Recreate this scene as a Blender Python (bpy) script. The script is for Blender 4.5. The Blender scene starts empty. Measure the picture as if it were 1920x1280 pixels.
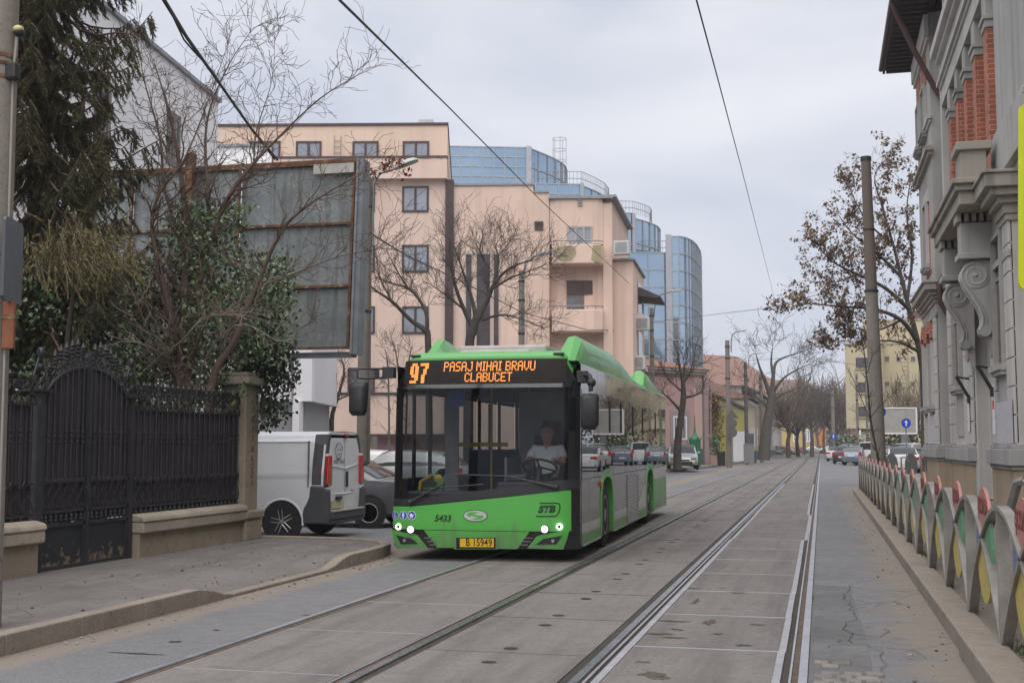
import bpy, bmesh, math, random
from mathutils import Vector, Matrix, noise
R = math.radians
scene = bpy.context.scene
COL = scene.collection
# ---------------------------------------------------------------- camera
EYE = 1.52; FPX = 2300.0; PITCH = math.atan(195 / FPX); YAW = R(14.1)
cam_d = bpy.data.cameras.new("Camera"); cam = bpy.data.objects.new("Camera", cam_d); COL.objects.link(cam)
cam_d.sensor_fit = 'HORIZONTAL'; cam_d.sensor_width = 36; cam_d.lens = 36 * FPX / 1920
cam_d.clip_start = 0.1; cam_d.clip_end = 3000
cam.location = (0, 0, EYE); cam.rotation_euler = (R(90) + PITCH, 0, YAW)
scene.camera = cam
# ---------------------------------------------------------------- sky (overcast) and soft sun
SUN_EL = R(62); SUN_AZ = R(180)
w = bpy.data.worlds.new("World"); scene.world = w; w.use_nodes = True
nt = w.node_tree; nt.nodes.clear()
def _n(t, **k):
    n = nt.nodes.new(t)
    for a, b in k.items(): setattr(n, a, b)
    return n
wo = _n('ShaderNodeOutputWorld'); bg = _n('ShaderNodeBackground'); bg.inputs[1].default_value = 0.1
sky = _n('ShaderNodeTexSky', sky_type='NISHITA'); sky.sun_disc = False; sky.sun_elevation = SUN_EL; sky.sun_rotation = SUN_AZ
hs = _n('ShaderNodeHueSaturation'); hs.inputs['Saturation'].default_value = 0.35
tc = _n('ShaderNodeTexCoord'); mp = _n('ShaderNodeMapping'); mp.inputs['Scale'].default_value = (1.6, 1.6, 4.2)
n1 = _n('ShaderNodeTexNoise'); n1.inputs['Scale'].default_value = 1.5; n1.inputs['Detail'].default_value = 7; n1.inputs['Distortion'].default_value = .35; n1.inputs['Roughness'].default_value = .5
cr = _n('ShaderNodeValToRGB'); cr.color_ramp.elements[0].position = .3; cr.color_ramp.elements[1].position = .72
cr.color_ramp.elements[0].color = (2.1, 2.3, 2.9, 1); cr.color_ramp.elements[1].color = (3.75, 3.78, 3.98, 1)
mx = _n('ShaderNodeMix', data_type='RGBA'); mx.inputs[0].default_value = 0.93
L = nt.links.new
L(sky.outputs[0], hs.inputs['Color']); L(tc.outputs['Generated'], mp.inputs[0]); L(mp.outputs[0], n1.inputs['Vector'])
L(n1.outputs[0], cr.inputs[0]); L(hs.outputs[0], mx.inputs[6]); L(cr.outputs[0], mx.inputs[7]); L(mx.outputs[2], bg.inputs[0]); L(bg.outputs[0], wo.inputs[0])
sun_d = bpy.data.lights.new("Sun", 'SUN'); sun_d.energy = 1.5; sun_d.angle = R(85); sun_d.color = (1, .96, .9)
sun = bpy.data.objects.new("Sun", sun_d); COL.objects.link(sun)
# direction the light comes from: azimuth measured like the sky texture (clockwise from +Y)
_sd = Vector((math.sin(SUN_AZ) * math.cos(SUN_EL), math.cos(SUN_AZ) * math.cos(SUN_EL), math.sin(SUN_EL)))
sun.rotation_euler = _sd.to_track_quat('Z', 'Y').to_euler()
scene.view_settings.view_transform = 'Standard'; scene.view_settings.look = 'None'
scene.view_settings.exposure = 1.27; scene.view_settings.gamma = 1; scene.view_settings.use_curve_mapping = False
scene.cycles.max_bounces = 8; scene.cycles.transparent_max_bounces = 24; scene.cycles.glossy_bounces = 4; scene.cycles.transmission_bounces = 6
scene.cycles.sample_clamp_indirect = 4; scene.cycles.caustics_reflective = False; scene.cycles.caustics_refractive = False
try: scene.cycles.use_denoising = True
except Exception: pass
# ---------------------------------------------------------------- measuring helpers: photo measure + depth -> metres
def P(px, py, D):
    x = (px - 960) / FPX; y = (640 - py) / FPX
    h = math.cos(PITCH) - y * math.sin(PITCH); s = D / h
    r = x * s; up = (math.sin(PITCH) + y * math.cos(PITCH)) * s
    return Vector((r * math.cos(YAW) - D * math.sin(YAW), r * math.sin(YAW) + D * math.cos(YAW), EYE + up))
def PX(px, D, z=0.0):
    v = P(px, 835, D); v.z = z; return v
def ZZ(py, D):
    return P(960, py, D).z
def G(px, py, z=0.0):
    y = (640 - py) / FPX
    D = (z - EYE) * (math.cos(PITCH) - y * math.sin(PITCH)) / (math.sin(PITCH) + y * math.cos(PITCH))
    return P(px, py, D)
CAMX = Vector((math.cos(YAW), math.sin(YAW), 0)); CAMF = Vector((-math.sin(YAW), math.cos(YAW), 0))
# ---------------------------------------------------------------- mesh builder
class MB:
    def __init__(s): s.v = []; s.f = []; s.m = []; s.k = 0
    def add(s, vs, fs):
        o = len(s.v); s.v += [tuple(q) for q in vs]; s.f += [tuple(i + o for i in f) for f in fs]; s.m += [s.k] * len(fs); return s
    def mat(s, k): s.k = k; return s
    def box(s, x0, x1, y0, y1, z0, z1):
        return s.add([(x0,y0,z0),(x1,y0,z0),(x1,y1,z0),(x0,y1,z0),(x0,y0,z1),(x1,y0,z1),(x1,y1,z1),(x0,y1,z1)],
                     [(0,3,2,1),(4,5,6,7),(0,1,5,4),(1,2,6,5),(2,3,7,6),(3,0,4,7)])
    def obox(s, c, size, M=None):
        a, b, d = size[0]/2, size[1]/2, size[2]/2
        vs = [Vector(q) for q in ((-a,-b,-d),(a,-b,-d),(a,b,-d),(-a,b,-d),(-a,-b,d),(a,-b,d),(a,b,d),(-a,b,d))]
        c = Vector(c)
        if M is not None: vs = [M @ q for q in vs]
        return s.add([q + c for q in vs], [(0,3,2,1),(4,5,6,7),(0,1,5,4),(1,2,6,5),(2,3,7,6),(3,0,4,7)])
    def hexa(s, b, t):           # 4 bottom + 4 top points
        return s.add(list(b) + list(t), [(0,3,2,1),(4,5,6,7),(0,1,5,4),(1,2,6,5),(2,3,7,6),(3,0,4,7)])
    def poly(s, pts): return s.add(pts, [tuple(range(len(pts)))])
    def prism(s, pts, fn, a0, a1):   # 2-D outline pushed from a0 to a1; fn(u, v, a) -> point
        n = len(pts)
        vs = [fn(u, v, a0) for u, v in pts] + [fn(u, v, a1) for u, v in pts]
        return s.add(vs, [tuple(range(n))[::-1], tuple(range(n, 2*n))] + [(i, (i+1) % n, n + (i+1) % n, n + i) for i in range(n)])
    def tube(s, pts, r, n=8, cap=True, up=None):
        pts = [Vector(p) for p in pts]; N = len(pts)
        if not isinstance(r, (list, tuple)): r = [r] * N
        vs = []; fs = []; prev = None
        for i, p in enumerate(pts):
            t = (pts[min(i+1, N-1)] - pts[max(i-1, 0)])
            t = t.normalized() if t.length > 1e-9 else Vector((0,0,1))
            if prev is None:
                a = Vector((0,0,1)) if abs(t.z) < .9 else Vector((1,0,0))
                u = t.cross(a).normalized()
            else:
                u = (prev - t * prev.dot(t))
                u = u.normalized() if u.length > 1e-6 else t.orthogonal().normalized()
            prev = u; q = t.cross(u)
            for k in range(n):
                A = 2 * math.pi * k / n
                vs.append(p + (u * math.cos(A) + q * math.sin(A)) * r[i])
        for i in range(N-1):
            for k in range(n):
                a = i*n + k; b = i*n + (k+1) % n
                fs.append((a, b, b+n, a+n))
        if cap: fs += [tuple(range(n))[::-1], tuple(range((N-1)*n, N*n))]
        return s.add(vs, fs)
    def lathe(s, prof, c=(0,0,0), n=16, axis='Z', cap=True):
        c = Vector(c); vs = []; fs = []
        for r, h in prof:
            for k in range(n):
                A = 2*math.pi*k/n; u, q = r*math.cos(A), r*math.sin(A)
                vs.append(c + Vector({'Z': (u, q, h), 'Y': (u, h, q), 'X': (h, u, q)}[axis]))
        N = len(prof)
        for i in range(N-1):
            for k in range(n):
                a = i*n + k; b = i*n + (k+1) % n; fs.append((a, b, b+n, a+n))
        if cap: fs += [tuple(range(n))[::-1], tuple(range((N-1)*n, N*n))]
        return s.add(vs, fs)
    def ball(s, c, r, n=12, m=8):
        if not isinstance(r, (list, tuple)): r = (r, r, r)
        vs = []; fs = []
        for i in range(m+1):
            B = math.pi*i/m - math.pi/2
            for k in range(n):
                A = 2*math.pi*k/n
                vs.append((c[0]+r[0]*math.cos(B)*math.cos(A), c[1]+r[1]*math.cos(B)*math.sin(A), c[2]+r[2]*math.sin(B)))
        for i in range(m):
            for k in range(n):
                a = i*n+k; b = i*n+(k+1) % n; fs.append((a, b, b+n, a+n))
        return s.add(vs, fs)
    def grid(s, rows):           # rows of points
        n = len(rows[0]); vs = [p for r in rows for p in r]; fs = []
        for i in range(len(rows)-1):
            for k in range(n-1): fs.append((i*n+k, i*n+k+1, (i+1)*n+k+1, (i+1)*n+k))
        return s.add(vs, fs)
    def strip(s, pts, z, w):     # flat ribbon on the ground
        pts = [Vector((p[0], p[1], 0)) for p in pts]; a = []; b = []
        for i, p in enumerate(pts):
            t = (pts[min(i+1, len(pts)-1)] - pts[max(i-1, 0)]).normalized(); q = Vector((-t.y, t.x, 0)) * w / 2
            a.append((p.x+q.x, p.y+q.y, z)); b.append((p.x-q.x, p.y-q.y, z))
        return s.grid([b, a])
    def build(s, name, mats, parent=None, smooth=None, bevel=0, fix=True):
        me = bpy.data.meshes.new(name); me.from_pydata(s.v, [], s.f)
        if not isinstance(mats, (list, tuple)): mats = [mats]
        for q in mats: me.materials.append(q)
        if len(mats) > 1: me.polygons.foreach_set('material_index', s.m)
        if fix:
            bm = bmesh.new(); bm.from_mesh(me); bmesh.ops.recalc_face_normals(bm, faces=bm.faces); bm.to_mesh(me); bm.free()
        me.update()
        o = bpy.data.objects.new(name, me); COL.objects.link(o)
        if parent is not None: o.parent = parent
        if smooth:
            me.polygons.foreach_set('use_smooth', [True] * len(me.polygons))
            try: me.set_sharp_from_angle(angle=R(smooth))
            except Exception: pass
        if bevel:
            b = o.modifiers.new('Bevel', 'BEVEL'); b.width = bevel; b.segments = 2; b.limit_method = 'ANGLE'; b.angle_limit = R(40)
        return o
def thing(name, label, cat, loc=(0,0,0), rot=0.0, group=None):
    o = bpy.data.objects.new(name, None); COL.objects.link(o); o.empty_display_size = .3
    o.location = loc; o.rotation_euler = (0, 0, rot) if not isinstance(rot, (tuple, list)) else rot
    return tag(o, label, cat, group)
def tag(o, label, cat, group=None):
    o['label'] = label; o['category'] = cat
    if group: o['group'] = group
    return o
def struct(o): o['kind'] = 'structure'; return o
def stuff(o, label=None, cat=None):
    o['kind'] = 'stuff'
    if label: o['label'] = label
    if cat: o['category'] = cat
    return o
def kids(o): return [c for c in COL.objects if c.parent == o]
def dup(root, loc, rot, label, group=None):
    def cp(o, par):
        c = o.copy(); COL.objects.link(c); c.parent = par
        for ch in kids(o): cp(ch, c)
        return c
    r = cp(root, None); r.location = loc; r.rotation_euler = (0, 0, rot); r['label'] = label
    if group: r['group'] = group
    return r
def text_mesh(txt, size, depth=.002, shear=0.0, align='CENTER', space=1.0, bold=0.0):
    c = bpy.data.curves.new('lettering', 'FONT'); c.body = txt; c.size = size; c.extrude = depth; c.shear = shear
    c.align_x = align; c.align_y = 'CENTER'; c.space_character = space; c.offset = bold; c.resolution_u = 3
    o = bpy.data.objects.new('lettering', c); COL.objects.link(o)
    dg = bpy.context.evaluated_depsgraph_get()
    me = bpy.data.meshes.new_from_object(o.evaluated_get(dg)); bpy.data.objects.remove(o); bpy.data.curves.remove(c)
    return me
def lettering(name, txt, size, mat, parent, loc, rot, sx=1.0, **k):
    me = text_mesh(txt, size, **k); me.materials.clear(); me.materials.append(mat)
    o = bpy.data.objects.new(name, me); COL.objects.link(o); o.parent = parent; o.location = loc; o.rotation_euler = rot; o.scale = (sx, 1, 1)
    return o
# ---------------------------------------------------------------- materials
def srgb(r, g, b):
    f = lambda c: (c/255/12.92) if c <= 10 else ((c/255+.055)/1.055)**2.4
    return (f(r), f(g), f(b))
class NT:
    def __init__(s, name):
        s.m = bpy.data.materials.new(name); s.m.use_nodes = True; s.t = s.m.node_tree; s.t.nodes.clear()
        s.out = s.n('ShaderNodeOutputMaterial'); s.b = s.n('ShaderNodeBsdfPrincipled'); s.l(s.b.outputs[0], s.out.inputs[0])
        s.tc = s.n('ShaderNodeTexCoord')
    def n(s, t, **k):
        q = s.t.nodes.new(t)
        for a, b in k.items(): setattr(q, a, b)
        return q
    def l(s, a, b): s.t.links.new(a, b)
    def val(s, x): 
        v = s.n('ShaderNodeValue'); v.outputs[0].default_value = x; return v.outputs[0]
    def coord(s, scale=(1,1,1), kind='Object', rot=(0,0,0)):
        m = s.n('ShaderNodeMapping'); m.inputs['Scale'].default_value = scale; m.inputs['Rotation'].default_value = rot
        s.l(s.tc.outputs[kind], m.inputs[0]); return m.outputs[0]
    def noise(s, scale, detail=4, rough=.55, co=None, dist=0):
        q = s.n('ShaderNodeTexNoise'); q.inputs['Scale'].default_value = scale; q.inputs['Detail'].default_value = detail
        q.inputs['Roughness'].default_value = rough; q.inputs['Distortion'].default_value = dist
        s.l(co if co is not None else s.tc.outputs['Object'], q.inputs['Vector']); return q.outputs[0]
    def ramp(s, fac, stops):
        q = s.n('ShaderNodeValToRGB'); e = q.color_ramp.elements
        while len(e) < len(stops): e.new(.5)
        for i, (p, c) in enumerate(stops):
            e[i].position = p; e[i].color = (*c, 1) if not isinstance(c, (int, float)) else (c, c, c, 1)
        s.l(fac, q.inputs[0]); return q.outputs[0]
    def mix(s, fac, a, b, mode='MIX'):
        q = s.n('ShaderNodeMix', data_type='RGBA', blend_type=mode)
        for v, i in ((fac, 0), (a, 6), (b, 7)):
            if isinstance(v, (int, float)): q.inputs[i].default_value = v if i == 0 else (v, v, v, 1)
            elif isinstance(v, tuple): q.inputs[i].default_value = (*v, 1)
            else: s.l(v, q.inputs[i])
        return q.outputs[2]
    def math(s, op, a, b=0.0):
        q = s.n('ShaderNodeMath', operation=op)
        for v, i in ((a, 0), (b, 1)):
            if isinstance(v, (int, float)): q.inputs[i].default_value = v
            else: s.l(v, q.inputs[i])
        return q.outputs[0]
    def xyz(s, kind='Object'):
        q = s.n('ShaderNodeSeparateXYZ'); s.l(s.tc.outputs[kind], q.inputs[0]); return q.outputs
    def bump(s, h, strength=.3, dist=.01):
        q = s.n('ShaderNodeBump'); q.inputs['Strength'].default_value = strength; q.inputs['Distance'].default_value = dist
        s.l(h, q.inputs['Height']); s.l(q.outputs[0], s.b.inputs['Normal'])
    def color(s, c): 
        if isinstance(c, tuple): s.b.inputs['Base Color'].default_value = (*c, 1)
        else: s.l(c, s.b.inputs['Base Color'])
    def set(s, **k):
        for a, v in k.items():
            i = s.b.inputs[a.replace('_', ' ')]
            if isinstance(v, (int, float)): i.default_value = v
            elif isinstance(v, tuple): i.default_value = (*v, 1)
            else: s.l(v, i)
        return s
MATS = {}
def plain(name, c, rough=.6, var=.12, scale=5, bump=0.0, bscale=80, metal=0.0, coat=0.0, spec=.5, tint=None):
    if name in MATS: return MATS[name]
    q = NT(name); a = q.noise(scale, 5); a2 = q.noise(scale * 11, 3)
    lo = tuple(x * (1 - var) for x in c); hi = tuple(min(1, x * (1 + var)) for x in (tint or c))
    col = q.ramp(a, [(.3, lo), (.7, hi)])
    col = q.mix(q.ramp(a2, [(.35, 0), (.75, var)]), col, tuple(x * .6 for x in c))
    q.color(col); q.set(Roughness=q.ramp(a2, [(.3, max(0, rough - .06)), (.7, min(1, rough + .06))]), Metallic=metal)
    q.b.inputs['Specular IOR Level'].default_value = spec
    if coat: q.b.inputs['Coat Weight'].default_value = coat; q.b.inputs['Coat Roughness'].default_value = .04
    if bump: q.bump(q.noise(bscale, 3), bump, .01)
    MATS[name] = q.m; return q.m
def emit(name, c, s):
    q = NT(name); q.color((.02, .02, .02)); q.b.inputs['Emission Color'].default_value = (*c, 1); q.b.inputs['Emission Strength'].default_value = s; return q.m
def glassy(name, tint=(.6, .65, .65), ior=1.5, rough=0.0):
    """thin glazing: clear sheet with mirror reflection by angle"""
    q = NT(name); t = q.n('ShaderNodeBsdfTransparent'); t.inputs[0].default_value = (*tint, 1)
    g = q.n('ShaderNodeBsdfGlossy'); g.inputs['Roughness'].default_value = rough; g.inputs[0].default_value = (.95, .95, .95, 1)
    f = q.n('ShaderNodeFresnel'); f.inputs[0].default_value = ior; m = q.n('ShaderNodeMixShader')
    geo = q.n('ShaderNodeNewGeometry'); bk = q.math('SUBTRACT', 1.0, geo.outputs['Backfacing']); ff = q.math('MULTIPLY', f.outputs[0], bk)
    q.l(ff, m.inputs[0]); q.l(t.outputs[0], m.inputs[1]); q.l(g.outputs[0], m.inputs[2]); q.l(m.outputs[0], q.out.inputs[0]); return q.m
def leafmat(name, cs, rough=.5, spec=.4):
    q = NT(name); g = q.n('ShaderNodeNewGeometry'); st = [(i / max(1, len(cs) - 1), c) for i, c in enumerate(cs)]
    q.color(q.ramp(g.outputs['Random Per Island'], st)); q.set(Roughness=rough); q.b.inputs['Specular IOR Level'].default_value = spec
    return q.m
def stucco(name, c, var=.08, streak=.25, scol=None, bump=.25, bscale=70, rough=.9):
    q = NT(name); a = q.noise(.35, 5); b = q.noise(3.0, 6, .65); st = q.noise(1.0, 5, .6, q.coord((2.2, 2.2, .12)))
    col = q.ramp(a, [(.3, tuple(x * (1 - var) for x in c)), (.7, tuple(min(1, x * (1 + var)) for x in c))])
    col = q.mix(q.ramp(b, [(.4, 0), (.8, var * 2)]), col, tuple(x * .72 for x in c))
    col = q.mix(q.ramp(st, [(.5, 0), (.75, streak)]), col, scol or tuple(x * .55 for x in c))
    q.color(col); q.set(Roughness=rough); q.b.inputs['Specular IOR Level'].default_value = .25
    q.bump(q.noise(bscale, 3), bump, .006); MATS[name] = q.m; return q.m
# ================================================================ GROUND, ROAD, TRACKS
def sstep(a, b, x):
    t = min(1, max(0, (x - a) / (b - a))); return t * t * (3 - 2 * t)
def road_h(x, y):                 # the side street on the left lies a little lower
    return -0.18 * sstep(-5.8, -9.0, x) * (1 - sstep(56, 72, y)) * sstep(10, 18, y)
def asphalt_mat():
    q = NT('asphalt'); X, Y, Z = q.xyz()
    big = q.noise(.55, 6, .6); fine = q.noise(38, 5, .8); mid = q.noise(6, 5, .65)
    col = q.ramp(big, [(.3, (.135, .135, .146)), (.7, (.185, .182, .188))])
    col = q.mix(q.ramp(mid, [(.4, 0), (.75, .35)]), col, (.085, .085, .092))
    col = q.mix(q.ramp(fine, [(.5, 0), (.64, .5)]), col, (.30, .29, .28)); col = q.mix(q.ramp(fine, [(.36, .55), (.47, 0)]), col, (.07, .07, .073))
    # dust swept against the two kerbs
    dn = q.math('MULTIPLY', q.noise(1.3, 5), 1.0)
    dl = q.math('SUBTRACT', q.math('MULTIPLY', q.math('ADD', X, 5.42), -3.2), q.math('MULTIPLY', dn, -.7))
    dl = q.math('MULTIPLY', q.math('GREATER_THAN', X, -6.2), dl)
    dr = q.math('ADD', q.math('MULTIPLY', q.math('SUBTRACT', X, .55), 1.4), q.math('MULTIPLY', q.math('SUBTRACT', dn, .35), 1.6))
    dr = q.math('MULTIPLY', q.math('LESS_THAN', Y, 48.0), dr)
    dust = q.math('MAXIMUM', dl, dr)
    col = q.mix(q.ramp(dust, [(.1, 0), (.55, .78)]), col, (.225, .185, .15))
    # cracks in the old right-hand lane
    vor = q.n('ShaderNodeTexVoronoi', feature='DISTANCE_TO_EDGE'); vor.inputs['Scale'].default_value = 1.1
    wob = q.n('ShaderNodeMix', data_type='RGBA'); wob.inputs[0].default_value = .13
    nn = q.n('ShaderNodeTexNoise'); nn.inputs['Scale'].default_value = 2.2; nn.inputs['Detail'].default_value = 6
    q.l(q.tc.outputs['Object'], nn.inputs['Vector']); q.l(q.tc.outputs['Object'], wob.inputs[6]); q.l(nn.outputs[1], wob.inputs[7]); q.l(wob.outputs[2], vor.inputs['Vector'])
    ck = q.math('LESS_THAN', vor.outputs[0], .0065)
    msk = q.math('MULTIPLY', q.math('GREATER_THAN', X, -.15), q.math('GREATER_THAN', q.noise(.5, 3), .47))
    ck = q.math('MULTIPLY', ck, msk); col = q.mix(q.math('MULTIPLY', ck, .7), col, (.045, .042, .036))
    q.color(col); q.set(Roughness=q.ramp(mid, [(.3, .62), (.7, .85)])); q.b.inputs['Specular IOR Level'].default_value = .4
    q.bump(fine, .35, .006); return q.m
def concrete(name, c, var=.12, spots=.5, fs=42, streak=0):
    q = NT(name); big = q.noise(.8, 6, .6); mid = q.noise(7, 5, .7); fine = q.noise(fs, 5, .8)
    col = q.ramp(big, [(.3, tuple(x*(1-var) for x in c)), (.7, tuple(x*(1+var) for x in c))])
    col = q.mix(q.ramp(mid, [(.5, 0), (.72, spots)]), col, tuple(x*.55 for x in c))
    col = q.mix(q.ramp(fine, [(.52, 0), (.66, .5)]), col, tuple(min(1, x*1.5) for x in c)); col = q.mix(q.ramp(fine, [(.34, .5), (.46, 0)]), col, tuple(x*.5 for x in c))
    col = q.mix(q.ramp(q.noise(16, 3, .5), [(.68, 0), (.72, .6)]), col, tuple(x*.4 for x in c))
    if streak: col = q.mix(q.ramp(q.noise(1.0, 6, .65, q.coord((3.2, .22, 1))), [(.47, 0), (.68, streak)]), col, tuple(x*.5 for x in c)); col = q.mix(q.ramp(q.noise(2.6, 4, .5), [(.66, 0), (.7, .55)]), col, tuple(x*.62 for x in c))
    q.color(col); q.set(Roughness=.82); q.b.inputs['Specular IOR Level'].default_value = .35; q.bump(fine, .3, .005); return q.m
M_asph = asphalt_mat()
M_slab = concrete('track_slab_concrete', (.185, .168, .16), streak=.6); M_kerb = concrete('kerb_concrete', (.25, .212, .178), .18, .6)
M_pave = concrete('pavement_asphalt', (.16, .144, .138), .2, .5, streak=.4); M_paveR = concrete('pavement_dusty', (.18, .155, .135), .2, .6)
M_dirt = concrete('track_dirt', (.052, .045, .036), .3, .6, 60)
M_rail = plain('rail_steel', (.34, .35, .37), .3, .2, 3, metal=.85); M_railw = plain('rail_steel_bright', (.40, .405, .44), .36, .15, 3, metal=.55)
M_rust = plain('rail_rust', (.105, .075, .054), .85, .35, 9); M_edge = plain('slab_edge_steel', (.36, .355, .38), .55, .15, 4, metal=.25)
M_hole = plain('lifting_hole_dark', (.03, .027, .025), .9, .2, 20)
M_earth = concrete('earth', (.12, .11, .09), .2, .5, 40)
m = MB(); m.add([(-900,-300,-.34),(900,-300,-.34),(900,1500,-.34),(-900,1500,-.34)], [(0,1,2,3)])
struct(m.build('ground', M_earth))
xs = [-70,-50,-35,-25,-18,-14,-11,-9,-8.4,-7.8,-7.2,-6.6,-6,-5.4,-4.4,-3,-1.5,-.1,.95,3,8,16,30,60]
ys = [-14,-6,0,5,8,10,11,12,13,14,15,16,17,18,20,23,27,32,38,45,50,56,59,62,65,68,72,80,95,120,160,210,275]
m = MB(); m.grid([[(x, y, road_h(x, y)) for x in xs] for y in ys]); struct(m.build('road', M_asph, smooth=60))
Y0, Y1 = -3.0, 250.0
m = MB(); m.box(-4.46, -.115, Y0, Y1, -.02, .004); struct(m.build('track_dirt', M_dirt))
def bend(y): return 0.0
rng = random.Random(4)
slab = MB(); edge = MB(); hole = MB(); lines = MB()
SL = 1.835; k0 = -6
for k in range(k0, 132):
    y = 9.37 + SL * k; g = .022
    off = (.0 if k < 6 else .05 if k < 10 else .0) + rng.uniform(-.006, .006)
    dz = rng.uniform(-.002, .002)
    # inner slabs of the near (right) track with steel edges
    slab.box(-1.405 + off*.3, -.34 + off, y + g, y + SL - g, -.02, .011 + dz)
    if k < 22:
        edge.box(-.338 + off, -.286 + off, y + .004, y + SL - .004, -.02, .0165)
        edge.box(-1.46 + off*.3, -1.407 + off*.3, y + .004, y + SL - .004, -.02, .0165)
        edge.box(-1.405 + off*.3, -.34 + off, y - .017, y + .017, -.02, .0145)
    # middle slabs with lifting holes
    yy = 8.86 + SL * k
    slab.box(-2.88, -1.672, yy + .018, yy + SL - .018, -.02, .011 + dz)
    if k < 40:
        for dy in (-.42, .19):
            hole.lathe([(.055, .0135 + dz), (.055, .0145 + dz)], (-2.29 + rng.uniform(-.02, .02), yy + dy, 0), 12)
    yl = 9.55 + SL * k
    slab.box(-4.325, -3.1, yl + .01, yl + SL - .01, -.02, .011 + dz)
    if k < 14: lines.box(-4.32, -3.11, yl - .007, yl + .007, 0, .0135)
struct(slab.build('track_slabs', M_slab)); struct(edge.build('slab_steel_edging', M_edge)); struct(hole.build('lifting_holes', M_hole)); struct(lines.build('slab_joint_strip', M_edge))
def rail(parts):
    m = MB()
    for k, x0, x1, z in parts: m.mat(k); m.box(x0, x1, Y0, Y1, -.02, z)
    struct(m.build('tram_rail', [M_rail, M_rust, M_railw]))
rail([(2, -4.445, -4.388, .019), (1, -4.386, -4.348, .007)])
rail([(2, -3.082, -3.066, .018), (1, -3.064, -3.012, .007), (0, -3.01, -2.952, .019)])
rail([(0, -1.597, -1.538, .02), (1, -1.536, -1.513, .007), (2, -1.511, -1.493, .018)])
rail([(2, -.236, -.221, .018), (1, -.219, -.177, .008), (2, -.175, -.119, .02)])
# muddy stains on the near slabs: real puddle-dry patches with their own outline
def blotch(m, cx, cy, rx, ry, z, seed):
    r2 = random.Random(seed); n = 18; pts = []
    for i in range(n):
        a = 2*math.pi*i/n; f = r2.uniform(.35, 1.1); pts.append((cx + rx*f*math.cos(a), cy + ry*f*math.sin(a), z))
    m.poly(pts)
m = MB()
for i, (px, py, rx, ry) in enumerate(((1222,1263,.1,.13),(1237,1270,.08,.08),(1255,1163,.17,.05),(1238,1187,.14,.07),(1270,1179,.07,.04),(1330,1166,.06,.22),(1262,1194,.12,.04),(1390,1208,.09,.07),(1300,1102,.1,.1),(1385,1110,.12,.07),(1305,1126,.04,.25),(1352,1102,.06,.05),(1420,1170,.07,.05),(1345,1187,.06,.05),(1205,1240,.07,.04))):
    p = G(px, py, .013); blotch(m, p.x, p.y, rx, ry, .0135, i)
stuff(m.build('dried_mud', plain('mud_stain', (.085, .075, .052), .85, .3, 20)), 'small patches of dried mud on the near track slabs', 'mud')
m = MB()
for i, (px, py, rx, ry) in enumerate(((255,1224,.3,.03),(330,1202,.07,.05),(405,1180,.06,.03),(575,1152,.06,.03))):
    p = G(px, py, .003); blotch(m, p.x, p.y, rx, ry, .003, 40 + i)
stuff(m.build('road_tar_spots', plain('tar', (.03, .03, .033), .6, .2, 20)), 'dark worn tar spots on the left lane', 'tar')
# old patch, cobbles showing through
m = MB(); pts = []
for (x, y) in ((-.1, 5.5), (.29, 5.5), (.3, 8.0), (.31, 10.4), (.27, 13.6), (.22, 13.9), (-.1, 14.0)): pts.append((x, y, .004))
m.poly(pts); struct(m.build('road_patch', concrete('old_asphalt_patch', (.135, .133, .135), .3, .6)))
m = MB(); rng = random.Random(9)
for r in range(22):
    y = 6.6 + r * .135; x = -.09 + (r % 2) * .05
    while x < .27:
        L_ = rng.uniform(.11, .17)
        if y < 8.75 or (y < 9.1 and rng.random() < .5): m.obox((x + L_/2, y + rng.uniform(-.01, .01), .004), (L_ - .022, .11, .03 + rng.uniform(-.012, .006)))
        x += L_
struct(m.build('cobblestones', plain('cobble_stone', (.2, .185, .17), .75, .35, 3, .3, 60), bevel=.012))
# ---------------------------------------------------------------- pavements and kerbs
def drop(y):                       # lowered kerb at the gate
    return sstep(10.75, 11.5, y) * (1 - sstep(13.9, 14.7, y))
def pav_z(x, y): return .12 - .095 * drop(y) * sstep(-7.6, -5.9, x)
corner = [(-5.78, 15.2), (-5.8, 15.9), (-5.9, 16.5), (-6.15, 17.0), (-6.6, 17.35), (-7.3, 17.5), (-8.4, 17.55), (-10, 17.6), (-14, 17.7), (-30, 17.8)]
def edge_x(y):                    # street edge of the left pavement at y
    if y <= 15.2: return -5.78
    for (x0, y0), (x1, y1) in zip(corner, corner[1:]):
        if y <= y1: return x0 + (x1 - x0) * (y - y0) / max(1e-6, y1 - y0)
    return -30
rows = []
yl = [-14, -6, 0, 4, 7, 9, 10, 10.75, 10.95, 11.15, 11.35, 11.6, 12.2, 13, 13.8, 14.0, 14.2, 14.4, 14.7, 15.2, 15.6, 15.9, 16.2, 16.5, 16.75, 17.0, 17.2, 17.35, 17.45, 17.5, 17.55]
for y in yl:
    e = edge_x(y) - .13; rows.append([(e + (-31 - e) * t, y, pav_z(e + (-31 - e) * t, y)) for t in (0, .01, .03, .05, .07, .09, .12, .2, .5, 1)])
m = MB(); m.grid(rows); struct(m.build('pavement_left', M_pave, smooth=60))
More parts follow.
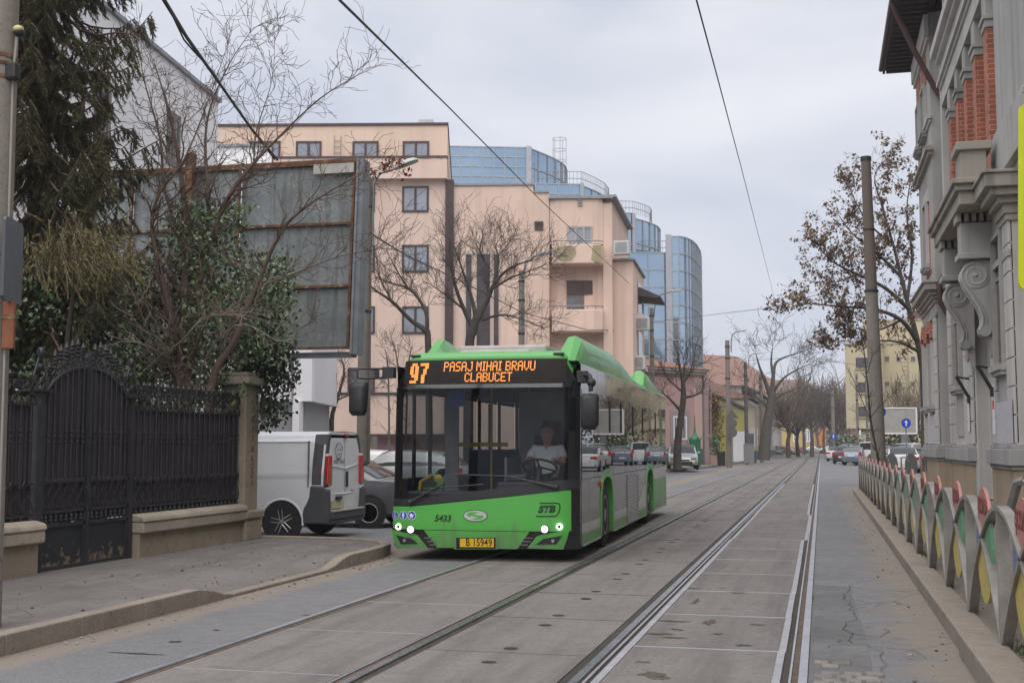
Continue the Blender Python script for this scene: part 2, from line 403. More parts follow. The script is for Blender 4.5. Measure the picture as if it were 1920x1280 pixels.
def kerb_run(m, pts, side, wdt, ztop, zbot, L_=.98, gap=.008):
    """kerb stones laid along pts; side=+1 puts their width to the left of travel"""
    P2 = [Vector((p[0], p[1], 0)) for p in pts]; acc = 0.0
    out = []
    for a, b in zip(P2, P2[1:]):
        d = (b - a).length; n = max(1, round(d / L_)); 
        for i in range(n): out.append((a.lerp(b, i/n), a.lerp(b, (i+1)/n)))
    for a, b in out:
        t = (b - a).normalized(); q = Vector((-t.y, t.x, 0)) * side * wdt; a2 = a + t*gap/2; b2 = b - t*gap/2
        za, zb = ztop(a.x, a.y), ztop(b.x, b.y)
        m.hexa([(a2.x,a2.y,zbot),(b2.x,b2.y,zbot),(b2.x+q.x,b2.y+q.y,zbot),(a2.x+q.x,a2.y+q.y,zbot)],
               [(a2.x,a2.y,za),(b2.x,b2.y,zb),(b2.x+q.x,b2.y+q.y,zb),(a2.x+q.x,a2.y+q.y,za)])
m = MB()
ky = [-14, -4, 2, 6, 10.75, 11.0, 11.3, 11.5, 12.7, 13.9, 14.15, 14.45, 14.7, 15.2]
kerb_run(m, [(-5.78, y) for y in ky] + corner[1:], 1, .145, lambda x, y: .155 - .12 * drop(y) if x > -5.9 else .15, -.25)
struct(m.build('kerb_left', M_kerb, bevel=.012))
# right pavement, its end rounds to the right
cr_ = [(.95 + 1.7 * (1 - math.cos(R(a))), 40.6 + 1.7 * math.sin(R(a))) for a in range(0, 91, 15)]
m = MB(); rows = [[(1.2, y, .12), (3.0, y, .12), (30, y, .12)] for y in (-14, 0, 10, 20, 30, 40.6)]
for (x, y) in cr_[1:]: rows.append([(x + .2, y - .15, .12), (max(x + .3, 3.0), y - .15, .12), (30, y - .15, .12)])
m.grid(rows); struct(m.build('pavement_right', M_paveR))
m = MB()
kerb_run(m, [(.94, -14), (.94, 9.6)], -1, .27, lambda x, y: .165, -.1, .5)
kerb_run(m, [(.965, 9.6), (.965, 24), (.95, 40.6)] + cr_[1:] + [(6, 42.3), (30, 42.3)], -1, .25, lambda x, y: .135, -.1, .5)
struct(m.build('kerb_right', M_kerb, bevel=.01))
# grass and weeds in the dirt behind the right kerb
m = MB(); rng = random.Random(3)
for i in range(900):
    c = rng.choice(((1.25, 17), (1.22, 36), (1.22, 40), (1.3, 9.2), (1.25, 26), (1.24, 31)))
    x, y = c[0] + rng.gauss(0, .035), c[1] + rng.gauss(0, .45); h = rng.uniform(.02, .06); a = rng.uniform(0, 6.28); d = rng.uniform(.0, .03)
    m.add([(x - .004*math.cos(a), y - .004*math.sin(a), .118), (x + .004*math.cos(a), y + .004*math.sin(a), .118), (x + d*math.sin(a), y + d*math.cos(a), .12 + h)], [(0, 1, 2)])
stuff(m.build('weeds', leafmat('weed_green', [(.05, .08, .02), (.1, .13, .04)])), 'tufts of green weeds in the dirt by the right kerb', 'weeds')
# far-left pavement along the street beyond the crossing
fl = [(-30, 66.5), (-14, 66.8), (-10.2, 67.5), (-9.0, 69), (-8.3, 72), (-7.6, 80), (-7.0, 92), (-6.6, 110), (-6.3, 140), (-6.1, 240)]
m = MB(); m.grid([[(x, y, .13) for x, y in fl[2:]], [(-16, y + (3 if i == 0 else 0), .13) for i, (x, y) in enumerate(fl[2:])]])
m.add([(-10.2, 67.5, .13), (-16, 70.5, .13), (-30, 70.5, .13), (-30, 66.5, .13), (-14, 66.8, .13)], [(0, 1, 2, 3, 4)])
struct(m.build('pavement_far_left', M_pave))
m = MB(); kerb_run(m, fl, 1, .25, lambda x, y: .17, -.3, 2.0); struct(m.build('kerb_far_left', M_kerb))
m = MB(); m.add([(1.6, 95, .01), (2.2, 95, .01), (1.8, 240, .01), (1.3, 240, .01)], [(0, 1, 2, 3)])
struct(m.build('gutter_strip', M_kerb))

# cracks, patches and litter on the left pavement and the lanes
def crack(m, x, y, dx, dy, n, z, seed, w=.008):
    r2 = random.Random(seed); pts = [(x, y)]
    for i in range(n): x += dx + r2.gauss(0, .05); y += dy + r2.gauss(0, .05); pts.append((x, y))
    for a, b in zip(pts, pts[1:]):
        d = Vector((b[0]-a[0], b[1]-a[1], 0)); q = Vector((-d.y, d.x, 0)).normalized()*w*r2.uniform(.3, 1)
        za, zb = (z if not callable(z) else z(*a)), (z if not callable(z) else z(*b))
        m.add([(a[0]-q.x, a[1]-q.y, za), (a[0]+q.x, a[1]+q.y, za), (b[0]+q.x, b[1]+q.y, zb), (b[0]-q.x, b[1]-q.y, zb)], [(0, 1, 2, 3)])
pz = lambda x, y: pav_z(x, y) + .004
m = MB()
for i, (x, y, dx, dy, n) in enumerate(((-8.2, 9.2, .05, .16, 30), (-7.4, 8.6, .02, .17, 34), (-8.0, 13.2, .16, .05, 11), (-6.3, 8.8, -.1, .14, 8), (-7.9, 15.2, .17, .04, 10))): crack(m, x, y, dx, dy, n, pz, 200 + i, .004)
struct(m.build('pavement_cracks', plain('crack_dark', (.06, .053, .048), .9, .2, 20), fix=False))
m = MB()
for i, (x, y, dx, dy, n) in enumerate(((.02, 9.7, .02, .13, 12), (.05, 10.6, .06, -.01, 6), (.29, 8.3, .0, .16, 32), (-.1, 9.2, .09, .01, 5), (-.05, 11.9, .1, .02, 4), (.0, 16.5, .1, .02, 9), (.0, 24.5, .1, .01, 9))): crack(m, x, y, dx, dy, n, .009, 230 + i, .0045)
struct(m.build('lane_cracks', plain('crack_dark', (.06, .053, .048), .9, .2, 20), fix=False))
rng = random.Random(12); m = MB()
for i in range(420):
    c = rng.random()
    if c < .35: x, y, z = rng.uniform(-8.3, -5.95), rng.uniform(8.5, 17), None
    elif c < .6: x, y, z = rng.uniform(.55, .93), rng.uniform(7.5, 38), .004
    elif c < .8: x, y, z = rng.uniform(-5.75, -5.5), rng.uniform(7, 16), .004
    else: x, y, z = rng.uniform(1.22, 3.1), rng.uniform(8.5, 38), .122
    z = pav_z(x, y) + .003 if z is None else z; s = rng.uniform(.004, .016); a = rng.uniform(0, 6.28)
    m.k = rng.choice((0, 0, 1, 2)); m.obox((x, y, z + s*.25), (s*2, s*1.3, s*.6), Matrix.Rotation(a, 3, 'Z'))
stuff(m.build('street_litter', [plain('grit_pale', (.36, .33, .29), .9, .2, 9), plain('grit_dark', (.06, .05, .04), .9, .2, 9), plain('litter_leaf', (.16, .09, .05), .9, .2, 9)]), 'grit, dead leaves and crumbs scattered on the pavements and along the kerbs', 'litter')
# ================================================================ BUS
def paint(name, c, rough=.25, coat=.6):
    q = NT(name); a = q.noise(2.0, 5); d = q.noise(9, 5, .65)
    col = q.mix(q.ramp(d, [(.45, 0), (.8, .22)]), c, tuple(x*.72 + .01 for x in c)); z = q.xyz()[2]; st = q.noise(2.4, 6, .65, q.coord((3, 3, .5)))
    gr = q.math('ADD', q.math('MULTIPLY', q.math('SUBTRACT', .5, z), 1.7), q.math('MULTIPLY', q.math('SUBTRACT', st, .5), 1.5)); col = q.mix(q.ramp(gr, [(.05, 0), (.7, .7)]), col, (.13, .115, .095)); q.color(col)
    q.set(Roughness=q.ramp(a, [(.3, rough), (.7, rough + .12)])); q.b.inputs['Coat Weight'].default_value = coat; q.b.inputs['Coat Roughness'].default_value = .06
    q.bump(q.noise(1.7, 2), .06, .01); return q.m
M_green = paint('bus_green', (.085, .40, .065), .38, .3); M_greenr = paint('bus_green_roof', (.10, .36, .09), .34, .25)
M_bgrey = paint('bus_grey', (.10, .095, .105), .25, .6); M_bwhite = paint('bus_white', (.5, .5, .5), .3, .5)
M_up = plain('upper_panel_gloss', (.012, .012, .014), .03, .1, 1, spec=.9); M_black = plain('black_gloss_plastic', (.012, .012, .014), .18, .3, 4, coat=.5); M_blackm = plain('black_matt_plastic', (.022, .022, .025), .55, .25, 12, .2, 200)
M_rubber = plain('tyre_rubber', (.022, .021, .021), .85, .3, 10, .3, 90); M_rim = plain('wheel_rim_grey', (.3, .29, .28), .45, .25, 9, metal=.5)
M_ws = glassy('windscreen_glass', (.62, .64, .66), 1.36); M_sg = glassy('side_window_glass', (.42, .44, .45), 2.1)
M_int = plain('interior_grey', (.07, .07, .075), .8, .2, 5); M_intl = plain('interior_light', (.28, .28, .28), .7, .15, 5); M_yel = plain('handrail_yellow', (.55, .40, .02), .4, .1, 5)
M_lamp = emit('lamp_white', (1, .97, .92), 1.6); M_led = emit('led_orange', (1, .3, .03), .62); M_amber = plain('amber_lens', (.6, .18, .02), .25, .1, 5); M_chrome = plain('chrome', (.6, .6, .6), .15, .05, 5, metal=1)
M_white = plain('white_print', (.75, .75, .78), .5, .05, 5); M_blue = plain('blue_print', (.03, .06, .38), .45, .08, 5); M_dkgreen = plain('dark_green_print', (.006, .045, .008), .45, .1, 9); M_plate = plain('plate_yellow', (.72, .45, .02), .45, .06, 5)
M_silver = plain('emblem_silver', (.55, .56, .55), .3, .08, 6, metal=.3)
bus = thing('bus', 'green city bus on route 97 driving on the tram tracks with its headlights on', 'bus', (-4.345, 15.66, .006), R(1.5))
BW = 1.275
def fy(x, z):
    a = abs(x); y = .075 * (a/BW)**2 + (.14 * ((a - 1.0)/.275)**2 if a > 1.0 else 0)
    if z > .9: y += .055 * (z - .9)
    if z > 2.25: y += .35 * (z - 2.25)**1.5
    if z < .5: y += .12 * (.5 - z)**1.3
    return y
def FS(x, z, d=0.0): return (x, fy(x, z) - d, z)
def fpatch(m, x0, x1, zb, zt, d, nx=24, nz=6, rim=True):
    zb_ = zb if callable(zb) else (lambda x: zb); zt_ = zt if callable(zt) else (lambda x: zt)
    rows = []
    for j in range(nz + 1):
        rows.append([FS(x0 + (x1-x0)*i/nx, zb_(x0 + (x1-x0)*i/nx) + (zt_(x0 + (x1-x0)*i/nx) - zb_(x0 + (x1-x0)*i/nx))*j/nz, d) for i in range(nx+1)])
    m.grid(rows)
    if rim:
        bk = lambda p: (p[0], p[1] + .05, p[2])
        for e in (rows[0], rows[-1], [r[0] for r in rows], [r[-1] for r in rows]): m.grid([e, [bk(p) for p in e]])
def clipx(pts, x0, x1):
    for sg, lim in ((1, x0), (-1, x1)):
        out = []
        for i in range(len(pts)):
            p, q = pts[i], pts[(i+1) % len(pts)]; ip, iq = (p[0]-lim)*sg >= 0, (q[0]-lim)*sg >= 0
            if ip: out.append(p)
            if ip != iq:
                t = (lim-p[0])/(q[0]-p[0]); out.append((lim, p[1]+(q[1]-p[1])*t))
        pts = out
        if len(pts) < 3: return []
    return pts
def fpoly(m, pts, d, back=.04, step=.08):
    """an outline laid on the curved front, with a rim going back"""
    x0 = min(p[0] for p in pts); x1 = max(p[0] for p in pts); n = max(1, math.ceil((x1-x0)/step))
    for i in range(n):
        c = clipx(pts, x0 + (x1-x0)*i/n, x0 + (x1-x0)*(i+1)/n)
        if len(c) >= 3: m.add([FS(x, z, d) for x, z in c], [tuple(range(len(c)))])
    e = []
    for i in range(len(pts)):
        p, q = pts[i], pts[(i+1) % len(pts)]; k = max(1, math.ceil(abs(q[0]-p[0])/step))
        e += [(p[0]+(q[0]-p[0])*j/k, p[1]+(q[1]-p[1])*j/k) for j in range(k)]
    e.append(e[0]); f = [FS(x, z, d) for x, z in e]
    m.grid([f, [(x, y + back, z) for x, y, z in f]])
_bw = Matrix.Translation(Vector((-4.345, 15.66, .006))) @ Matrix.Rotation(R(1.5), 4, 'Z'); _bi = _bw.inverted()
def fq(px, py):
    """point of the bus front (x, z) for a photo measure"""
    o = _bi @ Vector((0, 0, EYE)); d = (_bi @ P(px, py, 16)) - o; t = 1.0
    for _ in range(12):
        p = o + d*t; t += (fy(p.x, p.z) - p.y)/d.y
    p = o + d*t; return (p.x, p.z)
def ftext(name, txt, size, mat, parent, px, py, d=.004, sx=1.0, base=.03, rot=0.0, **k):
    me = text_mesh(txt, size, depth=.0, **k); me.materials.clear(); me.materials.append(mat); cx, cz = fq(px, py)
    for v in me.vertices:
        u, w_ = v.co.x*sx, v.co.y; u, w_ = u*math.cos(rot) - w_*math.sin(rot), u*math.sin(rot) + w_*math.cos(rot); v.co = FS(cx + u, cz + w_, base + d)
    o = bpy.data.objects.new(name, me); COL.objects.link(o); o.parent = parent; return o
def fpx(px, py): return ((px - 909) / 136.5, 1.52 + (835 - py) / 141.0)
# --- black mask, pillars, top band
m = MB()
fpatch(m, -1.275, 1.275, .17, lambda x: .86, 0, 32, 5)
fpatch(m, -1.275, -1.155, .86, 2.3, 0, 6, 10); fpatch(m, 1.13, 1.275, .86, 2.3, 0, 6, 10)
ztop = lambda x: 2.70 - max(0, abs(x) - 1.05) * 1.9
fpatch(m, -1.275, 1.275, lambda x: min(2.28, ztop(x) - .01), ztop, .004, 40, 6)
m.build('front_mask', M_black, bus, smooth=50)
m = MB(); fpatch(m, -1.155, 1.13, .86, 2.29, 0.0, 24, 12, False); m.build('windshield', M_ws, bus, smooth=60, fix=False)
# --- green lower front with the lamp recesses left open
def fqs(*pp): return [fq(a, b) for a, b in pp]
_sl = fq(909, 994.5)[1]; _bt = .172
_tl = [fq(px, py) for px, py in ((738.5, 948.5), (775, 948.5), (830, 943.5), (960, 930.5), (1067, 918.5))]
def zg(x):
    if x <= _tl[0][0]: return _tl[0][1]
    for (a, za), (b, zb) in zip(_tl, _tl[1:]):
        if x <= b: return za + (zb-za)*(x-a)/(b-a)
    return _tl[-1][1]
m = MB(); xa, xb = fq(738.5, 980)[0], fq(1071.5, 980)[0]
fpatch(m, xa, xb, _sl + .004, zg, .03, 32, 5)
cl, crr = fqs((796, 994), (820, 1028)), fqs((993, 994), (971, 1028))
fpoly(m, [(cl[0][0], _sl - .004), (cl[1][0], _bt), (crr[1][0], _bt), (crr[0][0], _sl - .004)], .03)
m.build('front_panel', M_green, bus, smooth=50)
for s in (-1, 1):
    if s < 0:
        bandp = fqs((735.5, 978), (757.5, 982), (785, 986.5), (796, 994), (819, 1027), (803, 1027), (789, 1005.5), (780, 1000), (736, 991))
        blade = fqs((736.5, 991.5), (780, 1000.5), (785, 1003.5), (803.5, 1026), (745, 1027), (739, 1010)); rec = fqs((744.5, 1001.5), (771.6, 1008), (779, 1012.6), (786, 1018.5), (753, 1018.5)); fog = (760.6, 1012)
        lamps = ((749, 986.5), (772, 991.5)); fins = [((797 + 5*i, 1008 + 6.5*i), (811 + 4.2*i, 1008 + 6.5*i)) for i in range(3)]
    else:
        bandp = fqs((1071.5, 976), (1033, 983), (1005, 986.5), (993, 994), (970.5, 1027), (988.5, 1027), (1002, 1009), (1015, 1001.5), (1069, 992))
        blade = fqs((1068.5, 992.6), (1016, 1001.5), (1007, 1005), (989, 1027), (1057.5, 1029), (1064, 1010)); rec = fqs((1055.6, 1003), (1020, 1009), (1006, 1020), (1044, 1019)); fog = (1038, 1013)
        lamps = ((1050, 986.5), (1022.5, 991)); fins = [((984.5 - 5*i, 1008 + 6.5*i), (1000 - 4.5*i, 1008 + 6.5*i)) for i in range(3)]
    m = MB(); fpoly(m, bandp, .026); c = m.build('headlight_cluster', M_black, bus)
    for a_, b_ in fins:
        p, q_ = fq(*a_), fq(*b_); m = MB(); fpoly(m, [(p[0], p[1] - .008), (q_[0], q_[1] - .008), (q_[0], q_[1] + .012), (p[0], p[1] + .012)], .036); m.build('air_fin', M_bgrey, c)
    def disc(xz, r0, r1, d, mat, nm):
        m = MB(); p = FS(xz[0], xz[1], d); m.lathe([(r0, -.012), (r1, -.012), (r1, .03), (r0, .03)] if r0 else [(r1*.6, -.018), (r1, -.008), (r1, .03)], p, 20, 'Y', cap=not r0)
        return m.build(nm, mat, c, smooth=40)
    disc(fq(*lamps[1]), 0, .044, .045, M_lamp, 'headlight'); disc(fq(*lamps[1]), .044, .054, .047, M_chrome, 'lamp_bezel'); disc(fq(*lamps[1]), 0, .013, .052, M_chrome, 'lamp_lens'); disc(fq(*lamps[0]), .023, .041, .045, M_lamp, 'ring_lamp'); disc(fq(*lamps[0]), 0, .024, .04, M_black, 'reflector')
    m = MB(); fpoly(m, blade, .04); m.build('bumper_corner', M_green, bus)
    m = MB(); fpoly(m, rec, .046); f = m.build('fog_lamp_recess', M_blackm, bus)
    m = MB(); q_ = fq(*fog); m.lathe([(.022, -.01), (.028, .0), (.028, .03)], FS(q_[0], q_[1], .055), 16, 'Y'); m.build('fog_lamp', M_chrome, f, smooth=40)
# --- seam, plate, emblem, numbers
m = MB(); fpatch(m, cl[0][0], crr[0][0], _sl - .0045, _sl + .0045, .026, 20, 1); m.build('panel_seam', M_dkgreen, bus)
m = MB(); fpoly(m, fqs((853, 1029), (853, 1003.5), (934, 1003.5), (934, 1029)), .034); pl_h = m.build('plate_holder', M_green, bus)
m = MB(); fpoly(m, fqs((857, 1027), (857, 1007), (930, 1007), (930, 1027)), .042); pf = m.build('number_plate', M_black, bus)
m = MB(); fpoly(m, fqs((864, 1024.5), (864, 1008.5), (927.5, 1008.5), (927.5, 1024.5)), .047); m.build('plate_face', M_plate, pf)
ftext('registration', 'B 15949', .135, M_black, pf, 899.5, 1016.5, .004, sx=.80, base=.046, bold=.001)
ftext('fleet_number', '5433', .115, M_dkgreen, bus, 831, 971.5, shear=.22, bold=.004)
m = MB(); fpatch(m, -1.275, 1.275, lambda x: zg(x) + .012, lambda x: zg(x) + .12 + .02*x, .018, 32, 3); m.build('windscreen_sill', M_blackm, bus, smooth=50)
# oval emblem: silver ring ellipse with green S sweep
m = MB(); n = 32; ex, ez = fq(892.5, 966)
for k, (a, b, d) in enumerate(((.165, .078, .034), (.155, .070, .037))):
    m.mat(1 if k == 0 else 0); fpoly(m, [(ex + a*math.cos(2*math.pi*i/n), ez + b*math.sin(2*math.pi*i/n)) for i in range(n)], d)
m.mat(2)
for sg in (1, -1):
    fpoly(m, [(ex + sg*x, ez + sg*z) for x, z in ((-.12, .012), (-.085, .042), (-.02, .05), (.045, .047), (.02, .032), (-.04, .03), (-.02, .018), (.075, -.03), (.055, -.035), (-.03, -.005), (-.09, -.01))][::sg], .039)
m.build('oval_emblem', [M_silver, M_dkgreen, M_green], bus)
lx, lz = fq(1027, 955)
lg = MB()
def bar(x0, z0, x1, z1, t=.016):
    dx, dz = x1-x0, z1-z0; l = math.hypot(dx, dz); nx, nz = -dz/l*t/2, dx/l*t/2
    fpoly(lg, [(x0+nx, z0+nz), (x1+nx, z1+nz), (x1-nx, z1-nz), (x0-nx, z0-nz)], .034, .003)
arc = [(lx-.10, lz+.083), (lx+.12, lz+.088), (lx+.152, lz+.078), (lx+.166, lz+.052), (lx+.158, lz), (lx+.14, lz-.05), (lx+.118, lz-.074), (lx+.09, lz-.082), (lx-.15, lz-.084)]
for a, b in zip(arc, arc[1:]): bar(*a, *b)
lgo = lg.build('operator_logo', M_dkgreen, bus)
ftext('logo_letters', 'STB', .118, M_dkgreen, lgo, 1025, 954.5, sx=1.12, shear=.3, bold=.008, rot=.03)
for i, (spx, kind) in enumerate(((742.5, 'wheelchair'), (757.5, 'standing'), (773.5, 'pram'))):
    m = MB(); sq_ = fq(spx, 965.5); r = .06
    T = lambda x, z, d: FS(sq_[0] + x, sq_[1] + z, .031 + d)
    def dd(r, k, d, cx=0, cz=0, n=20, a0=0, a1=360):
        m.mat(k); m.poly([T(cx + r*math.cos(R(a0 + (a1-a0)*j/n)), cz + r*math.sin(R(a0 + (a1-a0)*j/n)), d) for j in range(n if a1-a0 == 360 else n+1)])
    def sq(pts, k, d): m.mat(k); m.poly([T(x, z, d) for x, z in pts])
    dd(r, 1, .002); dd(r*.88, 0, .0035)
    if kind == 'wheelchair':
        dd(.009, 1, .005, -.004, .034); sq([(-.012, .026), (-.002, .026), (0, -.004), (.02, -.006), (.03, -.026), (.022, -.028), (.014, -.013), (-.012, -.012)], 1, .005)
        for j in range(12):
            a, b = R(100 + j*19), R(100 + j*19 + 19); sq([(.026*math.cos(a), .026*math.sin(a) - .012), (.026*math.cos(b), .026*math.sin(b) - .012), (.02*math.cos(b), .02*math.sin(b) - .012), (.02*math.cos(a), .02*math.sin(a) - .012)], 1, .0055)
    elif kind == 'standing':
        dd(.01, 1, .005, 0, .037); sq([(-.012, .026), (.012, .026), (.024, -.004), (.018, -.008), (.01, .008), (.011, -.042), (.002, -.042), (0, -.008), (-.002, -.042), (-.011, -.042), (-.01, .008), (-.018, -.008), (-.024, -.004)], 1, .0055)
    else:
        dd(.027, 1, .005, -.003, 0, 14, 90, 360); sq([(-.003, .0), (.025, .0), (.042, .022), (.038, .025), (.02, .007), (-.003, .006)], 1, .0055); dd(.006, 1, .005, -.018, -.036); dd(.006, 1, .005, .012, -.036)
    m.build('round_sticker', [M_blue, M_white], bus, fix=False)
# --- destination display
m = MB(); fpatch(m, -1.14, 1.10, 2.335, 2.665, .010, 24, 5); dsp = m.build('destination_display', plain('display_glass', (.022, .018, .017), .6, .2, 5, spec=.12), bus, smooth=50)
F5 = {'P': ('11110','10001','10001','11110','10000','10000','10000'), 'A': ('01110','10001','10001','11111','10001','10001','10001'), 'S': ('01111','10000','10000','01110','00001','00001','11110'),
      'J': ('00011','00001','00001','00001','00001','10001','01110'), 'M': ('10001','11011','10101','10101','10001','10001','10001'), 'I': ('111','010','010','010','010','010','111'), 'H': ('10001','10001','10001','11111','10001','10001','10001'),
      'B': ('11110','10001','10001','11110','10001','10001','11110'), 'R': ('11110','10001','10001','11110','10100','10010','10001'), 'V': ('10001','10001','10001','10001','10001','01010','00100'), 'U': ('10001','10001','10001','10001','10001','10001','01110'),
      'C': ('01110','10001','10000','10000','10000','10001','01110'), 'L': ('10000','10000','10000','10000','10000','10000','11111'), 'E': ('11111','10000','10000','11110','10000','10000','11111'), 'T': ('11111','00100','00100','00100','00100','00100','00100'),
      '9': ('01110','11011','11011','11011','01111','00011','11110'), '7': ('11111','00011','00110','00110','01100','01100','01100'), ' ': ('00',)*7}
def dots(txt, x0, x1, z0, z1, fat=.82):
    m = MB(); cols = sum(len(F5[c][0]) + 1 for c in txt) - 1; px = (x1 - x0)/cols; pz = (z1 - z0)/7; x = x0
    for c in txt:
        for r, row in enumerate(F5[c]):
            for i, b in enumerate(row):
                if b == '1':
                    a = x + (i + .5)*px; zz = z1 - (r + .5)*pz
                    hz_ = pz*fat/2; hx_ = px*.54
                    for q in (-1, 1):   # two lamps per row, as on a fine matrix
                        zc = zz + q*pz/4; h = pz*.21
                        m.add([FS(a - hx_, zc - h, .016), FS(a + hx_, zc - h, .016), FS(a + hx_, zc + h, .016), FS(a - hx_, zc + h, .016)], [(0,1,2,3)])
        x += (len(F5[c][0]) + 1)*px
    m.build('lit_lettering', M_led, dsp, fix=False)
dots('97', -1.045, -.785, 2.352, 2.628); dots('PASAJ MIHAI BRAVU', -.565, .69, 2.507, 2.638); dots('CLABUCET', -.262, .385, 2.362, 2.487)
# --- body: sides, roof, rear, floor
LEN = 12.0; FWH, RWH, WR = 2.68, 8.58, .48
def archz(y):
    z = .2
    for c in (FWH, RWH):
        d = abs(y - c)
        if d < .6: z = max(z, .47 + .60 * (1 - (d/.6)**3)**(1/3))
    return z
ysd = sorted(set([.33 + i*.12 for i in range(98)] + [FWH-.6, FWH+.6, RWH-.6, RWH+.6, LEN - .05]))
ysd = [y for y in ysd if y <= LEN - .05]
m = MB()
for s in (-1, 1):
    def band(lo, hi, k, x=BW, y0=0, y1=99):
        m.mat(k)
        yy = [y for y in ysd if y0 <= y <= y1]
        m.grid([[(s*x, y, max(archz(y), lo(y) if callable(lo) else lo)) for y in yy], [(s*x, y, max(archz(y), hi(y) if callable(hi) else hi)) for y in yy]])
    sw = lambda y: .48 + .5*sstep(6.6, 8.2, y) 
    band(.2, .35, 1); band(.35, lambda y: .48 if y < 6.6 else .48 + .3*sstep(6.6, 7.9, y), 2, y1=9.2); band(lambda y: .48 if y < 6.6 else .48 + .3*sstep(6.6, 7.9, y), 1.06, 0, y1=9.2)
    band(.35, .84, 1, y0=9.1); band(.84, 1.06, 2, y0=9.1)
    # upper band and cove up to the roof
    prof = [(1.275, 2.25), (1.275, 2.42), (1.275, 2.56), (1.268, 2.60)]
    up_ = MB(); [up_.add([(s*BW, a_, 2.262), (s*BW, b_, 2.262), (s*1.272, b_, 2.60), (s*1.272, a_, 2.60)], [(0, 1, 2, 3)]) for a_, b_ in ((.33, 1.77), (1.79, 3.27), (3.29, 4.77), (4.79, 6.27), (6.29, 7.77), (7.79, 9.27), (9.29, LEN - .05))]; up_.build('upper_panel', M_up, bus)
    prof = [(1.268, 2.60), (1.225, 2.67), (1.08, 2.745), (.9, 2.77), (0, 2.785)]
    m.mat(4); m.grid([[(s*x, fy(x, 2.69) + .24 if y == .33 else y, z) for x, z in prof] for y in (.33, 3, 6, 9, LEN - .05)])
    m.mat(5); m.grid([[(s*1.2, y, .2) for y in (.33, LEN - .05)], [(s*BW, y, .2) for y in (.33, LEN - .05)]])
m.mat(1); m.box(-1.27, 1.27, LEN - .06, LEN, .3, 2.6); m.mat(5)
m.box(-1.2, 1.2, .35, 2.0, .19, .34); m.box(-1.2, 1.2, 3.35, 7.9, .19, .34); m.box(-1.2, 1.2, 9.25, LEN-.1, .25, .34); m.box(-.75, .75, 2.0, 9.3, .2, .36)
m.build('body', [M_bgrey, M_green, M_bwhite, M_black, M_greenr, M_blackm], bus, smooth=45)
m = MB()   # front brow in light green
pts = [(-1.15, 2.6), (-1.05, 2.69), (1.05, 2.69), (1.15, 2.6)]
rows = []
for (dz, dy) in ((-.045, -.012), (-.012, -.02), (.04, .01), (.075, .08), (.088, .28)):
    rows.append([(x, fy(x, 2.69) + dy, ztop(x) + dz) for x in [-1.17 + 2.34*i/30 for i in range(31)]])
m.grid(rows); m.build('roof_brow', M_greenr, bus, smooth=60)
for s in (-1, 1):
    m = MB(); m.box(s*.99 - .07, s*.99 + .07, fy(.99, 2.7) - .03, fy(.99, 2.7) + .04, 2.715, 2.745); m.build('marker_lamp', M_blackm, bus, bevel=.008)
# --- side windows
wy = [.36, 1.78, 3.28, 4.78, 6.28, 7.78, 9.28, 11.85]
for s in (-1, 1):
    for i, (a, b) in enumerate(zip(wy, wy[1:])):
        zb = 1.06 if b < 9 or s < 0 else 1.06
        if s < 0 and i in (0, 3): zb = .36
        m = MB(); x = s*1.279; q = [(x, a + .012, zb + .01), (x, b - .012, zb + .01), (x, b - .012, 2.262), (x, a + .012, 2.262)]
        m.poly(q if s > 0 else q[::-1]); m.build('door_glass' if zb < .5 else 'side_window', M_sg, bus, fix=False)
    for y in wy: m = MB(); m.box(s*1.235 - .02, s*1.235 + .02, y - .035, y + .035, 1.0, 2.3); m.build('window_pillar', M_blackm, bus)
    for y in ((3.0, 4.3, 5.9, 7.4, 9.7) if s > 0 else ()): m = MB(); m.box(s*1.282, s*1.287, y - .06, y + .06, 1.72, 2.2); m.build('window_vent', M_blackm, bus)
    if s < 0:
        for y in (.98, 5.53): m = MB(); m.box(s*1.235 - .015, s*1.235 + .015, y - .045, y + .045, .36, 2.25); m.build('door_edge', M_blackm, bus)
# --- wheel-arch surrounds, grille, trims
for s in (-1, 1):
    for c in (FWH, RWH):
        def ringp(k, n=22):
            pts = []
            for j in range(n + 1):
                a = math.pi*j/n; cc, ss = math.cos(a), math.sin(a); e = 2/3
                pts.append((c + k*math.copysign(abs(cc)**e, cc), .47 + k*.99*abs(ss)**e))
            return [(c + k, .2)] + pts + [(c - k, .2)]
        m = MB(); a, b = ringp(.585), ringp(.70); x = s*1.287; xi = s*1.15
        m.grid([[(x, y, z) for y, z in a], [(x, y, z) for y, z in b]]); m.grid([[(x, y, z) for y, z in b], [(s*1.27, y, z) for y, z in b]]); m.grid([[(x, y, z) for y, z in a], [(xi, y, z) for y, z in a]])
        m.build('wheel_arch_trim', M_green, bus, smooth=40)
        m = MB(); m.grid([[(xi, y, z) for y, z in ringp(.6)], [(s*.74, y, z) for y, z in ringp(.6)]]); m.poly([(s*.76, y, z) for y, z in ringp(.62)]); m.build('wheel_well', M_blackm, bus)
m = MB(); m.box(1.276, 1.283, 5.05, 6.55, .21, 1.02); gp = m.build('grille_panel', M_bgrey, bus)
m = MB()
for z0, z1 in ((.21, .245), (.985, 1.02)): m.box(1.28, 1.296, 5.05, 6.55, z0, z1)
for y0, y1 in ((5.05, 5.09), (6.51, 6.55)): m.box(1.28, 1.296, y0, y1, .245, .985)
for i in range(16): m.box(1.28, 1.289, 5.1, 6.5, .265 + i*.045, .285 + i*.045)
m.build('grille_slats', plain('bare_aluminium', (.4, .4, .4), .35, .15, 6, metal=.7), gp)
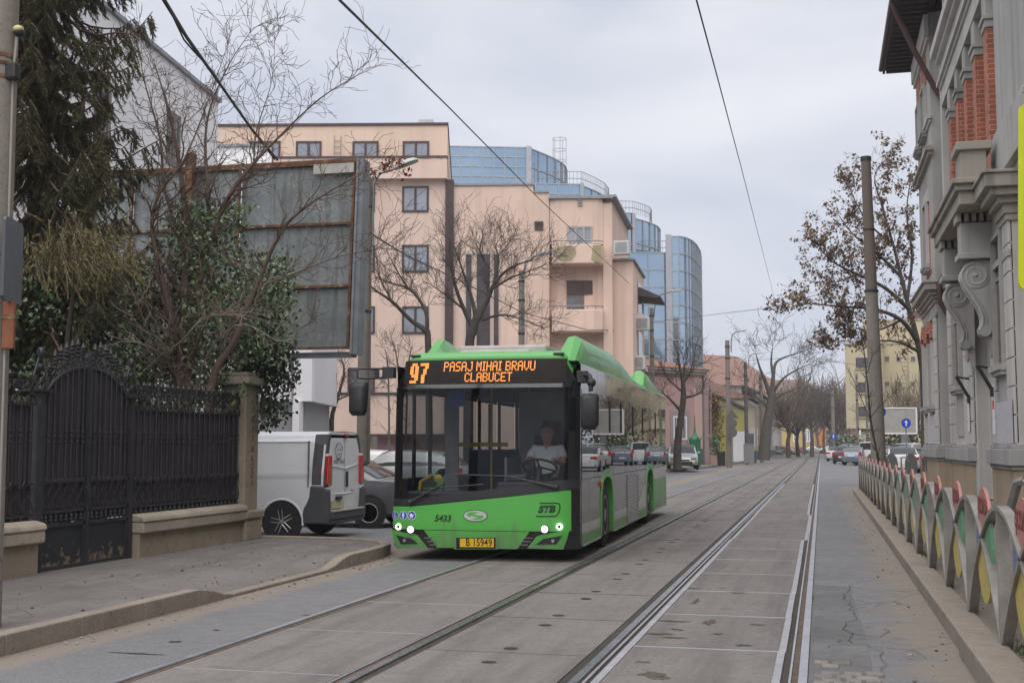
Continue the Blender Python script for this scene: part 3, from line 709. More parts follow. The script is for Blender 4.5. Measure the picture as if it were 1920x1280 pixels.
m = MB(); m.box(1.276, 1.286, .4, FWH - .7, .185, .21); m.box(1.276, 1.286, FWH + .7, RWH - .7, .185, .21); m.box(1.276, 1.286, RWH + .7, 11.9, .2, .225)
for y in (.95, 1.9): m.box(1.2755, 1.277, y - .006, y + .006, .2, 1.05)
m.build('side_trim', plain('pale_green_trim', (.25, .42, .25), .4, .1, 5), bus)
m = MB(); m.box(1.277, 1.305, 1.93, 2.07, .93, 1.0); m.build('indicator_lamp', M_amber, bus, bevel=.008)
for y in (1.8, 4.8, 6.9, 9.9): m = MB(); m.box(1.277, 1.287, y - .03, y + .03, .27, .3); m.build('side_reflector', M_amber, bus)
# --- wheels
def lay_wheel(parent, c, r, w, side, name='wheel', spokes=0, rimmat=M_rim):
    wh = MB(); prof = [(r*.60, -w/2), (r*.9, -w/2), (r*.97, -w*.42), (r, -w*.25), (r, w*.25), (r*.97, w*.42), (r*.9, w/2), (r*.60, w/2)]
    wh.lathe(prof, c, 28, 'X', cap=True); t = wh.build(name, M_rubber, parent, smooth=35)
    m = MB(); x0 = side*w/2
    if spokes:
        m.lathe([(r*.2, x0*.55), (r*.66, x0*.55), (r*.68, x0*1.01), (r*.62, x0*1.03)], c, 24, 'X')
        m.k = 1
        for i in range(spokes):
            a = 2*math.pi*i/spokes + .3
            for da in (-.09, .09):
                u, v = math.cos(a), math.sin(a); pu, pv = -v, u
                off = da*r*.6
                p0 = (c[0] + x0*.98, c[1] + u*r*.1 + pu*off, c[2] + v*r*.1 + pv*off); p1 = (c[0] + x0*1.03, c[1] + u*r*.62 + pu*off, c[2] + v*r*.62 + pv*off)
                m.tube([p0, p1], r*.04, 6)
        m.lathe([(r*.13, x0*.9), (r*.13, x0*1.08), (r*.06, x0*1.1)], c, 14, 'X')
        m.build('rim', [M_blackm, rimmat], t, smooth=30)
    else:
        m.lathe([(r*.30, x0*.5), (r*.44, x0*.62), (r*.5, x0*.98), (r*.6, x0*1.02), (r*.62, x0*.98)], c, 24, 'X')
        m.lathe([(r*.24, x0*.4), (r*.24, x0*.98), (r*.16, x0*1.05)], c, 16, 'X')
        for i in range(10):
            a = 2*math.pi*i/10; m.lathe([(r*.035, x0*.5), (r*.035, x0*.74)], (c[0], c[1] + r*.36*math.cos(a), c[2] + r*.36*math.sin(a)), 6, 'X')
        m.build('rim', rimmat, t, smooth=30)
    return t
for s in (-1, 1):
    for y in (FWH, RWH): lay_wheel(bus, (s*1.1, y, WR), WR, .29, s)
# --- roof fairings and unit
def fairing(s, y0, y1, up, dn, hz=3.02):
    m = MB(); rows = []
    N = 14
    for i in range(N + 1):
        y = y0 + (y1 - y0)*i/N; f = min(1, ((y - y0)/up)**.8 if y > y0 else 0); g = 1 - sstep(y1 - dn, y1, y)*.92; k = max(.03, f*g)
        zz = lambda z: 2.63 + (z - 2.63)*k
        rows.append([(s*1.262, y, 2.60), (s*1.25, y, zz(2.78)), (s*1.2, y, zz(2.93)), (s*1.12, y, zz(hz)), (s*1.02, y, zz(hz) - .02*k), (s*.9, y, min(zz(hz) - .02, 2.80)), (s*.82, y, 2.75)])
    m.grid(rows); m.poly(rows[0]); m.poly(rows[-1][::-1]); m.build('roof_fairing', M_greenr, bus, smooth=24)
fairing(1, .30, 7.6, .5, 3.4); fairing(1, 8.2, 11.9, .12, 3.4, 3.0); fairing(-1, 1.0, 4.6, .75, 2.9, 3.10); fairing(-1, 8.2, 11.9, .12, 3.4, 3.0)
m = MB(); m.box(-.62, .66, 1.1, 3.4, 2.775, 2.93); m.box(-.5, .5, .72, 1.1, 2.775, 2.84); m.box(-.7, .7, 4.6, 7.4, 2.775, 3.0); m.build('roof_unit', plain('roof_unit_grey', (.42, .4, .38), .6, .12, 4), bus, bevel=.03)
# --- mirrors and wipers
for s in (-1, 1):
    m = MB()
    if s < 0:
        m.obox((-1.32, .1, 2.50), (.16, .14, .15)); m.tube([(-1.36, .06, 2.55), (-1.60, -.1, 2.545), (-1.685, -.14, 2.54), (-1.69, -.14, 2.42), (-1.6, -.1, 2.41), (-1.36, .06, 2.43)], .014, 8)
        m.obox((-1.46, 0, 2.49), (.06, .03, .11))
    else:
        m.obox((1.3, .32, 2.42), (.14, .16, .16)); m.tube([(1.33, .28, 2.44), (1.42, .12, 2.43), (1.46, .05, 2.36), (1.45, .03, 2.22)], .032, 8); m.ball((1.46, .05, 2.33), .06)
    a = m.build('mirror_arm', M_blackm, bus, smooth=40, bevel=.01)
    m = MB()
    cxm, czm, hw, hh = ((-1.68, 2.14, .125, .225) if s < 0 else (1.435, 1.955, .12, .235)); cy = -.12 if s < 0 else .06
    oc = [(-hw*.75, hh), (hw*.85, hh), (hw, hh*.8), (hw*(.82 if s < 0 else .95), -hh*.7), (hw*.55, -hh), (-hw*.7, -hh), (-hw, -hh*.8), (-hw, hh*.82)]
    Rm = Matrix.Rotation(R(8*s), 3, 'Z')
    def rg(k, y): return [tuple(Rm @ Vector((u*k, y, v*k)) + Vector((cxm, cy, czm))) for u, v in oc]
    rs = [rg(.72, -.075), rg(.95, -.045), rg(1, 0), rg(1, .055), rg(.93, .065)]
    n = 8; o = [p for r in rs for p in r]; m.add(o, [tuple(range(n)), tuple(range(4*n, 5*n))] + [(j*n+i, j*n+(i+1) % n, (j+1)*n+(i+1) % n, (j+1)*n+i) for j in range(4) for i in range(n)])
    m.build('wing_mirror', M_blackm, bus, smooth=50)
def wiper(base, elbow, b0, b1):
    m = MB(); D = .055
    p = [FS(*base, D), FS((base[0]*.4 + elbow[0]*.6), (base[1]*.4 + elbow[1]*.6), D + .02), FS(*elbow, D)]
    m.tube(p, [.022, .014, .009], 6); m.ball(FS(*base, D), .035)
    m.tube([FS(b0[0] + (b1[0]-b0[0])*t, b0[1] + (b1[1]-b0[1])*t, D - .01) for t in (0, .25, .5, .75, 1)], .009, 6); m.build('wiper', M_blackm, bus)
wiper(fpx(1046, 912), fpx(962, 892), fpx(856, 889), fpx(990, 893)); wiper(fpx(775, 942), fpx(836, 908), fpx(800, 917), fpx(915, 907))
# --- inside: floor, seats, cab, rails
m = MB(); m.box(-1.23, 1.23, .36, 11.9, .345, .355); m.build('floor', M_int, bus)
m = MB(); m.box(-1.2, 1.2, .4, 11.9, 2.56, 2.60); m.box(-1.2, -.85, 1.7, 11.5, 2.3, 2.56); m.box(.85, 1.2, 1.7, 11.5, 2.3, 2.56); m.build('ceiling', M_int, bus)
m = MB(); m.box(-1.1, 1.15, .2, .62, .84, .90); m.box(.12, 1.18, .34, .78, .88, 1.03); m.box(.2, .5, .5, .8, 1.03, 1.13); m.build('dashboard', plain('dashboard_grey', (.05, .055, .062), .7, .2, 6), bus, bevel=.03)
m = MB(); n = 20; cs = (.62, .80, 1.22); T = Matrix.Rotation(R(-28), 3, 'X')
pts = [T @ Vector((.235*math.cos(2*math.pi*i/n), .235*math.sin(2*math.pi*i/n), 0)) + Vector(cs) for i in range(n + 1)]
m.tube(pts, .016, 6, False)
for a in (0, 120, 240): m.tube([cs, T @ Vector((.23*math.sin(R(a)), -.23*math.cos(R(a)) , 0)) + Vector(cs)], .014, 5)
m.tube([cs, (.62, .62, .95)], .04, 6); m.build('steering_wheel', M_blackm, bus)
m = MB(); m.box(.36, .88, 1.12, 1.6, .82, .93); m.obox((.62, 1.64, 1.3), (.5, .13, .78), Matrix.Rotation(R(-10), 3, 'X')); m.obox((.62, 1.72, 1.78), (.27, .1, .2)); m.box(.45, .8, 1.2, 1.55, .36, .82); m.build('driver_seat', plain('seat_cloth', (.035, .035, .05), .9, .3, 12), bus, bevel=.04)
m = MB(); m.box(.08, .11, 1.0, 1.95, .36, 1.35); m.box(.08, 1.2, 1.95, 1.98, .36, 2.3); m.build('cab_partition', M_intl, bus)
for (x, y) in ((-.95, 1.75), (-.35, 2.0), (-.35, 4.7), (.4, 4.7), (-.35, 6.4), (.4, 6.4), (-.45, 9), (.45, 9)): m = MB(); m.tube([(x, y, .36), (x, y, 2.56)], .018, 8); m.build('pole', M_yel, bus)
m = MB(); m.box(-.97, -.10, 1.98, 2.01, 1.50, 1.56); m.tube([(-1.05, .5, .5), (-1.02, .6, 1.02), (-.95, .9, 1.1)], .022, 8); m.lathe([(.02, -.02), (.06, 0), (.02, .02)], (-.8, .7, 1.06), 12, 'Y'); m.build('handrail', M_yel, bus)
m = MB(); m.box(-.98, -.78, 1.7, 1.74, .36, 2.2); m.build('door_post', M_intl, bus)
m = MB(); m.box(-.6, -.38, .55, .57, 2.05, 2.28); m.build('info_panel', M_blue, bus)
for y in (3.6, 4.4, 5.2, 6.8, 7.6, 9.6, 10.4, 11.2):
    for s in (-1, 1):
        if s < 0 and 4.6 < y < 6.3: continue
        m = MB(); x = s*.82; m.box(x - .42, x + .42, y, y + .42, .74, .80); m.box(x - .42, x + .42, y + .42, y + .5, .8, 1.45); m.box(x-.3, x+.3, y + .1, y + .3, .36, .74); m.build('passenger_seat', plain('seat_blue', (.03, .04, .09), .9, .3, 12), bus, bevel=.03)
# ================================================================ DRIVER
def skin_body(name, verts, edges, rad, mat, parent=None, sub=2, root=0):
    me = bpy.data.meshes.new(name); me.from_pydata([tuple(v) for v in verts], edges, []); me.materials.append(mat)
    o = bpy.data.objects.new(name, me); COL.objects.link(o); o.parent = parent
    sk = o.modifiers.new('Skin', 'SKIN'); sk.use_smooth_shade = True
    for i, d in enumerate(me.skin_vertices[0].data):
        r = rad[i]; d.radius = (r, r) if not isinstance(r, tuple) else r; d.use_root = (i == root)
    sb = o.modifiers.new('Sub', 'SUBSURF'); sb.levels = sub; sb.render_levels = sub
    return o
M_skin = plain('skin', (.40, .22, .15), .55, .12, 14); M_shirt = plain('tshirt_white', (.75, .77, .78), .85, .08, 9, .2, 60); M_trous = plain('trousers_dark', (.03, .035, .05), .85, .2, 12); M_hair = plain('hair_dark', (.03, .022, .018), .7, .3, 30)
V = []; E = []; RD = []
def jv(p, r, par=None):
    V.append(Vector(p)); RD.append(r); i = len(V) - 1
    if par is not None: E.append((par, i))
    return i
pel = jv((0, 0, 0), (.155, .12)); bel = jv((0, .01, .16), (.15, .115), pel); chest = jv((0, .02, .36), (.165, .115), bel); neck0 = jv((0, .0, .50), .064, chest); neck1 = jv((0, -.012, .555), .052, neck0)
head0 = jv((0, -.04, .615), (.085, .095), neck1); head1 = jv((0, -.03, .70), (.105, .118), head0); head2 = jv((0, -.025, .80), (.085, .095), head1)
hands = []
for s in (-1, 1):
    sh = jv((s*.185, .02, .475), .062, chest); el = jv((s*.255, -.14, .27), .046, sh); wr = jv((s*.20, -.40, .30), .029, el); pm = jv((s*.195, -.46, .33), .034, wr)
    for k in range(4):
        f0 = jv((s*(.222 - .02*k), -.50, .355 - .006*k), .0095, pm); f1 = jv((s*(.222 - .02*k), -.53, .345 - .006*k), .009, f0); jv((s*(.222 - .02*k), -.525, .315 - .006*k), .008, f1)
    t0 = jv((s*.165, -.465, .345), .011, pm); jv((s*.15, -.50, .35), .009, t0)
    hp = jv((s*.1, -.05, -.01), .09, pel); kn = jv((s*.15, -.44, -.01), .066, hp); an = jv((s*.14, -.5, -.40), .042, kn); jv((s*.14, -.62, -.43), .035, an)
driver = skin_body('person', V, E, RD, M_skin)
driver_tag = tag(driver, 'bus driver in a white t-shirt sitting behind the steering wheel', 'person')
driver.location = bus.matrix_basis @ Vector((.62, 1.36, .99)); driver.rotation_euler = bus.rotation_euler
V, E, RD = [], [], []
a = jv((0, 0, .02), (.175, .14)); b = jv((0, .01, .17), (.168, .132), a); c = jv((0, .02, .36), (.18, .13), b); d = jv((0, .005, .50), (.085, .075), c)
for s in (-1, 1):
    q = jv((s*.19, .02, .472), .078, c); jv((s*.245, -.09, .33), .068, q)
skin_body('tshirt', V, E, RD, M_shirt, driver)
V, E, RD = [], [], []
a = jv((0, 0, -.02), (.17, .135))
for s in (-1, 1):
    q = jv((s*.1, -.06, -.01), .1, a); q = jv((s*.15, -.45, -.01), .076, q); jv((s*.14, -.5, -.36), .058, q)
skin_body('trousers', V, E, RD, M_trous, driver)
m = MB(); m.ball((0, .005, .785), (.094, .105, .062), 16, 10); m.ball((0, .04, .715), (.092, .08, .09), 14, 8); m.build('hair', M_hair, driver, smooth=60)
m = MB(); m.ball((-.034, -.125, .715), (.013, .009, .008), 8, 6); m.ball((.034, -.125, .715), (.013, .009, .008), 8, 6); m.build('eyes', plain('eye_dark', (.05, .04, .035), .3, .1, 9), driver)
m = MB(); m.prism([(-.016, .668), (.016, .668), (.008, .722), (-.008, .722)], lambda u, v, q: (u, q, v), -.15, -.11); m.ball((-.092, -.02, .69), (.013, .022, .033), 8, 6); m.ball((.092, -.02, .69), (.013, .022, .033), 8, 6); m.box(-.028, .028, -.13, -.11, .633, .641); m.build('face_features', M_skin, driver, smooth=50)
# ================================================================ FENCE on the right pavement
M_fence = plain('fence_grey_bronze', (.285, .268, .245), .5, .28, 4, .15, 120, metal=.2)
FX, FZ = 1.205, .12; SP = 1.925; FH = .97; NF = 18
FY0 = (8.56 + .307) / .97
FYS = [FY0 + SP*k for k in range(-1, NF)]
cRed, cGrn, cBlu, cYel = (plain(n, c, .5, .12, 6) for n, c in (('panel_red', (.43, .19, .165)), ('panel_green', (.13, .27, .16)), ('panel_blue', (.13, .17, .30)), ('panel_yellow', (.50, .40, .11))))
M_pback = plain('panel_back_grey', (.13, .135, .13), .6, .15, 8)
def arch_z(t): return FH * (1 - abs(t)**1.85)        # t = -1..1 from base to base
def arch_mesh(Yc, fn, lo=-1.0, hi=1.0):
    m = MB(); W, T = .075, .032; prev = []; N = 26
    for i in range(N + 1):
        t = lo + (hi - lo)*i/N; z = arch_z(t); y = Yc + SP*t
        dz = arch_z(t + .01) - arch_z(t - .01); dy = .02*SP; l = math.hypot(dy, dz) or 1; ny, nz = -dz/l, dy/l
        if abs(t) > .985: ny, nz = (-1 if t < 0 else 1), 0
        prev.append([fn(-W/2, y + ny*T/2, z + nz*T/2), fn(W/2, y + ny*T/2, z + nz*T/2), fn(W/2, y - ny*T/2, z - nz*T/2), fn(-W/2, y - ny*T/2, z - nz*T/2), fn(-W/2, y + ny*T/2, z + nz*T/2)])
    m.grid(prev); m.poly(prev[0][:4]); m.poly(prev[-1][:4]); return m
def quadrant(m, Yc, fn, which, back=False):
    """one coloured quarter of the round panel where two arches cross"""
    R0 = .44; cz = .64; d = .012
    pts = []
    zc = lambda y: (arch_z((y - (Yc - SP/2))/SP), arch_z((y - (Yc + SP/2))/SP))
    n = 28; ring = [(Yc + R0*math.cos(2*math.pi*i/n), cz + R0*math.sin(2*math.pi*i/n)) for i in range(n)]
    X0 = (Yc, arch_z(.5))
    def side(p):
        a, b = zc(p[0]); up_a, up_b = p[1] > a, p[1] > b
        return 'top' if up_a and up_b else 'bottom' if not up_a and not up_b else ('near' if up_a else 'far')
    sel = [p for p in ring if side(p) == which]
    if which == 'near' : pass
    if len(sel) < 2: return
    # keep ring order continuous
    idx = [i for i, p in enumerate(ring) if side(p) == which]
    st = next((k for k in idx if (k - 1) % n not in idx), idx[0]); order = []; k = st
    while k in idx and len(order) < len(idx): order.append(ring[k]); k = (k + 1) % n
    poly = [X0] + order
    nn = len(poly); m.add([fn(-d, y, z) for y, z in poly] + [fn(d, y, z) for y, z in poly], [tuple(range(nn)), tuple(range(nn, 2*nn))[::-1]] + [(i, (i+1) % nn, nn + (i+1) % nn, nn + i) for i in range(nn)])
def arched_fence(root, ys, fn, faces=True):
    for k, y in enumerate(ys):
        lo = -1 if k > 0 else -1; hi = 1 if k < len(ys) - 1 else 0.0
        arch_mesh(y, fn, lo, hi).build('arch', M_fence, root, smooth=50)
        m = MB(); m.hexa([fn(-.04, y - .02, 0), fn(.04, y - .02, 0), fn(.04, y + .02, 0), fn(-.04, y + .02, 0)], [fn(-.04, y - .02, FH - .02), fn(.04, y - .02, FH - .02), fn(.04, y + .02, FH - .02), fn(-.04, y + .02, FH - .02)]); m.build('post', M_fence, root)
        if k < len(ys) - 1:
            c = y + SP/2
            for which, mt in (('top', cRed), ('near', cBlu), ('far', cGrn), ('bottom', cYel)):
                m = MB(); quadrant(m, c, fn, which)
                if m.v:
                    o = m.build('round_panel', mt if faces else M_pback, root)
                    if faces and which == 'top' and k < 9:
                        me = text_mesh('ȘCOALA', .17, .001, bold=.004); me.materials.clear(); me.materials.append(plain('panel_print', (.2, .05, .05), .6, .1, 9))
                        t = bpy.data.objects.new('panel_lettering', me); COL.objects.link(t); t.parent = o
                        p = fn(-.0145, c, .93); t.location = p; t.rotation_euler = (R(90), 0, R(-90)); t.scale = (.82, 1.0, 1)
fence = thing('arched_fence', 'long grey fence of crossing arches with coloured round panels along the right kerb', 'fence', (FX, 0, FZ))
arched_fence(fence, FYS, lambda a, y, z: (a, y, z))
fx0 = 1.7
fence2 = thing('arched_fence', 'short arched fence with plain grey discs across the pavement end beside the parked cars', 'fence', (FX, FYS[-1] + .6, FZ))
arched_fence(fence2, [0.4, 1.2 + .4, 2.4 + .2][:0] or [.3 + .0, .3 + SP*.0][:0] + [], lambda a, y, z: (y, a, z), False)
SPsave = SP; SP = .98
def ovals(root, n):
    for k in range(n):
        y = .1 + k*.62
        m = MB(); m.box(y - .025, y + .025, -.03, .03, 0, 1.02); m.tube([(y, 0, 1.0), (y + .1, 0, 1.03), (y + .2, 0, .97), (y + .24, 0, .86)], .028, 6); m.build('post', M_fence, root)
        m = MB(); n_ = 22; m.prism([(y + .31 + .2*math.cos(2*math.pi*i/n_), .78 + .37*math.sin(2*math.pi*i/n_)) for i in range(n_)], lambda u, v, a: (u, a, v), -.012, .012); m.build('round_panel', M_pback, root)
ovals(fence2, 4); SP = SPsave
# nearer fence stub by the building with a strip of barrier tape
st = thing('metal_arch', 'bent grey metal arch by the school wall with red and white tape tied to it', 'fence', (2.02, 10.7, .12))
m = MB(); m.tube([(-.30 + 0*t, 0 + .0, 0) for t in (0,)] * 0 or [(-.42, .0, 1.12), (-.34, -.1, 1.02), (-.2, -.3, .72), (-.1, -.42, .3), (-.08, -.45, 0)], [.04, .042, .042, .042, .042], 6); m.build('arch', M_fence, st, smooth=50)
m = MB(); m.tube([(-.42, .0, 1.12), (-.47, .1, 1.1), (-.55, .35, .7), (-.56, .4, 0)], .042, 6); m.build('arch', M_fence, st, smooth=50)
tp = MB(); 
for k in range(7):
    tp.mat(k % 2); a = Vector((-.37, -.06, 1.0)); b = Vector((-.56, -.14, .80)); p, q = a.lerp(b, k/7), a.lerp(b, (k+1)/7); w_ = Vector((0, 0, .022)); s_ = Vector((.004*math.sin(k*2), 0, .006*math.cos(k*1.7)))
    tp.add([p - w_ + s_, q - w_*.9 + s_, q + w_*.9 + s_, p + w_ + s_], [(0, 1, 2, 3)])
tag(tp.build('barrier_tape', [plain('tape_red', (.5, .03, .03), .5, .1, 9), M_white]), 'red and white barrier tape tied round the grey metal arch', 'tape').location = (2.02, 10.7, .12)
# ================================================================ YELLOW SIGN at the right edge
sg = thing('road_sign', 'fluorescent yellow sign board cut by the right edge of the photo', 'sign', (1.69, 8.6, .12))
m = MB(); m.tube([(0, .04, 0), (0, .04, 3.9)], .03, 10); m.build('post', plain('galvanised_post', (.35, .36, .37), .5, .1, 6, metal=.6), sg)
m = MB(); hw, hh, r = .40, .62, .05; pts = []
for cx, cz, a0 in ((hw - r, hh - r, 0), (-hw + r, hh - r, 90), (-hw + r, -hh + r, 180), (hw - r, -hh + r, 270)):
    for a in range(0, 91, 30): pts.append((cx + r*math.cos(R(a0 + a)), cz + r*math.sin(R(a0 + a))))
tl = R(2.0)
m.prism([(u*math.cos(tl) - v*math.sin(tl)*-1, v*math.cos(tl) - u*math.sin(tl)) for u, v in pts], lambda u, v, a: (u, a, 3.02 + v), -.012, .012); m.build('sign_board', plain('fluorescent_yellow', (.60, .68, .01), .45, .05, 6), sg)
sg.rotation_euler = (0, 0, R(8))
# ================================================================ SCHOOL BUILDING on the right
Wst = stucco('school_stucco', (.40, .388, .372), .18, .55, (.13, .12, .115)); Wst2 = stucco('school_pale_stucco', (.50, .482, .462), .13, .45, (.2, .19, .18)); Wco = stucco('school_cornice', (0.375, 0.338, 0.300), .14, .7, (.075, .068, .06))
Wpl = stucco('school_plinth_ochre', (0.396, 0.312, 0.228), .12, .45, (.15, .13, .11)); Wcope = stucco('school_coping', (0.364, 0.357, 0.357), .15, .6, (.1, .095, .09))
def brick_mat():
    q = NT('brick'); b = q.n('ShaderNodeTexBrick'); co = q.n('ShaderNodeCombineXYZ'); x = q.xyz()
    q.l(q.math('ADD', x[0], x[1]), co.inputs[0]); q.l(x[2], co.inputs[1]); q.l(co.outputs[0], b.inputs['Vector'])
    b.inputs['Scale'].default_value = 1.0; b.inputs['Brick Width'].default_value = .27; b.inputs['Row Height'].default_value = .105; b.inputs['Mortar Size'].default_value = .009; b.inputs['Mortar Smooth'].default_value = .3
    b.inputs['Color1'].default_value = (.44, .125, .06, 1); b.inputs['Color2'].default_value = (.33, .085, .045, 1); b.inputs['Mortar'].default_value = (.46, .34, .28, 1); b.inputs['Bias'].default_value = -.1
    n = q.noise(3, 5); q.color(q.mix(q.ramp(n, [(.4, 0), (.75, .45)]), b.outputs[0], (.13, .06, .045))); q.set(Roughness=.85); q.bump(b.outputs[1], -.4, .01); return q.m
Mbrick = brick_mat(); Mbrown = plain('downpipe_brown', (.075, .035, .032), .5, .2, 6); Mpane = plain('dark_window_pane', (.03, .033, .036), .12, .25, 2, spec=.6); Mframe = plain('old_window_frame', (.36, .34, .32), .6, .1, 8); Mwood = plain('eave_wood', (.05, .032, .03), .75, .25, 6); Mtile = plain('roof_tile', (.16, .075, .05), .8, .25, 9)
school = thing('school_building', 'grey stucco school building with brick piers, scroll consoles and a deep wooden eave', 'building', (0, 0, 0))
def sp(name, mat, fn, **k):
    m = MB(); fn(m); return m.build(name, mat, school, **k)
XF = 3.4
# wall masses (butted end to end along the street)
sp('wall', Wst, lambda m: (m.box(XF, 24, 38.2, 43.3, 0, 14.6)))              # corner pavilion
sp('wall', Wst, lambda m: (m.box(XF + .55, 24, 35.0, 38.2, 0, 13.9)))
sp('wall', Wst2, lambda m: (m.box(XF + .02, 9, 29.8, 35.0, 0, 6.5), m.box(XF + .5, 24, 25.6, 35.0, 6.5, 14.2)))
sp('wall', Wst, lambda m: (m.box(XF + 1.1, 9, 26.6, 29.8, 0, 6.5)))         # back of the door recess
sp('wall', Wst2, lambda m: (m.box(XF + .02, 9, 23.6, 26.6, 0, 6.5)))
sp('wall', Wst, lambda m: (m.box(XF + .12, 9, 22.0, 25.6, 6.5, 14.4)))
sp('wall', Wst, lambda m: (m.box(XF + .9, 9, 2.0, 23.6, 0, 14.2)))
# plinth blocks and copings under each projecting part
for (y0, y1, x0) in ((38.15, 43.35, XF - .06), (29.9, 35.0, XF - .06), (23.55, 26.5, XF - .06)):
    sp('plinth', Wpl, lambda m: m.box(x0, x0 + .62, y0, y1, 0, 1.16)); 
    sp('coping', Wcope, lambda m: (m.box(x0 - .10, x0 + .66, y0 - .12, y1 + .05, 1.16, 1.46), m.box(x0 - .03, x0 + .64, y0 - .05, y1, 1.46, 1.55), m.box(x0 - .04, x0 + .64, y0 - .05, y1, 1.08, 1.16)), bevel=.015)
sp('plinth', Wpl, lambda m: m.box(XF + .5, XF + .6, 35.05, 38.1, 0, 1.3))
sp('plinth', Wpl, lambda m: m.box(XF + .84, XF + .95, 2.0, 23.55, 0, 1.3))
# rusticated ashlar courses: real blocks with joints, on the piers of the ground floor
def ashlar(y0, y1, x, z0, z1, h=.52, mat=Wst2):
    def f(m):
        z = z0; k = 0
        while z < z1 - .1:
            zz = min(z + h, z1); m.box(x - .05, x + .03, y0, y1, z + .008, zz - .008); z = zz; k += 1
    sp('ashlar', mat, f, bevel=.012)
for y0, y1 in ((42.75, 43.3), (40.9, 41.6), (38.2, 39.1)): ashlar(y0, y1, XF, 1.55, 5.5)
ashlar(33.9, 35.0, XF + .02, 1.55, 5.9); ashlar(29.8, 31.3, XF + .02, 1.55, 5.9); ashlar(23.6, 24.35, XF + .02, 1.55, 6.0); ashlar(25.75, 26.6, XF + .02, 1.55, 6.0)
# recessed windows of the ground floor: reveal, sill, pane, blind apron panel
def window(y0, y1, x, z0, z1, apron=True, arch=False, mat=Mpane):
    m = MB(); m.box(x - .005, x + .01, y0, y1, z0, z1); wd = m.build('window', mat, school)
    m = MB()
    t = .09
    m.box(x - .10, x + .0, y0 - t, y0, z0, z1); m.box(x - .10, x + .0, y1, y1 + t, z0, z1); m.box(x - .10, x + .0, y0 - t, y1 + t, z1, z1 + t)
    m.build('frame', Mframe if not arch else Wst2, wd)
    m = MB(); ym = (y0 + y1)/2; m.box(x - .03, x - .006, ym - .03, ym + .03, z0, z1); m.box(x - .03, x - .006, y0, ym - .03, z0 + (z1-z0)*.68, z0 + (z1-z0)*.68 + .05); m.box(x - .03, x - .006, ym + .03, y1, z0 + (z1-z0)*.68, z0 + (z1-z0)*.68 + .05); m.build('glazing_bar', Mframe, wd)
    m = MB(); m.box(x - .2, x + .0, y0 - .14, y1 + .14, z0 - .12, z0); m.box(x - .15, x, y0 - .1, y1 + .1, z0 - .2, z0 - .12); m.build('sill', Wcope, wd)
    if apron:
        m = MB(); m.box(x - .03, x + .0, y0 + .05, y1 - .05, 1.75, z0 - .3); m.build('apron_panel', Wst, wd)
    return wd
window(39.45, 40.55, XF - .005, 2.75, 5.0, False, True); window(41.7, 42.65, XF - .005, 2.75, 5.0, False, True)
for y0, y1 in ((39.45, 40.55), (41.7, 42.65)):
    sp('brick_arch', Mbrick, lambda m: [m.obox((XF - .06, (y0+y1)/2 + .68*math.cos(R(a)), 4.62 + .62*math.sin(R(a))), (.12, .16, .26), Matrix.Rotation(R(a - 90), 3, 'X')) for a in range(20, 161, 14)])
    sp('apron', Wst2, lambda m: m.box(XF - .04, XF, y0 - .1, y1 + .1, 1.6, 2.45))
window(32.0, 33.4, XF + .02, 3.0, 5.4); window(24.5, 25.6, XF + .02, 3.05, 5.5)
# door recess: reveal, door, transom
door = MB(); door.box(XF + 1.04, XF + 1.1, 27.2, 29.4, .3, 4.0); dr = door.build('door', plain('door_wood', (.10, .05, .035), .5, .2, 5), school)
m = MB(); m.box(XF + .98, XF + 1.04, 27.1, 29.5, 4.0, 4.25); m.box(XF + 1.0, XF + 1.04, 28.27, 28.33, .3, 4.0); m.build('door_frame', Mframe, dr)
sp('step', Wcope, lambda m: (m.box(XF + .2, XF + 1.1, 27, 30.2, .1, .28)))
sp('brick_lintel', plain('lintel_brick_red', (.2, .055, .04), .8, .2, 8), lambda m: m.box(XF + .5, XF + .75, 26.6, 29.8, 4.5, 5.3))
sp('reveal_pilaster', Wst2, lambda m: (m.box(XF + .04, XF + 1.1, 29.66, 29.8, .3, 6.0), m.box(XF + .3, XF + .8, 29.5, 29.66, .3, 5.2)), bevel=.02)
# entablature + balcony
def moulding(m, x, y0, y1, z, steps):
    """stacked mouldings; steps = (projection, height) from the bottom up"""
    for p, h in steps: m.box(x - p, x + .3, y0 - p, y1 + p*.0, z, z + h); z += h
sp('cornice', Wco, lambda m: moulding(m, XF, 38.2, 43.35, 5.75, ((.05, .12), (.12, .1), (.2, .14), (.34, .2), (.4, .07))), bevel=.012)
sp('architrave', Wst, lambda m: (m.box(XF - .06, XF, 38.14, 43.3, 5.35, 5.47)))
sp('cornice', Wco, lambda m: moulding(m, XF + .5, 35.3, 37.8, 5.75, ((.05, .12), (.1, .1), (.2, .14), (.3, .2), (.34, .07))))
sp('cornice', Wco, lambda m: moulding(m, XF, 23.6, 24.7, 5.6, ((.06, .12), (.1, .18), (.2, .12), (.34, .14), (.45, .24), (.5, .06))), bevel=.012)
sp('architrave', Wst, lambda m: (m.box(XF - .03, XF + .02, 24.7, 26.6, 5.6, 6.4), m.box(XF - .05, XF, 23.55, 26.6, 4.95, 5.08), m.box(XF - .05, XF, 29.8, 35, 5.3, 5.43)), bevel=.01)
sp('balcony_slab', Wco, lambda m: (m.box(2.68, XF, 24.7, 30.2, 6.14, 6.4), m.box(2.6, XF, 24.6, 30.28, 6.4, 6.52), m.box(2.54, XF + .2, 24.5, 30.36, 6.52, 6.62)), bevel=.015)
sp('balcony_parapet', Wco, lambda m: (m.box(2.72, 3.2, 24.75, 25.6, 6.62, 7.2), m.box(2.64, 3.3, 24.66, 25.68, 7.2, 7.36)), bevel=.015)
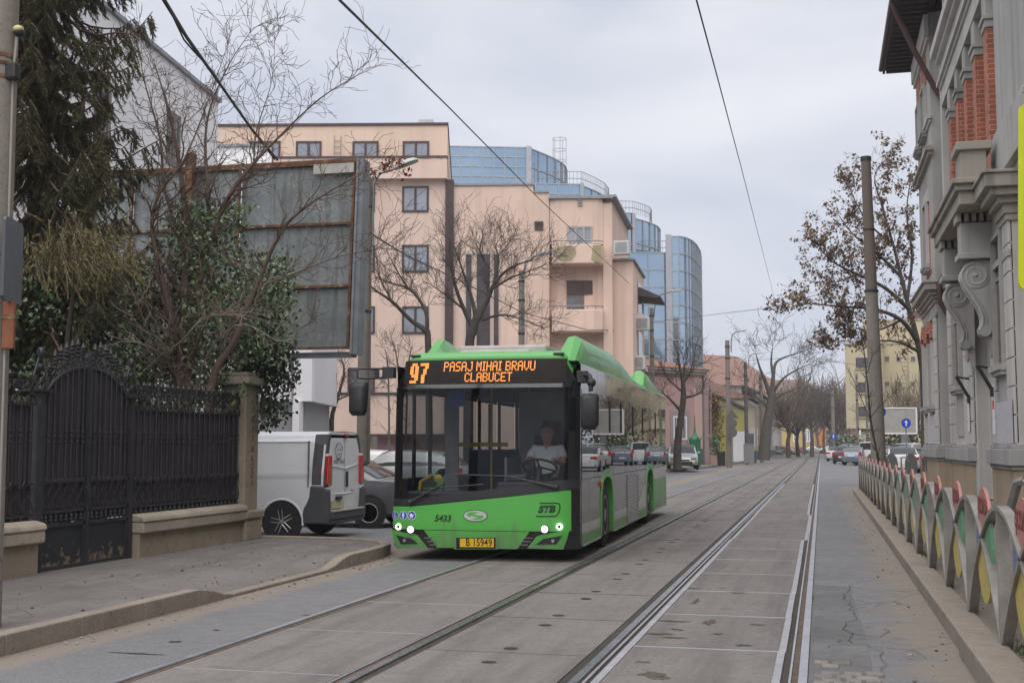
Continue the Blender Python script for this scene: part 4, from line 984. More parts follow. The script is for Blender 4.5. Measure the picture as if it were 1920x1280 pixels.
for yc in (25.95, 29.35):
    # block under the slab, with dentils
    sp('console_block', Wst, lambda m: (m.box(2.78, XF + .05, yc - .28, yc + .28, 5.3, 5.95), m.box(2.72, XF + .05, yc - .32, yc + .32, 5.22, 5.34)), bevel=.015)
    sp('dentils', Wco, lambda m: [m.box(2.72 + .14*i, 2.80 + .14*i, yc - .33, yc + .33, 5.97, 6.135) for i in range(5)])
    # scroll console: an S-shaped profile with two volutes, in the plane square to the wall
    def scroll(m):
        outer = []
        for i in range(15): a = R(150 - i*17); outer.append((3.04 + .27*math.cos(a), 4.92 + .27*math.sin(a)))
        front = [(2.77, 4.95), (2.80, 4.78), (2.92, 4.55), (3.06, 4.32), (3.14, 4.1), (3.15, 3.95)]
        back = [(3.40, 3.75), (3.40, 5.2), (3.0, 5.2), (2.86, 5.12)]
        m.prism(front + [(3.08, 3.82), (3.12, 3.72), (3.22, 3.68), (3.32, 3.72)] + back, lambda u, v, a: (u, a, v), yc - .17, yc + .17)
        for s in (-1, 1):     # raised spiral bands on both cheeks
            sp1 = []; 
            for i in range(44):
                a = R(200 - i*19); r = .265*(1 - i/52); sp1.append((3.05 + r*math.cos(a), yc + s*.18, 4.90 + r*math.sin(a)))
            m.tube(sp1, [.034 - .0004*i for i in range(44)], 6)
            m.ball((3.05, yc + s*.18, 4.9), (.06, .05, .06), 10, 6)
            m.tube([(2.79, yc + s*.18, 4.88), (2.84, yc + s*.18, 4.72), (2.96, yc + s*.18, 4.5), (3.09, yc + s*.18, 4.28), (3.165, yc + s*.18, 4.08), (3.16, yc + s*.18, 3.9), (3.1, yc + s*.18, 3.8)], .032, 6)
            sp2 = [(3.2 + .1*(1 - i/30)*math.cos(R(120 + i*20)), yc + s*.18, 3.78 + .1*(1 - i/30)*math.sin(R(120 + i*20))) for i in range(26)]
            m.tube(sp2, .022, 6)
            m.tube([(2.79 + .07, yc + s*.175, 4.85), (2.91, yc + s*.175, 4.7), (3.03, yc + s*.175, 4.5), (3.16, yc + s*.175, 4.28), (3.235, yc + s*.175, 4.05), (3.23, yc + s*.175, 3.88)], .018, 5)
        m.lathe([(.11, -.2), (.11, .2)], (3.2, yc, 3.78), 14, 'Y'); m.lathe([(.26, -.19), (.26, .19)], (3.05, yc, 4.9), 20, 'Y')
        m.prism([(3.25, 3.7), (3.4, 3.7), (3.4, 3.2), (3.34, 3.3)], lambda u, v, a: (u, a, v), yc - .1, yc + .1)
    sp('scroll_console', Wst, scroll, smooth=40)
# brass plaques, lamp brackets, notices
sp('plaque', plain('plaque_pink', (.42, .30, .23), .6, .12, 12), lambda m: (m.box(XF - .075, XF - .045, 30.05, 30.5, 3.5, 4.6)))
sp('plaque', plain('plaque_pink', (.42, .30, .23), .6, .12, 12), lambda m: (m.box(XF - .055, XF - .03, 26.0, 26.4, 3.3, 4.9)))
for yc in (30.2, 26.2):
    sp('lamp_bracket', M_blackm, lambda m: (m.tube([(XF, yc, 3.05), (XF - .32, yc, 3.12)], .025, 6), m.tube([(XF - .32, yc, 3.12), (XF - .05, yc, 2.62)], .04, 6), m.box(XF - .09, XF, yc - .08, yc + .08, 2.5, 2.68)))
sp('notice', M_white, lambda m: m.box(XF - .052, XF - .049, 30.2, 30.6, 1.85, 2.6)); sp('notice', M_white, lambda m: m.box(XF - .034, XF - .031, 26.05, 26.45, 1.75, 2.75))
sp('notice_mark', plain('notice_red', (.55, .08, .05), .6, .1, 9), lambda m: m.box(XF - .037, XF - .0345, 26.12, 26.38, 2.25, 2.42))
for q_ in ((23.62, 25.7, 1.56, 2.35), (39.0, 41.8, 1.57, 2.45)): sp('painted_patch', plain('whitewash_patch', (.5, .49, .52), .8, .1, 6), lambda m: m.box(XF - .054, XF - .050, *q_))
# upper floor: brick piers of the loggia, caps, band with toothed openings
for yc in (33.4, 31.6, 29.9, 28.1, 26.25):
    sp('brick_pier', Mbrick, lambda m: m.box(XF + .03, XF + .5, yc - .26, yc + .26, 6.6, 10.0))
    sp('pier_cap', Wst, lambda m: (m.box(XF + .0, XF + .5, yc - .3, yc + .3, 10.0, 10.16), m.box(XF - .04, XF + .5, yc - .34, yc + .34, 10.16, 10.26), m.box(XF + .02, XF + .5, yc - .28, yc + .28, 10.26, 10.8)), bevel=.012)
for a, b in ((33.66, 34.95), (31.86, 33.14), (30.16, 31.34), (28.36, 29.64), (26.51, 27.84)):
    yc = (a + b)/2
    sp('brick_apron', Mbrick, lambda m: m.box(XF + .35, XF + .5, a, b, 6.6, 7.5))
    m = MB(); m.box(XF + .47, XF + .5, a, b, 7.65, 10.8); wd = m.build('window', Mpane, school)
    m = MB(); m.box(XF + .12, XF + .5, a, b, 7.5, 7.62); m.box(XF + .43, XF + .47, yc - .04, yc + .04, 7.65, 10.8); m.box(XF + .43, XF + .47, a, yc - .04, 9.5, 9.58); m.box(XF + .43, XF + .47, yc + .04, b, 9.5, 9.58); m.build('frame', Mframe, wd)
sp('lintel_band', Wst2, lambda m: (m.box(XF, XF + .5, 25.6, 35.0, 10.8, 12.0), m.box(XF - .05, XF, 25.6, 35.0, 11.25, 11.35), m.box(XF - .12, XF, 25.6, 35.05, 11.35, 11.45)), bevel=.01)
sp('upper_cornice', Wst2, lambda m: (m.box(XF - .12, XF + .5, 25.6, 35.1, 12.0, 12.15), m.box(XF - .25, XF + .5, 25.6, 35.2, 12.15, 12.4), m.box(XF + .1, XF + .6, 25.6, 35.0, 12.4, 14.3), m.box(XF - .1, XF + .2, 25.6, 35.1, 14.3, 14.5)), bevel=.015)
sp('brick_frieze_panel', Mbrick, lambda m: m.box(XF + .07, XF + .1, 26.2, 34.5, 12.9, 13.9))
sp('wall_edge', Wst2, lambda m: (m.box(XF + .0, XF + .5, 34.95, 35.35, 6.7, 12.0)))
sp('upper_base', Wst, lambda m: (m.box(XF - .02, XF + .12, 22.0, 25.55, 6.62, 7.5), m.box(XF + .04, XF + .12, 22.0, 25.58, 7.5, 7.65)), bevel=.02)
# corner pavilion upper floor
sp('brick_panel', Mbrick, lambda m: (m.box(XF - .03, XF, 39.3, 40.9, 6.8, 8.95)))
window(39.6, 40.6, XF - .035, 7.1, 9.0, False, True); 
for (y0, y1) in ((39.3, 40.9), (41.5, 42.9)):
    sp('brick_panel', Mbrick, lambda m: m.box(XF - .03, XF, y0, y1, 12.7, 13.6))
    window(y0 + .25, y1 - .25, XF - .005, 11.3, 12.7, False, True)
sp('window_hood', Wst2, lambda m: (m.box(XF - .08, XF, 39.2, 41.0, 9.0, 9.4), m.box(XF - .02, XF, 39.2, 39.32, 6.9, 9.0), m.box(XF - .02, XF, 40.9, 41.02, 6.9, 9.0)))
sp('string_course', Wco, lambda m: (m.box(XF - .12, XF, 38.08, 43.35, 10.2, 10.32), m.box(XF - .2, XF, 38.0, 43.4, 10.32, 10.46)), bevel=.01)
sp('string_course', Wst2, lambda m: (m.box(XF - .06, XF, 38.14, 43.35, 11.2, 11.3), m.box(XF - .12, XF, 38.08, 43.4, 11.3, 11.42)), bevel=.01)
sp('frieze', Wst2, lambda m: (m.box(XF - .08, XF, 38.12, 43.38, 13.7, 13.85), m.box(XF - .14, XF, 38.06, 43.4, 13.85, 14.5)), bevel=.01)
# deep wooden eave with rafters, roof
sp('eave', Mwood, lambda m: (m.box(XF - .97, XF + .2, 36.4, 44.4, 14.72, 14.80), m.box(XF - 1.02, XF - .94, 36.35, 44.45, 14.62, 14.9)))
sp('rafters', Mwood, lambda m: [m.box(XF - .92, XF - .02, 36.5 + .44*i, 36.62 + .44*i, 14.52, 14.72) for i in range(18)] + [m.box(XF - .02 + .0, 9, 36.5, 36.6, 14.6, 14.72)])
sp('gutter', Mbrown, lambda m: m.tube([(XF - 1.07, 36.3, 14.8), (XF - 1.07, 44.5, 14.8)], .085, 8))
sp('roof', Mtile, lambda m: (m.add([(XF - 1.07, 36.3, 14.85), (XF - 1.07, 44.5, 14.85), (24, 44.5, 14.85), (24, 36.3, 14.85), (6.2, 40.4, 17), (20, 40.4, 17)], [(0, 4, 5, 1), (1, 5, 2), (2, 5, 4, 3), (3, 4, 0)]), m.box(XF + .0, 24, 2, 36.2, 14.5, 14.7)))
# downpipe with its swan neck
sp('downpipe', Mbrown, lambda m: m.tube([(XF - 1.05, 37.4, 14.7), (XF - .95, 37.5, 14.4), (XF - .4, 37.8, 13.2), (XF + .1, 37.95, 12.2), (XF + .4, 38.02, 11.7), (XF + .42, 38.02, 6.9), (XF + .2, 37.9, 6.5), (XF + .06, 37.85, 6.3), (XF + .1, 37.85, 5.7), (XF + .4, 38.02, 5.2), (XF + .42, 38.02, 2.6)], .085, 10), smooth=50)
sp('downpipe_foot', plain('downpipe_grey', (.25, .27, .31), .6, .2, 6), lambda m: m.tube([(XF + .42, 38.02, 2.6), (XF + .42, 38.02, .9), (XF + .36, 37.9, .7)], .095, 10), smooth=50)
# air conditioner on the balcony
ac = thing('air_conditioner', 'small pale air conditioner unit on the balcony beside the brick pier', 'air conditioner', (2.9, 30.6, 6.74))
m = MB(); m.box(-.2, .15, -.4, .4, 0, .55); m.build('casing', plain('ac_white', (.5, .48, .45), .6, .1, 5), ac, bevel=.02)
m = MB(); [m.box(-.13 + .1*i, -.06 + .1*i, -.408, -.4, .1 + .13*j, .18 + .13*j) for i in range(3) for j in range(3)]; m.build('grille', M_blackm, ac)
ac.location = (3.15, 28.9, 6.63)
for y in (6, 10, 14, 18):
    for z in (2.2, 8): window(y, y + 1.4, XF + .89, z, z + 2.6, False)
# ================================================================ LEFT: WALL, GATE, RAILINGS
M_iron = plain('black_iron', (.03, .028, .033), .5, .3, 8, .15, 60); M_sheet = plain('black_sheet_metal', (.032, .026, .033), .55, .3, 2.5, .1, 30)
def kick_mat():
    q = NT('kick_plate_rusted'); z = q.xyz()[2]; n = q.noise(9, 6, .7)
    f = q.math('ADD', q.math('MULTIPLY', q.math('SUBTRACT', .40, z), 1.5), q.math('MULTIPLY', q.math('SUBTRACT', n, .5), 2.4))
    q.color(q.mix(q.ramp(f, [(.42, 0), (.6, .85)]), (.02, .022, .028), (.23, .17, .11))); q.set(Roughness=.6); return q.m
M_kick = kick_mat()
M_wall = concrete('wall_render', (.31, .25, .19), .25, .6, 45, streak=.5); M_wcap = concrete('wall_coping', (.36, .31, .25), .22, .6, 40, streak=.4)
WX = -8.33
def low_wall(name, label, y0, y1, zt=.60, g=None):
    t = thing(name, label, 'wall', (WX, y0, .1), 0, g)
    L_ = y1 - y0
    m = MB(); m.box(-.32, 0, 0, L_, 0, zt - .24); m.build('wall_body', M_wall, t, bevel=.015)
    m = MB(); m.box(-.40, .07, -.02, L_ + .02, zt - .24, zt - .10); m.prism([(-.42, zt - .10), (.09, zt - .10), (.07, zt - .03), (-.05, zt), (-.3, zt), (-.40, zt - .03)], lambda u, v, a: (u, a, v), -.03, L_ + .03); m.build('coping', M_wcap, t, bevel=.02)
    return t
low_wall('garden_wall', 'low rendered garden wall with rounded coping left of the iron gate', -3, 11.9)
low_wall('garden_wall', 'low rendered garden wall between the iron gate and the corner pillar', 13.95, 16.8, .56)
pl = thing('gate_pillar', 'tall square concrete pillar with graffiti at the corner of the garden wall', 'pillar', (WX, 16.84, .1))
m = MB(); m.box(-.42, .0, 0, .44, .45, 2.33); m.build('shaft', M_wall, pl, bevel=.02)
m = MB(); m.box(-.47, .06, -.05, .49, 0, .33); m.box(-.5, .09, -.08, .52, .33, .46); m.build('base', M_wall, pl, bevel=.03)
m = MB(); m.box(-.62, .09, -.10, .54, 2.33, 2.45); m.box(-.5, .02, -.02, .46, 2.45, 2.52); m.build('cap', M_wcap, pl, bevel=.02)
for txt, z, c in (('SP', 1.95, (.03, .2, .07)), ('IIII', 1.80, (.05, .045, .05)), ('A', 1.66, (.05, .045, .05)), ('X', 1.52, (.09, .05, .06)), ('N', 1.36, (.09, .05, .06)), ('K', 1.22, (.11, .06, .07)), ('O', 1.10, (.11, .07, .07)), ('D', .98, (.12, .07, .07)), ('A', .85, (.12, .08, .07))):
    lettering('graffiti', txt, .15, plain('graffiti_%d' % int(z*100), c, .8, .1, 9), pl, (.0035, .23, z), (R(90), 0, R(90)), shear=.15, depth=.001, sx=.9)
IX = WX - .13
def finial(m, x, y, z, h=.34):
    m.lathe([(.011, 0), (.011, h*.4), (.028, h*.42), (.011, h*.47), (.030, h*.52), (.034, h*.56), (.012, h*.60), (.028, h*.64), (.031, h*.68), (.012, h*.72), (.026, h*.76), (.027, h*.80), (.002, h)], (x, y, z), 8)
def spiral(m, x, y, z, r, turns, start, d, t=.009, flip=1):
    pts = []
    for i in range(int(14*turns) + 1):
        a = R(start) + flip*i*2*math.pi/14; k = r*(1 - .75*i/(14*turns)); pts.append((x + d, y + k*math.cos(a), z + k*math.sin(a)))
    m.tube(pts, t, 5)
def bars(m, y0, y1, z0, ztop, n, collars=True):
    for i in range(n):
        y = y0 + (y1-y0)*(i + .5)/n; zt = ztop(y) if callable(ztop) else ztop
        m.tube([(.03, y, z0), (.03, y, zt)], .0095, 6)
        if collars:
            for z in (1.46, 1.52, 1.58): m.lathe([(.01, -.014), (.021, -.006), (.021, .006), (.01, .014)], (.03, y, z), 7)
def scrollband(m, y0, y1, z0, z1, n):
    st = (y1 - y0)/n; h = z1 - z0
    for i in range(n):
        a = y0 + st*i; 
        m.tube([(.032, a, z0), (.032, a + st*.15, z0 + h*.35), (.032, a + st*.8, z0 + h*.7), (.032, a + st*1.0, z0 + h)], .007, 5)
        m.tube([(.036, a + st, z0), (.036, a + st*.8, z0 + h*.35), (.036, a + st*.2, z0 + h*.7), (.036, a, z0 + h)], .007, 5)
        spiral(m, 0, a + st*.28, z0 + h*.98, st*.22, 1.3, 0, .034, .007); spiral(m, 0, a + st*.72, z0 + h*.98, st*.22, 1.3, 180, .034, .007, -1)
        spiral(m, 0, a + st*.3, z0 + h*.1, st*.18, 1.2, 90, .034, .006); spiral(m, 0, a + st*.7, z0 + h*.1, st*.18, 1.2, 90, .034, .006, -1)
def balusters(m, y0, y1, z0, z1, n):
    for i in range(n):
        y = y0 + (y1-y0)*(i+.5)/n; h = z1 - z0; m.lathe([(.009, 0), (.009, h*.2), (.022, h*.35), (.012, h*.5), (.022, h*.65), (.009, h*.8), (.009, h)], (.03, y, z0), 7)
def corrug(m, y0, y1, z0, ztop, x=0.0, p=.075):
    n = max(2, int((y1-y0)/p)*4); lo = []; hi = []
    for i in range(n + 1):
        y = y0 + (y1-y0)*i/n; d = x + (.012 if (i // 2) % 2 else -.004); lo.append((d, y, z0)); hi.append((d, y, ztop(y) if callable(ztop) else ztop))
    m.grid([lo, hi])
# --- the gate: two leaves under one arch
GY0, GY1 = 11.98, 13.9; GM = 12.93
gate = thing('iron_gate', 'black double iron gate with arched top, spear finials and rust-stained kick plates', 'gate', (IX, 0, .1))
def gz(y):
    t = (y - GM)/(GM - GY0 - .06); return 1.80 + .54*math.sqrt(max(0, 1 - min(1, abs(t))**2.0)) if abs(t) < 1 else 1.8
for y0, y1 in ((GY0 + .07, GM - .02), (GM + .02, GY1 - .07)):
    m = MB(); corrug(m, y0, y1, .55, gz, -.01); leaf = m.build('gate_leaf', M_sheet, gate)
    m = MB(); m.box(.0, .014, y0, y1, .06, .50); m.build('kick_plate', M_kick, leaf)
    m = MB()
    for z in (.03, .50, .66, 1.0): m.box(-.015, .04, y0, y1, z, z + .035)
    m.box(-.015, .04, y0, y0 + .04, .065, gz(y0)); m.box(-.015, .04, y1 - .04, y1, .065, gz(y1 - .03))
    m.tube([(.012, y0 + (y1-y0)*i/16, gz(y0 + (y1-y0)*i/16)) for i in range(17)], .022, 6); m.build('leaf_frame', M_iron, leaf)
    m = MB(); bars(m, y0 + .04, y1 - .04, 1.03, lambda y: gz(y), 7); m.build('bars', M_iron, leaf)
    m = MB(); scrollband(m, y0 + .04, y1 - .04, .70, 1.02, 5); balusters(m, y0 + .04, y1 - .04, .53, .66, 8); m.build('scrollwork', M_iron, leaf)
    for i in range(7):
        y = y0 + .05 + (y1 - y0 - .1)*(i + .5)/7; m = MB(); finial(m, .012, y, gz(y) + .0, .36 if 0 < i < 6 else .3); m.build('finial', M_iron, leaf)
    m = MB()
    for i in range(9):
        y = y0 + .05 + (y1 - y0 - .1)*i/8; spiral(m, 0, y, gz(y) + .075, .05, 1.5, 250, .012, .008, 1 if i % 2 else -1); m.tube([(.012, y - .05, gz(y - .05) + .02), (.012, y - .01, gz(y) + .08), (.012, y + .05, gz(y) + .16)], .007, 5)
    m.build('crest_scrolls', M_iron, leaf)
m = MB(); m.box(-.03, .05, GM - .02, GM + .02, .03, 2.52); m.build('meeting_stile', M_iron, gate)
for y in (GY0 + .03, GY1 - .03):
    m = MB(); m.box(-.05, .05, y - .04, y + .04, .0, 2.02); m.box(-.1, .08, y - .16, y + .16, 2.02, 2.05); gp_ = m.build('gate_post', M_iron, gate)
    m = MB()
    for k in (-1, 1):
        spiral(m, 0, y + k*.07, 2.13, .06, 1.6, 90, .0, .01, k); m.tube([(0, y + k*.12, 2.06), (0, y + k*.11, 2.2), (0, y + k*.03, 2.4), (0, y + k*.05, 2.5)], .01, 5)
        m.tube([(k*.1, y, 2.06), (k*.09, y, 2.2), (k*.03, y, 2.4)], .01, 5)
    m.ball((0, y, 2.46), (.045, .045, .06), 10, 7); m.ball((0, y, 2.3), .04, 8, 6); m.build('post_ornament', M_iron, gp_)
def railing(name, label, y0, y1, nb, zt=1.86):
    f = thing(name, label, 'fence', (IX, 0, .1)); m = MB(); corrug(m, y0, y1, .50, zt, -.01); m.build('sheet_panel', M_sheet, f)
    m = MB()
    for z in (.46, .64, .98, zt, zt + .26): m.box(-.012, .035, y0, y1, z, z + .025)
    m.build('rails', M_iron, f)
    m = MB(); bars(m, y0, y1, 1.0, zt, nb); m.build('bars', M_iron, f)
    m = MB(); scrollband(m, y0, y1, .67, .99, int(nb*.8)); balusters(m, y0, y1, .49, .64, int(nb*1.2)); scrollband(m, y0, y1, zt + .02, zt + .22, int(nb*.8)); m.build('scrollwork', M_iron, f)
    for i in range(nb): m = MB(); y = y0 + (y1-y0)*(i+.5)/nb; finial(m, .012, y, zt + .16, .22); m.build('finial', M_iron, f)
    return f
railing('iron_railing', 'black iron railing with scrolls and spear tips between the gate and the corner pillar', 13.95, 16.85, 20)
railing('iron_railing', 'black iron railing section left of the gate behind the concrete pole', 8.3, 11.92, 20)
# ================================================================ vegetation helpers
M_bark = plain('bark_brown', (.10, .075, .06), .9, .35, 6, .7, 40); M_barkd = plain('bark_dark', (.055, .045, .038), .9, .35, 6, .7, 40); M_barkr = plain('bark_reddish', (.125, .082, .066), .85, .3, 5, .5, 40); M_barkg = plain('bark_grey', (.10, .088, .078), .9, .3, 6, .5, 40)
def grow(m, p, d, L_, r, lev, rg, nb=3, spread=38, up=.12, wig=.18, taper=.35, seg=4, shrink=.66, minr=.004, tips=None, sides=None):
    """a branch and its side branches, added to mesh m; tips collects end points"""
    pts = [Vector(p)]; rs = [r]; d = Vector(d).normalized(); q = Vector(p)
    for i in range(seg):
        d = (d + Vector((rg.gauss(0, wig), rg.gauss(0, wig), rg.gauss(0, wig) + up))).normalized(); q = q + d*(L_/seg); pts.append(q.copy()); rs.append(max(minr, r*(1 - (1 - taper)*(i+1)/seg)))
    m.tube(pts, rs, sides or (7 if r > .06 else 5 if r > .02 else 3), cap=False)
    if tips is not None and lev <= 1: tips.append((pts[-1].copy(), d.copy())); tips.append((pts[len(pts)//2].copy(), d.copy()))
    if lev <= 0: return
    for k in range(nb):
        t = (k + .7 + rg.random()*.5)/(nb + .3) if k < nb - 1 else 1.0
        t = min(1, max(.25, t)); i = min(seg - 1, int(t*seg)); f = t*seg - i; b = pts[i].lerp(pts[i+1], f)
        a = (pts[i+1] - pts[i]).normalized(); o = a.orthogonal().normalized(); o = Matrix.Rotation(rg.uniform(0, 6.283), 3, a) @ o
        s = R(spread*rg.uniform(.55, 1.25)) if k < nb - 1 else R(spread*.35*rg.random())
        nd = a*math.cos(s) + o*math.sin(s); rr = rs[i]*(1-f) + rs[i+1]*f
        grow(m, b, nd, L_*shrink*rg.uniform(.75, 1.2), max(minr, rr*rg.uniform(.55, .75)), lev - 1, rg, nb, spread, up, wig, taper, max(3, seg - 1), shrink, minr, tips)
def leaf(m, p, s, rg, n=None, w=.8):
    u = Vector((rg.gauss(0, 1), rg.gauss(0, 1), rg.gauss(0, .6))).normalized(); v = u.cross(Vector((rg.gauss(0, 1), rg.gauss(0, 1), rg.gauss(0, 1)))).normalized(); c = u.cross(v)*s*.12
    p = Vector(p); m.add([p - v*s*.5, p + u*s*.42*w + c, p + v*s*.5, p - u*s*.42*w + c], [(0, 1, 2, 3)])
def in_poly(x, y, P_):
    r = False; j = len(P_) - 1
    for i in range(len(P_)):
        if (P_[i][1] > y) != (P_[j][1] > y) and x < (P_[j][0]-P_[i][0])*(y-P_[i][1])/(P_[j][1]-P_[i][1]) + P_[i][0]: r = not r
        j = i
    return r
M_ivy = leafmat('ivy_leaf', [(.03, .052, .022), (.045, .078, .032), (.065, .11, .045), (.095, .15, .06), (.14, .20, .08), (.2, .25, .14), (.28, .30, .22)], .35, .5)
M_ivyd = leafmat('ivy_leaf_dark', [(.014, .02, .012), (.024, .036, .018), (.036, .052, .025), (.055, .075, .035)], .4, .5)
def ivy(label, outline, D0, D1, n, s, seed, mat=M_ivy, holes=.47, name='ivy_bush'):
    rg = random.Random(seed); t = thing(name, label, 'shrub', PX(sum(p[0] for p in outline)/len(outline), (D0 + D1)/2, .0)); org = t.location
    m = MB(); st = MB(); x0, x1 = min(p[0] for p in outline), max(p[0] for p in outline); y0, y1 = min(p[1] for p in outline), max(p[1] for p in outline); k = 0; tries = 0
    while k < n and tries < n*12:
        tries += 1; x, y = rg.uniform(x0 - 14, x1 + 14), rg.uniform(y0 - 14, y1 + 10); e = rg.gauss(0, 15)
        if not in_poly(x + e, y + rg.gauss(0, 13), outline): continue
        f = rg.random()**1.3; D = D0 + (D1-D0)*f; p = P(x, y, D)
        if noise.noise(p*2.1 + Vector((seed, 0, 0))) < holes - .62 and f < .55: continue
        if p.z < .05: continue
        leaf(m, p - org, s*rg.uniform(.6, 1.3), rg); k += 1
    m.build('foliage', mat, t, fix=False)
    for i in range(26):
        x, y = rg.uniform(x0, x1), rg.uniform(y0, y1)
        if in_poly(x, y, outline):
            p = P(x, y, rg.uniform(D0, D1)) - org; qx, qy = x + rg.uniform(-40, 40), y + rg.uniform(20, 90)
            if not in_poly(qx, qy, outline): continue
            q = P(qx, qy, rg.uniform(D0, D1)) - org; st.tube([p, (p + q)/2 + Vector((rg.gauss(0, .1), 0, .05)), q], [.006, .012, .016], 4)
    if st.v: st.build('stems', M_barkd, t)
    return t
ivy('dense dark ivy thicket behind the iron gate at the foot of the spruce', [(-60, 520), (60, 470), (120, 440), (200, 430), (240, 560), (260, 610), (270, 760), (-60, 780)], 17.0, 19.4, 7500, .09, 5)
ivy('glossy ivy mound under the galvanised billboard panels', [(235, 560), (250, 500), (300, 490), (330, 390), (360, 375), (385, 400), (440, 385), (462, 410), (430, 440), (465, 490), (530, 480), (548, 530), (540, 640), (520, 690), (470, 720), (430, 760), (235, 770), (228, 640)], 17.9, 20.6, 12500, .088, 6, holes=.58)
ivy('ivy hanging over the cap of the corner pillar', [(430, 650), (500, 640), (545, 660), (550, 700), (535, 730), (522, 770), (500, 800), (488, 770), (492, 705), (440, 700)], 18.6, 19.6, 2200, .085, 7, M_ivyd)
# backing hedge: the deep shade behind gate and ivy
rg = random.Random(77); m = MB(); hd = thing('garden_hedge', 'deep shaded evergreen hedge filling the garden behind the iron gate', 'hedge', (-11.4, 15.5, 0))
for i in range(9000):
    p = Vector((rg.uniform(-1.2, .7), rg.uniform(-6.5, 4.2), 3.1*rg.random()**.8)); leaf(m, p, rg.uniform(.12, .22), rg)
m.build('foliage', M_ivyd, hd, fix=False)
m = MB(); [m.tube([(rg.uniform(-1, .5), -6 + i*.6, 0), (rg.uniform(-1, .5), -6 + i*.6 + rg.uniform(-.3, .3), rg.uniform(1.5, 2.8))], [.04, .015], 5) for i in range(17)]; m.build('stems', M_barkd, hd)
# --- spruce
def spruce(loc, H, Rm, z0, seed, label):
    rg = random.Random(seed); t = thing('spruce_tree', label, 'tree', loc); m = MB(); m.tube([(0, 0, 0), (.02, 0, H*.5), (0, .05, H)], [.2, .13, .02], 9); m.build('trunk', M_barkd, t)
    br = MB(); fo = MB()
    z = z0
    while z < H - .5:
        nbr = 7; R_ = Rm*(1 - (z - z0)/(H - z0))**.6
        for k in range(nbr):
            a = rg.uniform(0, 6.283); L_ = R_*rg.uniform(.65, 1.15); dv = Vector((math.cos(a), math.sin(a), 0)); pts = []
            for i in range(7):
                f = i/6; pts.append(Vector((0, 0, z + rg.uniform(-.1, .1))) + dv*L_*f + Vector((0, 0, -.35*L_*math.sin(f*2.6) + .12*f*f*L_)))
            br.tube(pts, [.03*(1 - .8*i/6) for i in range(7)], 4, False)
            for i in range(1, 7):
                for s in (-1, 1, -1, 1, -1, 1):
                    side = Vector((-dv.y, dv.x, 0))*s; b = pts[i].lerp(pts[i-1], rg.random()); ln = (.5 - .04*i)*rg.uniform(.6, 1.3)
                    tip = b + side*ln*.5 + dv*ln*.32 + Vector((0, 0, -ln*rg.uniform(.45, 1.1)))
                    br.tube([b, (b + tip)/2 + Vector((0, 0, .03)), tip], [.008, .006, .003], 3, False)
                    # needles round the twig
                    ax = (tip - b); nn = int(54*ln/.4); axn = ax.normalized(); o1 = axn.orthogonal().normalized()
                    for j in range(nn):
                        c = b + ax*(j + rg.random())/nn; o = Matrix.Rotation(rg.uniform(0, 6.283), 3, axn) @ o1; e = c + (o*.75 + axn*.8).normalized()*rg.uniform(.05, .1); wv = o.cross(axn)*.010
                        fo.add([c - wv, c + wv, e], [(0, 1, 2)])
        z += rg.uniform(.24, .36)
    br.build('branches', M_barkr, t); fo.build('foliage', leafmat('spruce_needles_%d' % seed, [(.045, .06, .026), (.075, .095, .038), (.11, .12, .05), (.13, .115, .055), (.12, .085, .052)], .6, .3), t, fix=False)
    return t
spruce(PX(55, 17.8, 0), 14.5, 2.2, 3.3, 11, 'tall dark spruce with drooping branches rising behind the concrete pole')
# --- yellowish conifer spray low in front of the ivy
rg = random.Random(21); cf = thing('conifer_bush', 'yellow-green feathery conifer branch in front of the dark ivy', 'shrub', PX(150, 16.6, 0)); fo = MB(); br = MB()
for i in range(460):
    x, y = rg.gauss(150, 48), rg.gauss(470, 28); b = P(x, y, rg.uniform(15.9, 17)) - cf.location; tip = b + Vector((rg.uniform(-.05, .3), rg.uniform(-.2, .1), rg.uniform(-.42, -.05)))
    br.tube([b, tip], [.006, .003], 3, False); ax = tip - b; axn = ax.normalized(); o1 = axn.orthogonal().normalized()
    for j in range(26):
        c = b + ax*rg.random(); o = Matrix.Rotation(rg.uniform(0, 6.283), 3, axn) @ o1; e = c + (o*.7 + axn).normalized()*rg.uniform(.05, .09); wv = o.cross(axn)*.006; fo.add([c - wv, c + wv, e], [(0, 1, 2)])
fo.build('foliage', leafmat('conifer_yellow', [(.12, .12, .04), (.19, .185, .065), (.24, .20, .085), (.15, .11, .06)], .6, .3), cf, fix=False); br.build('stems', M_barkr, cf); m = MB(); m.tube([(-.5, .2, 0), (-.4, .1, 2), (-.1, 0, 4.3)], [.07, .05, .02], 6); m.build('trunk', M_barkd, cf)
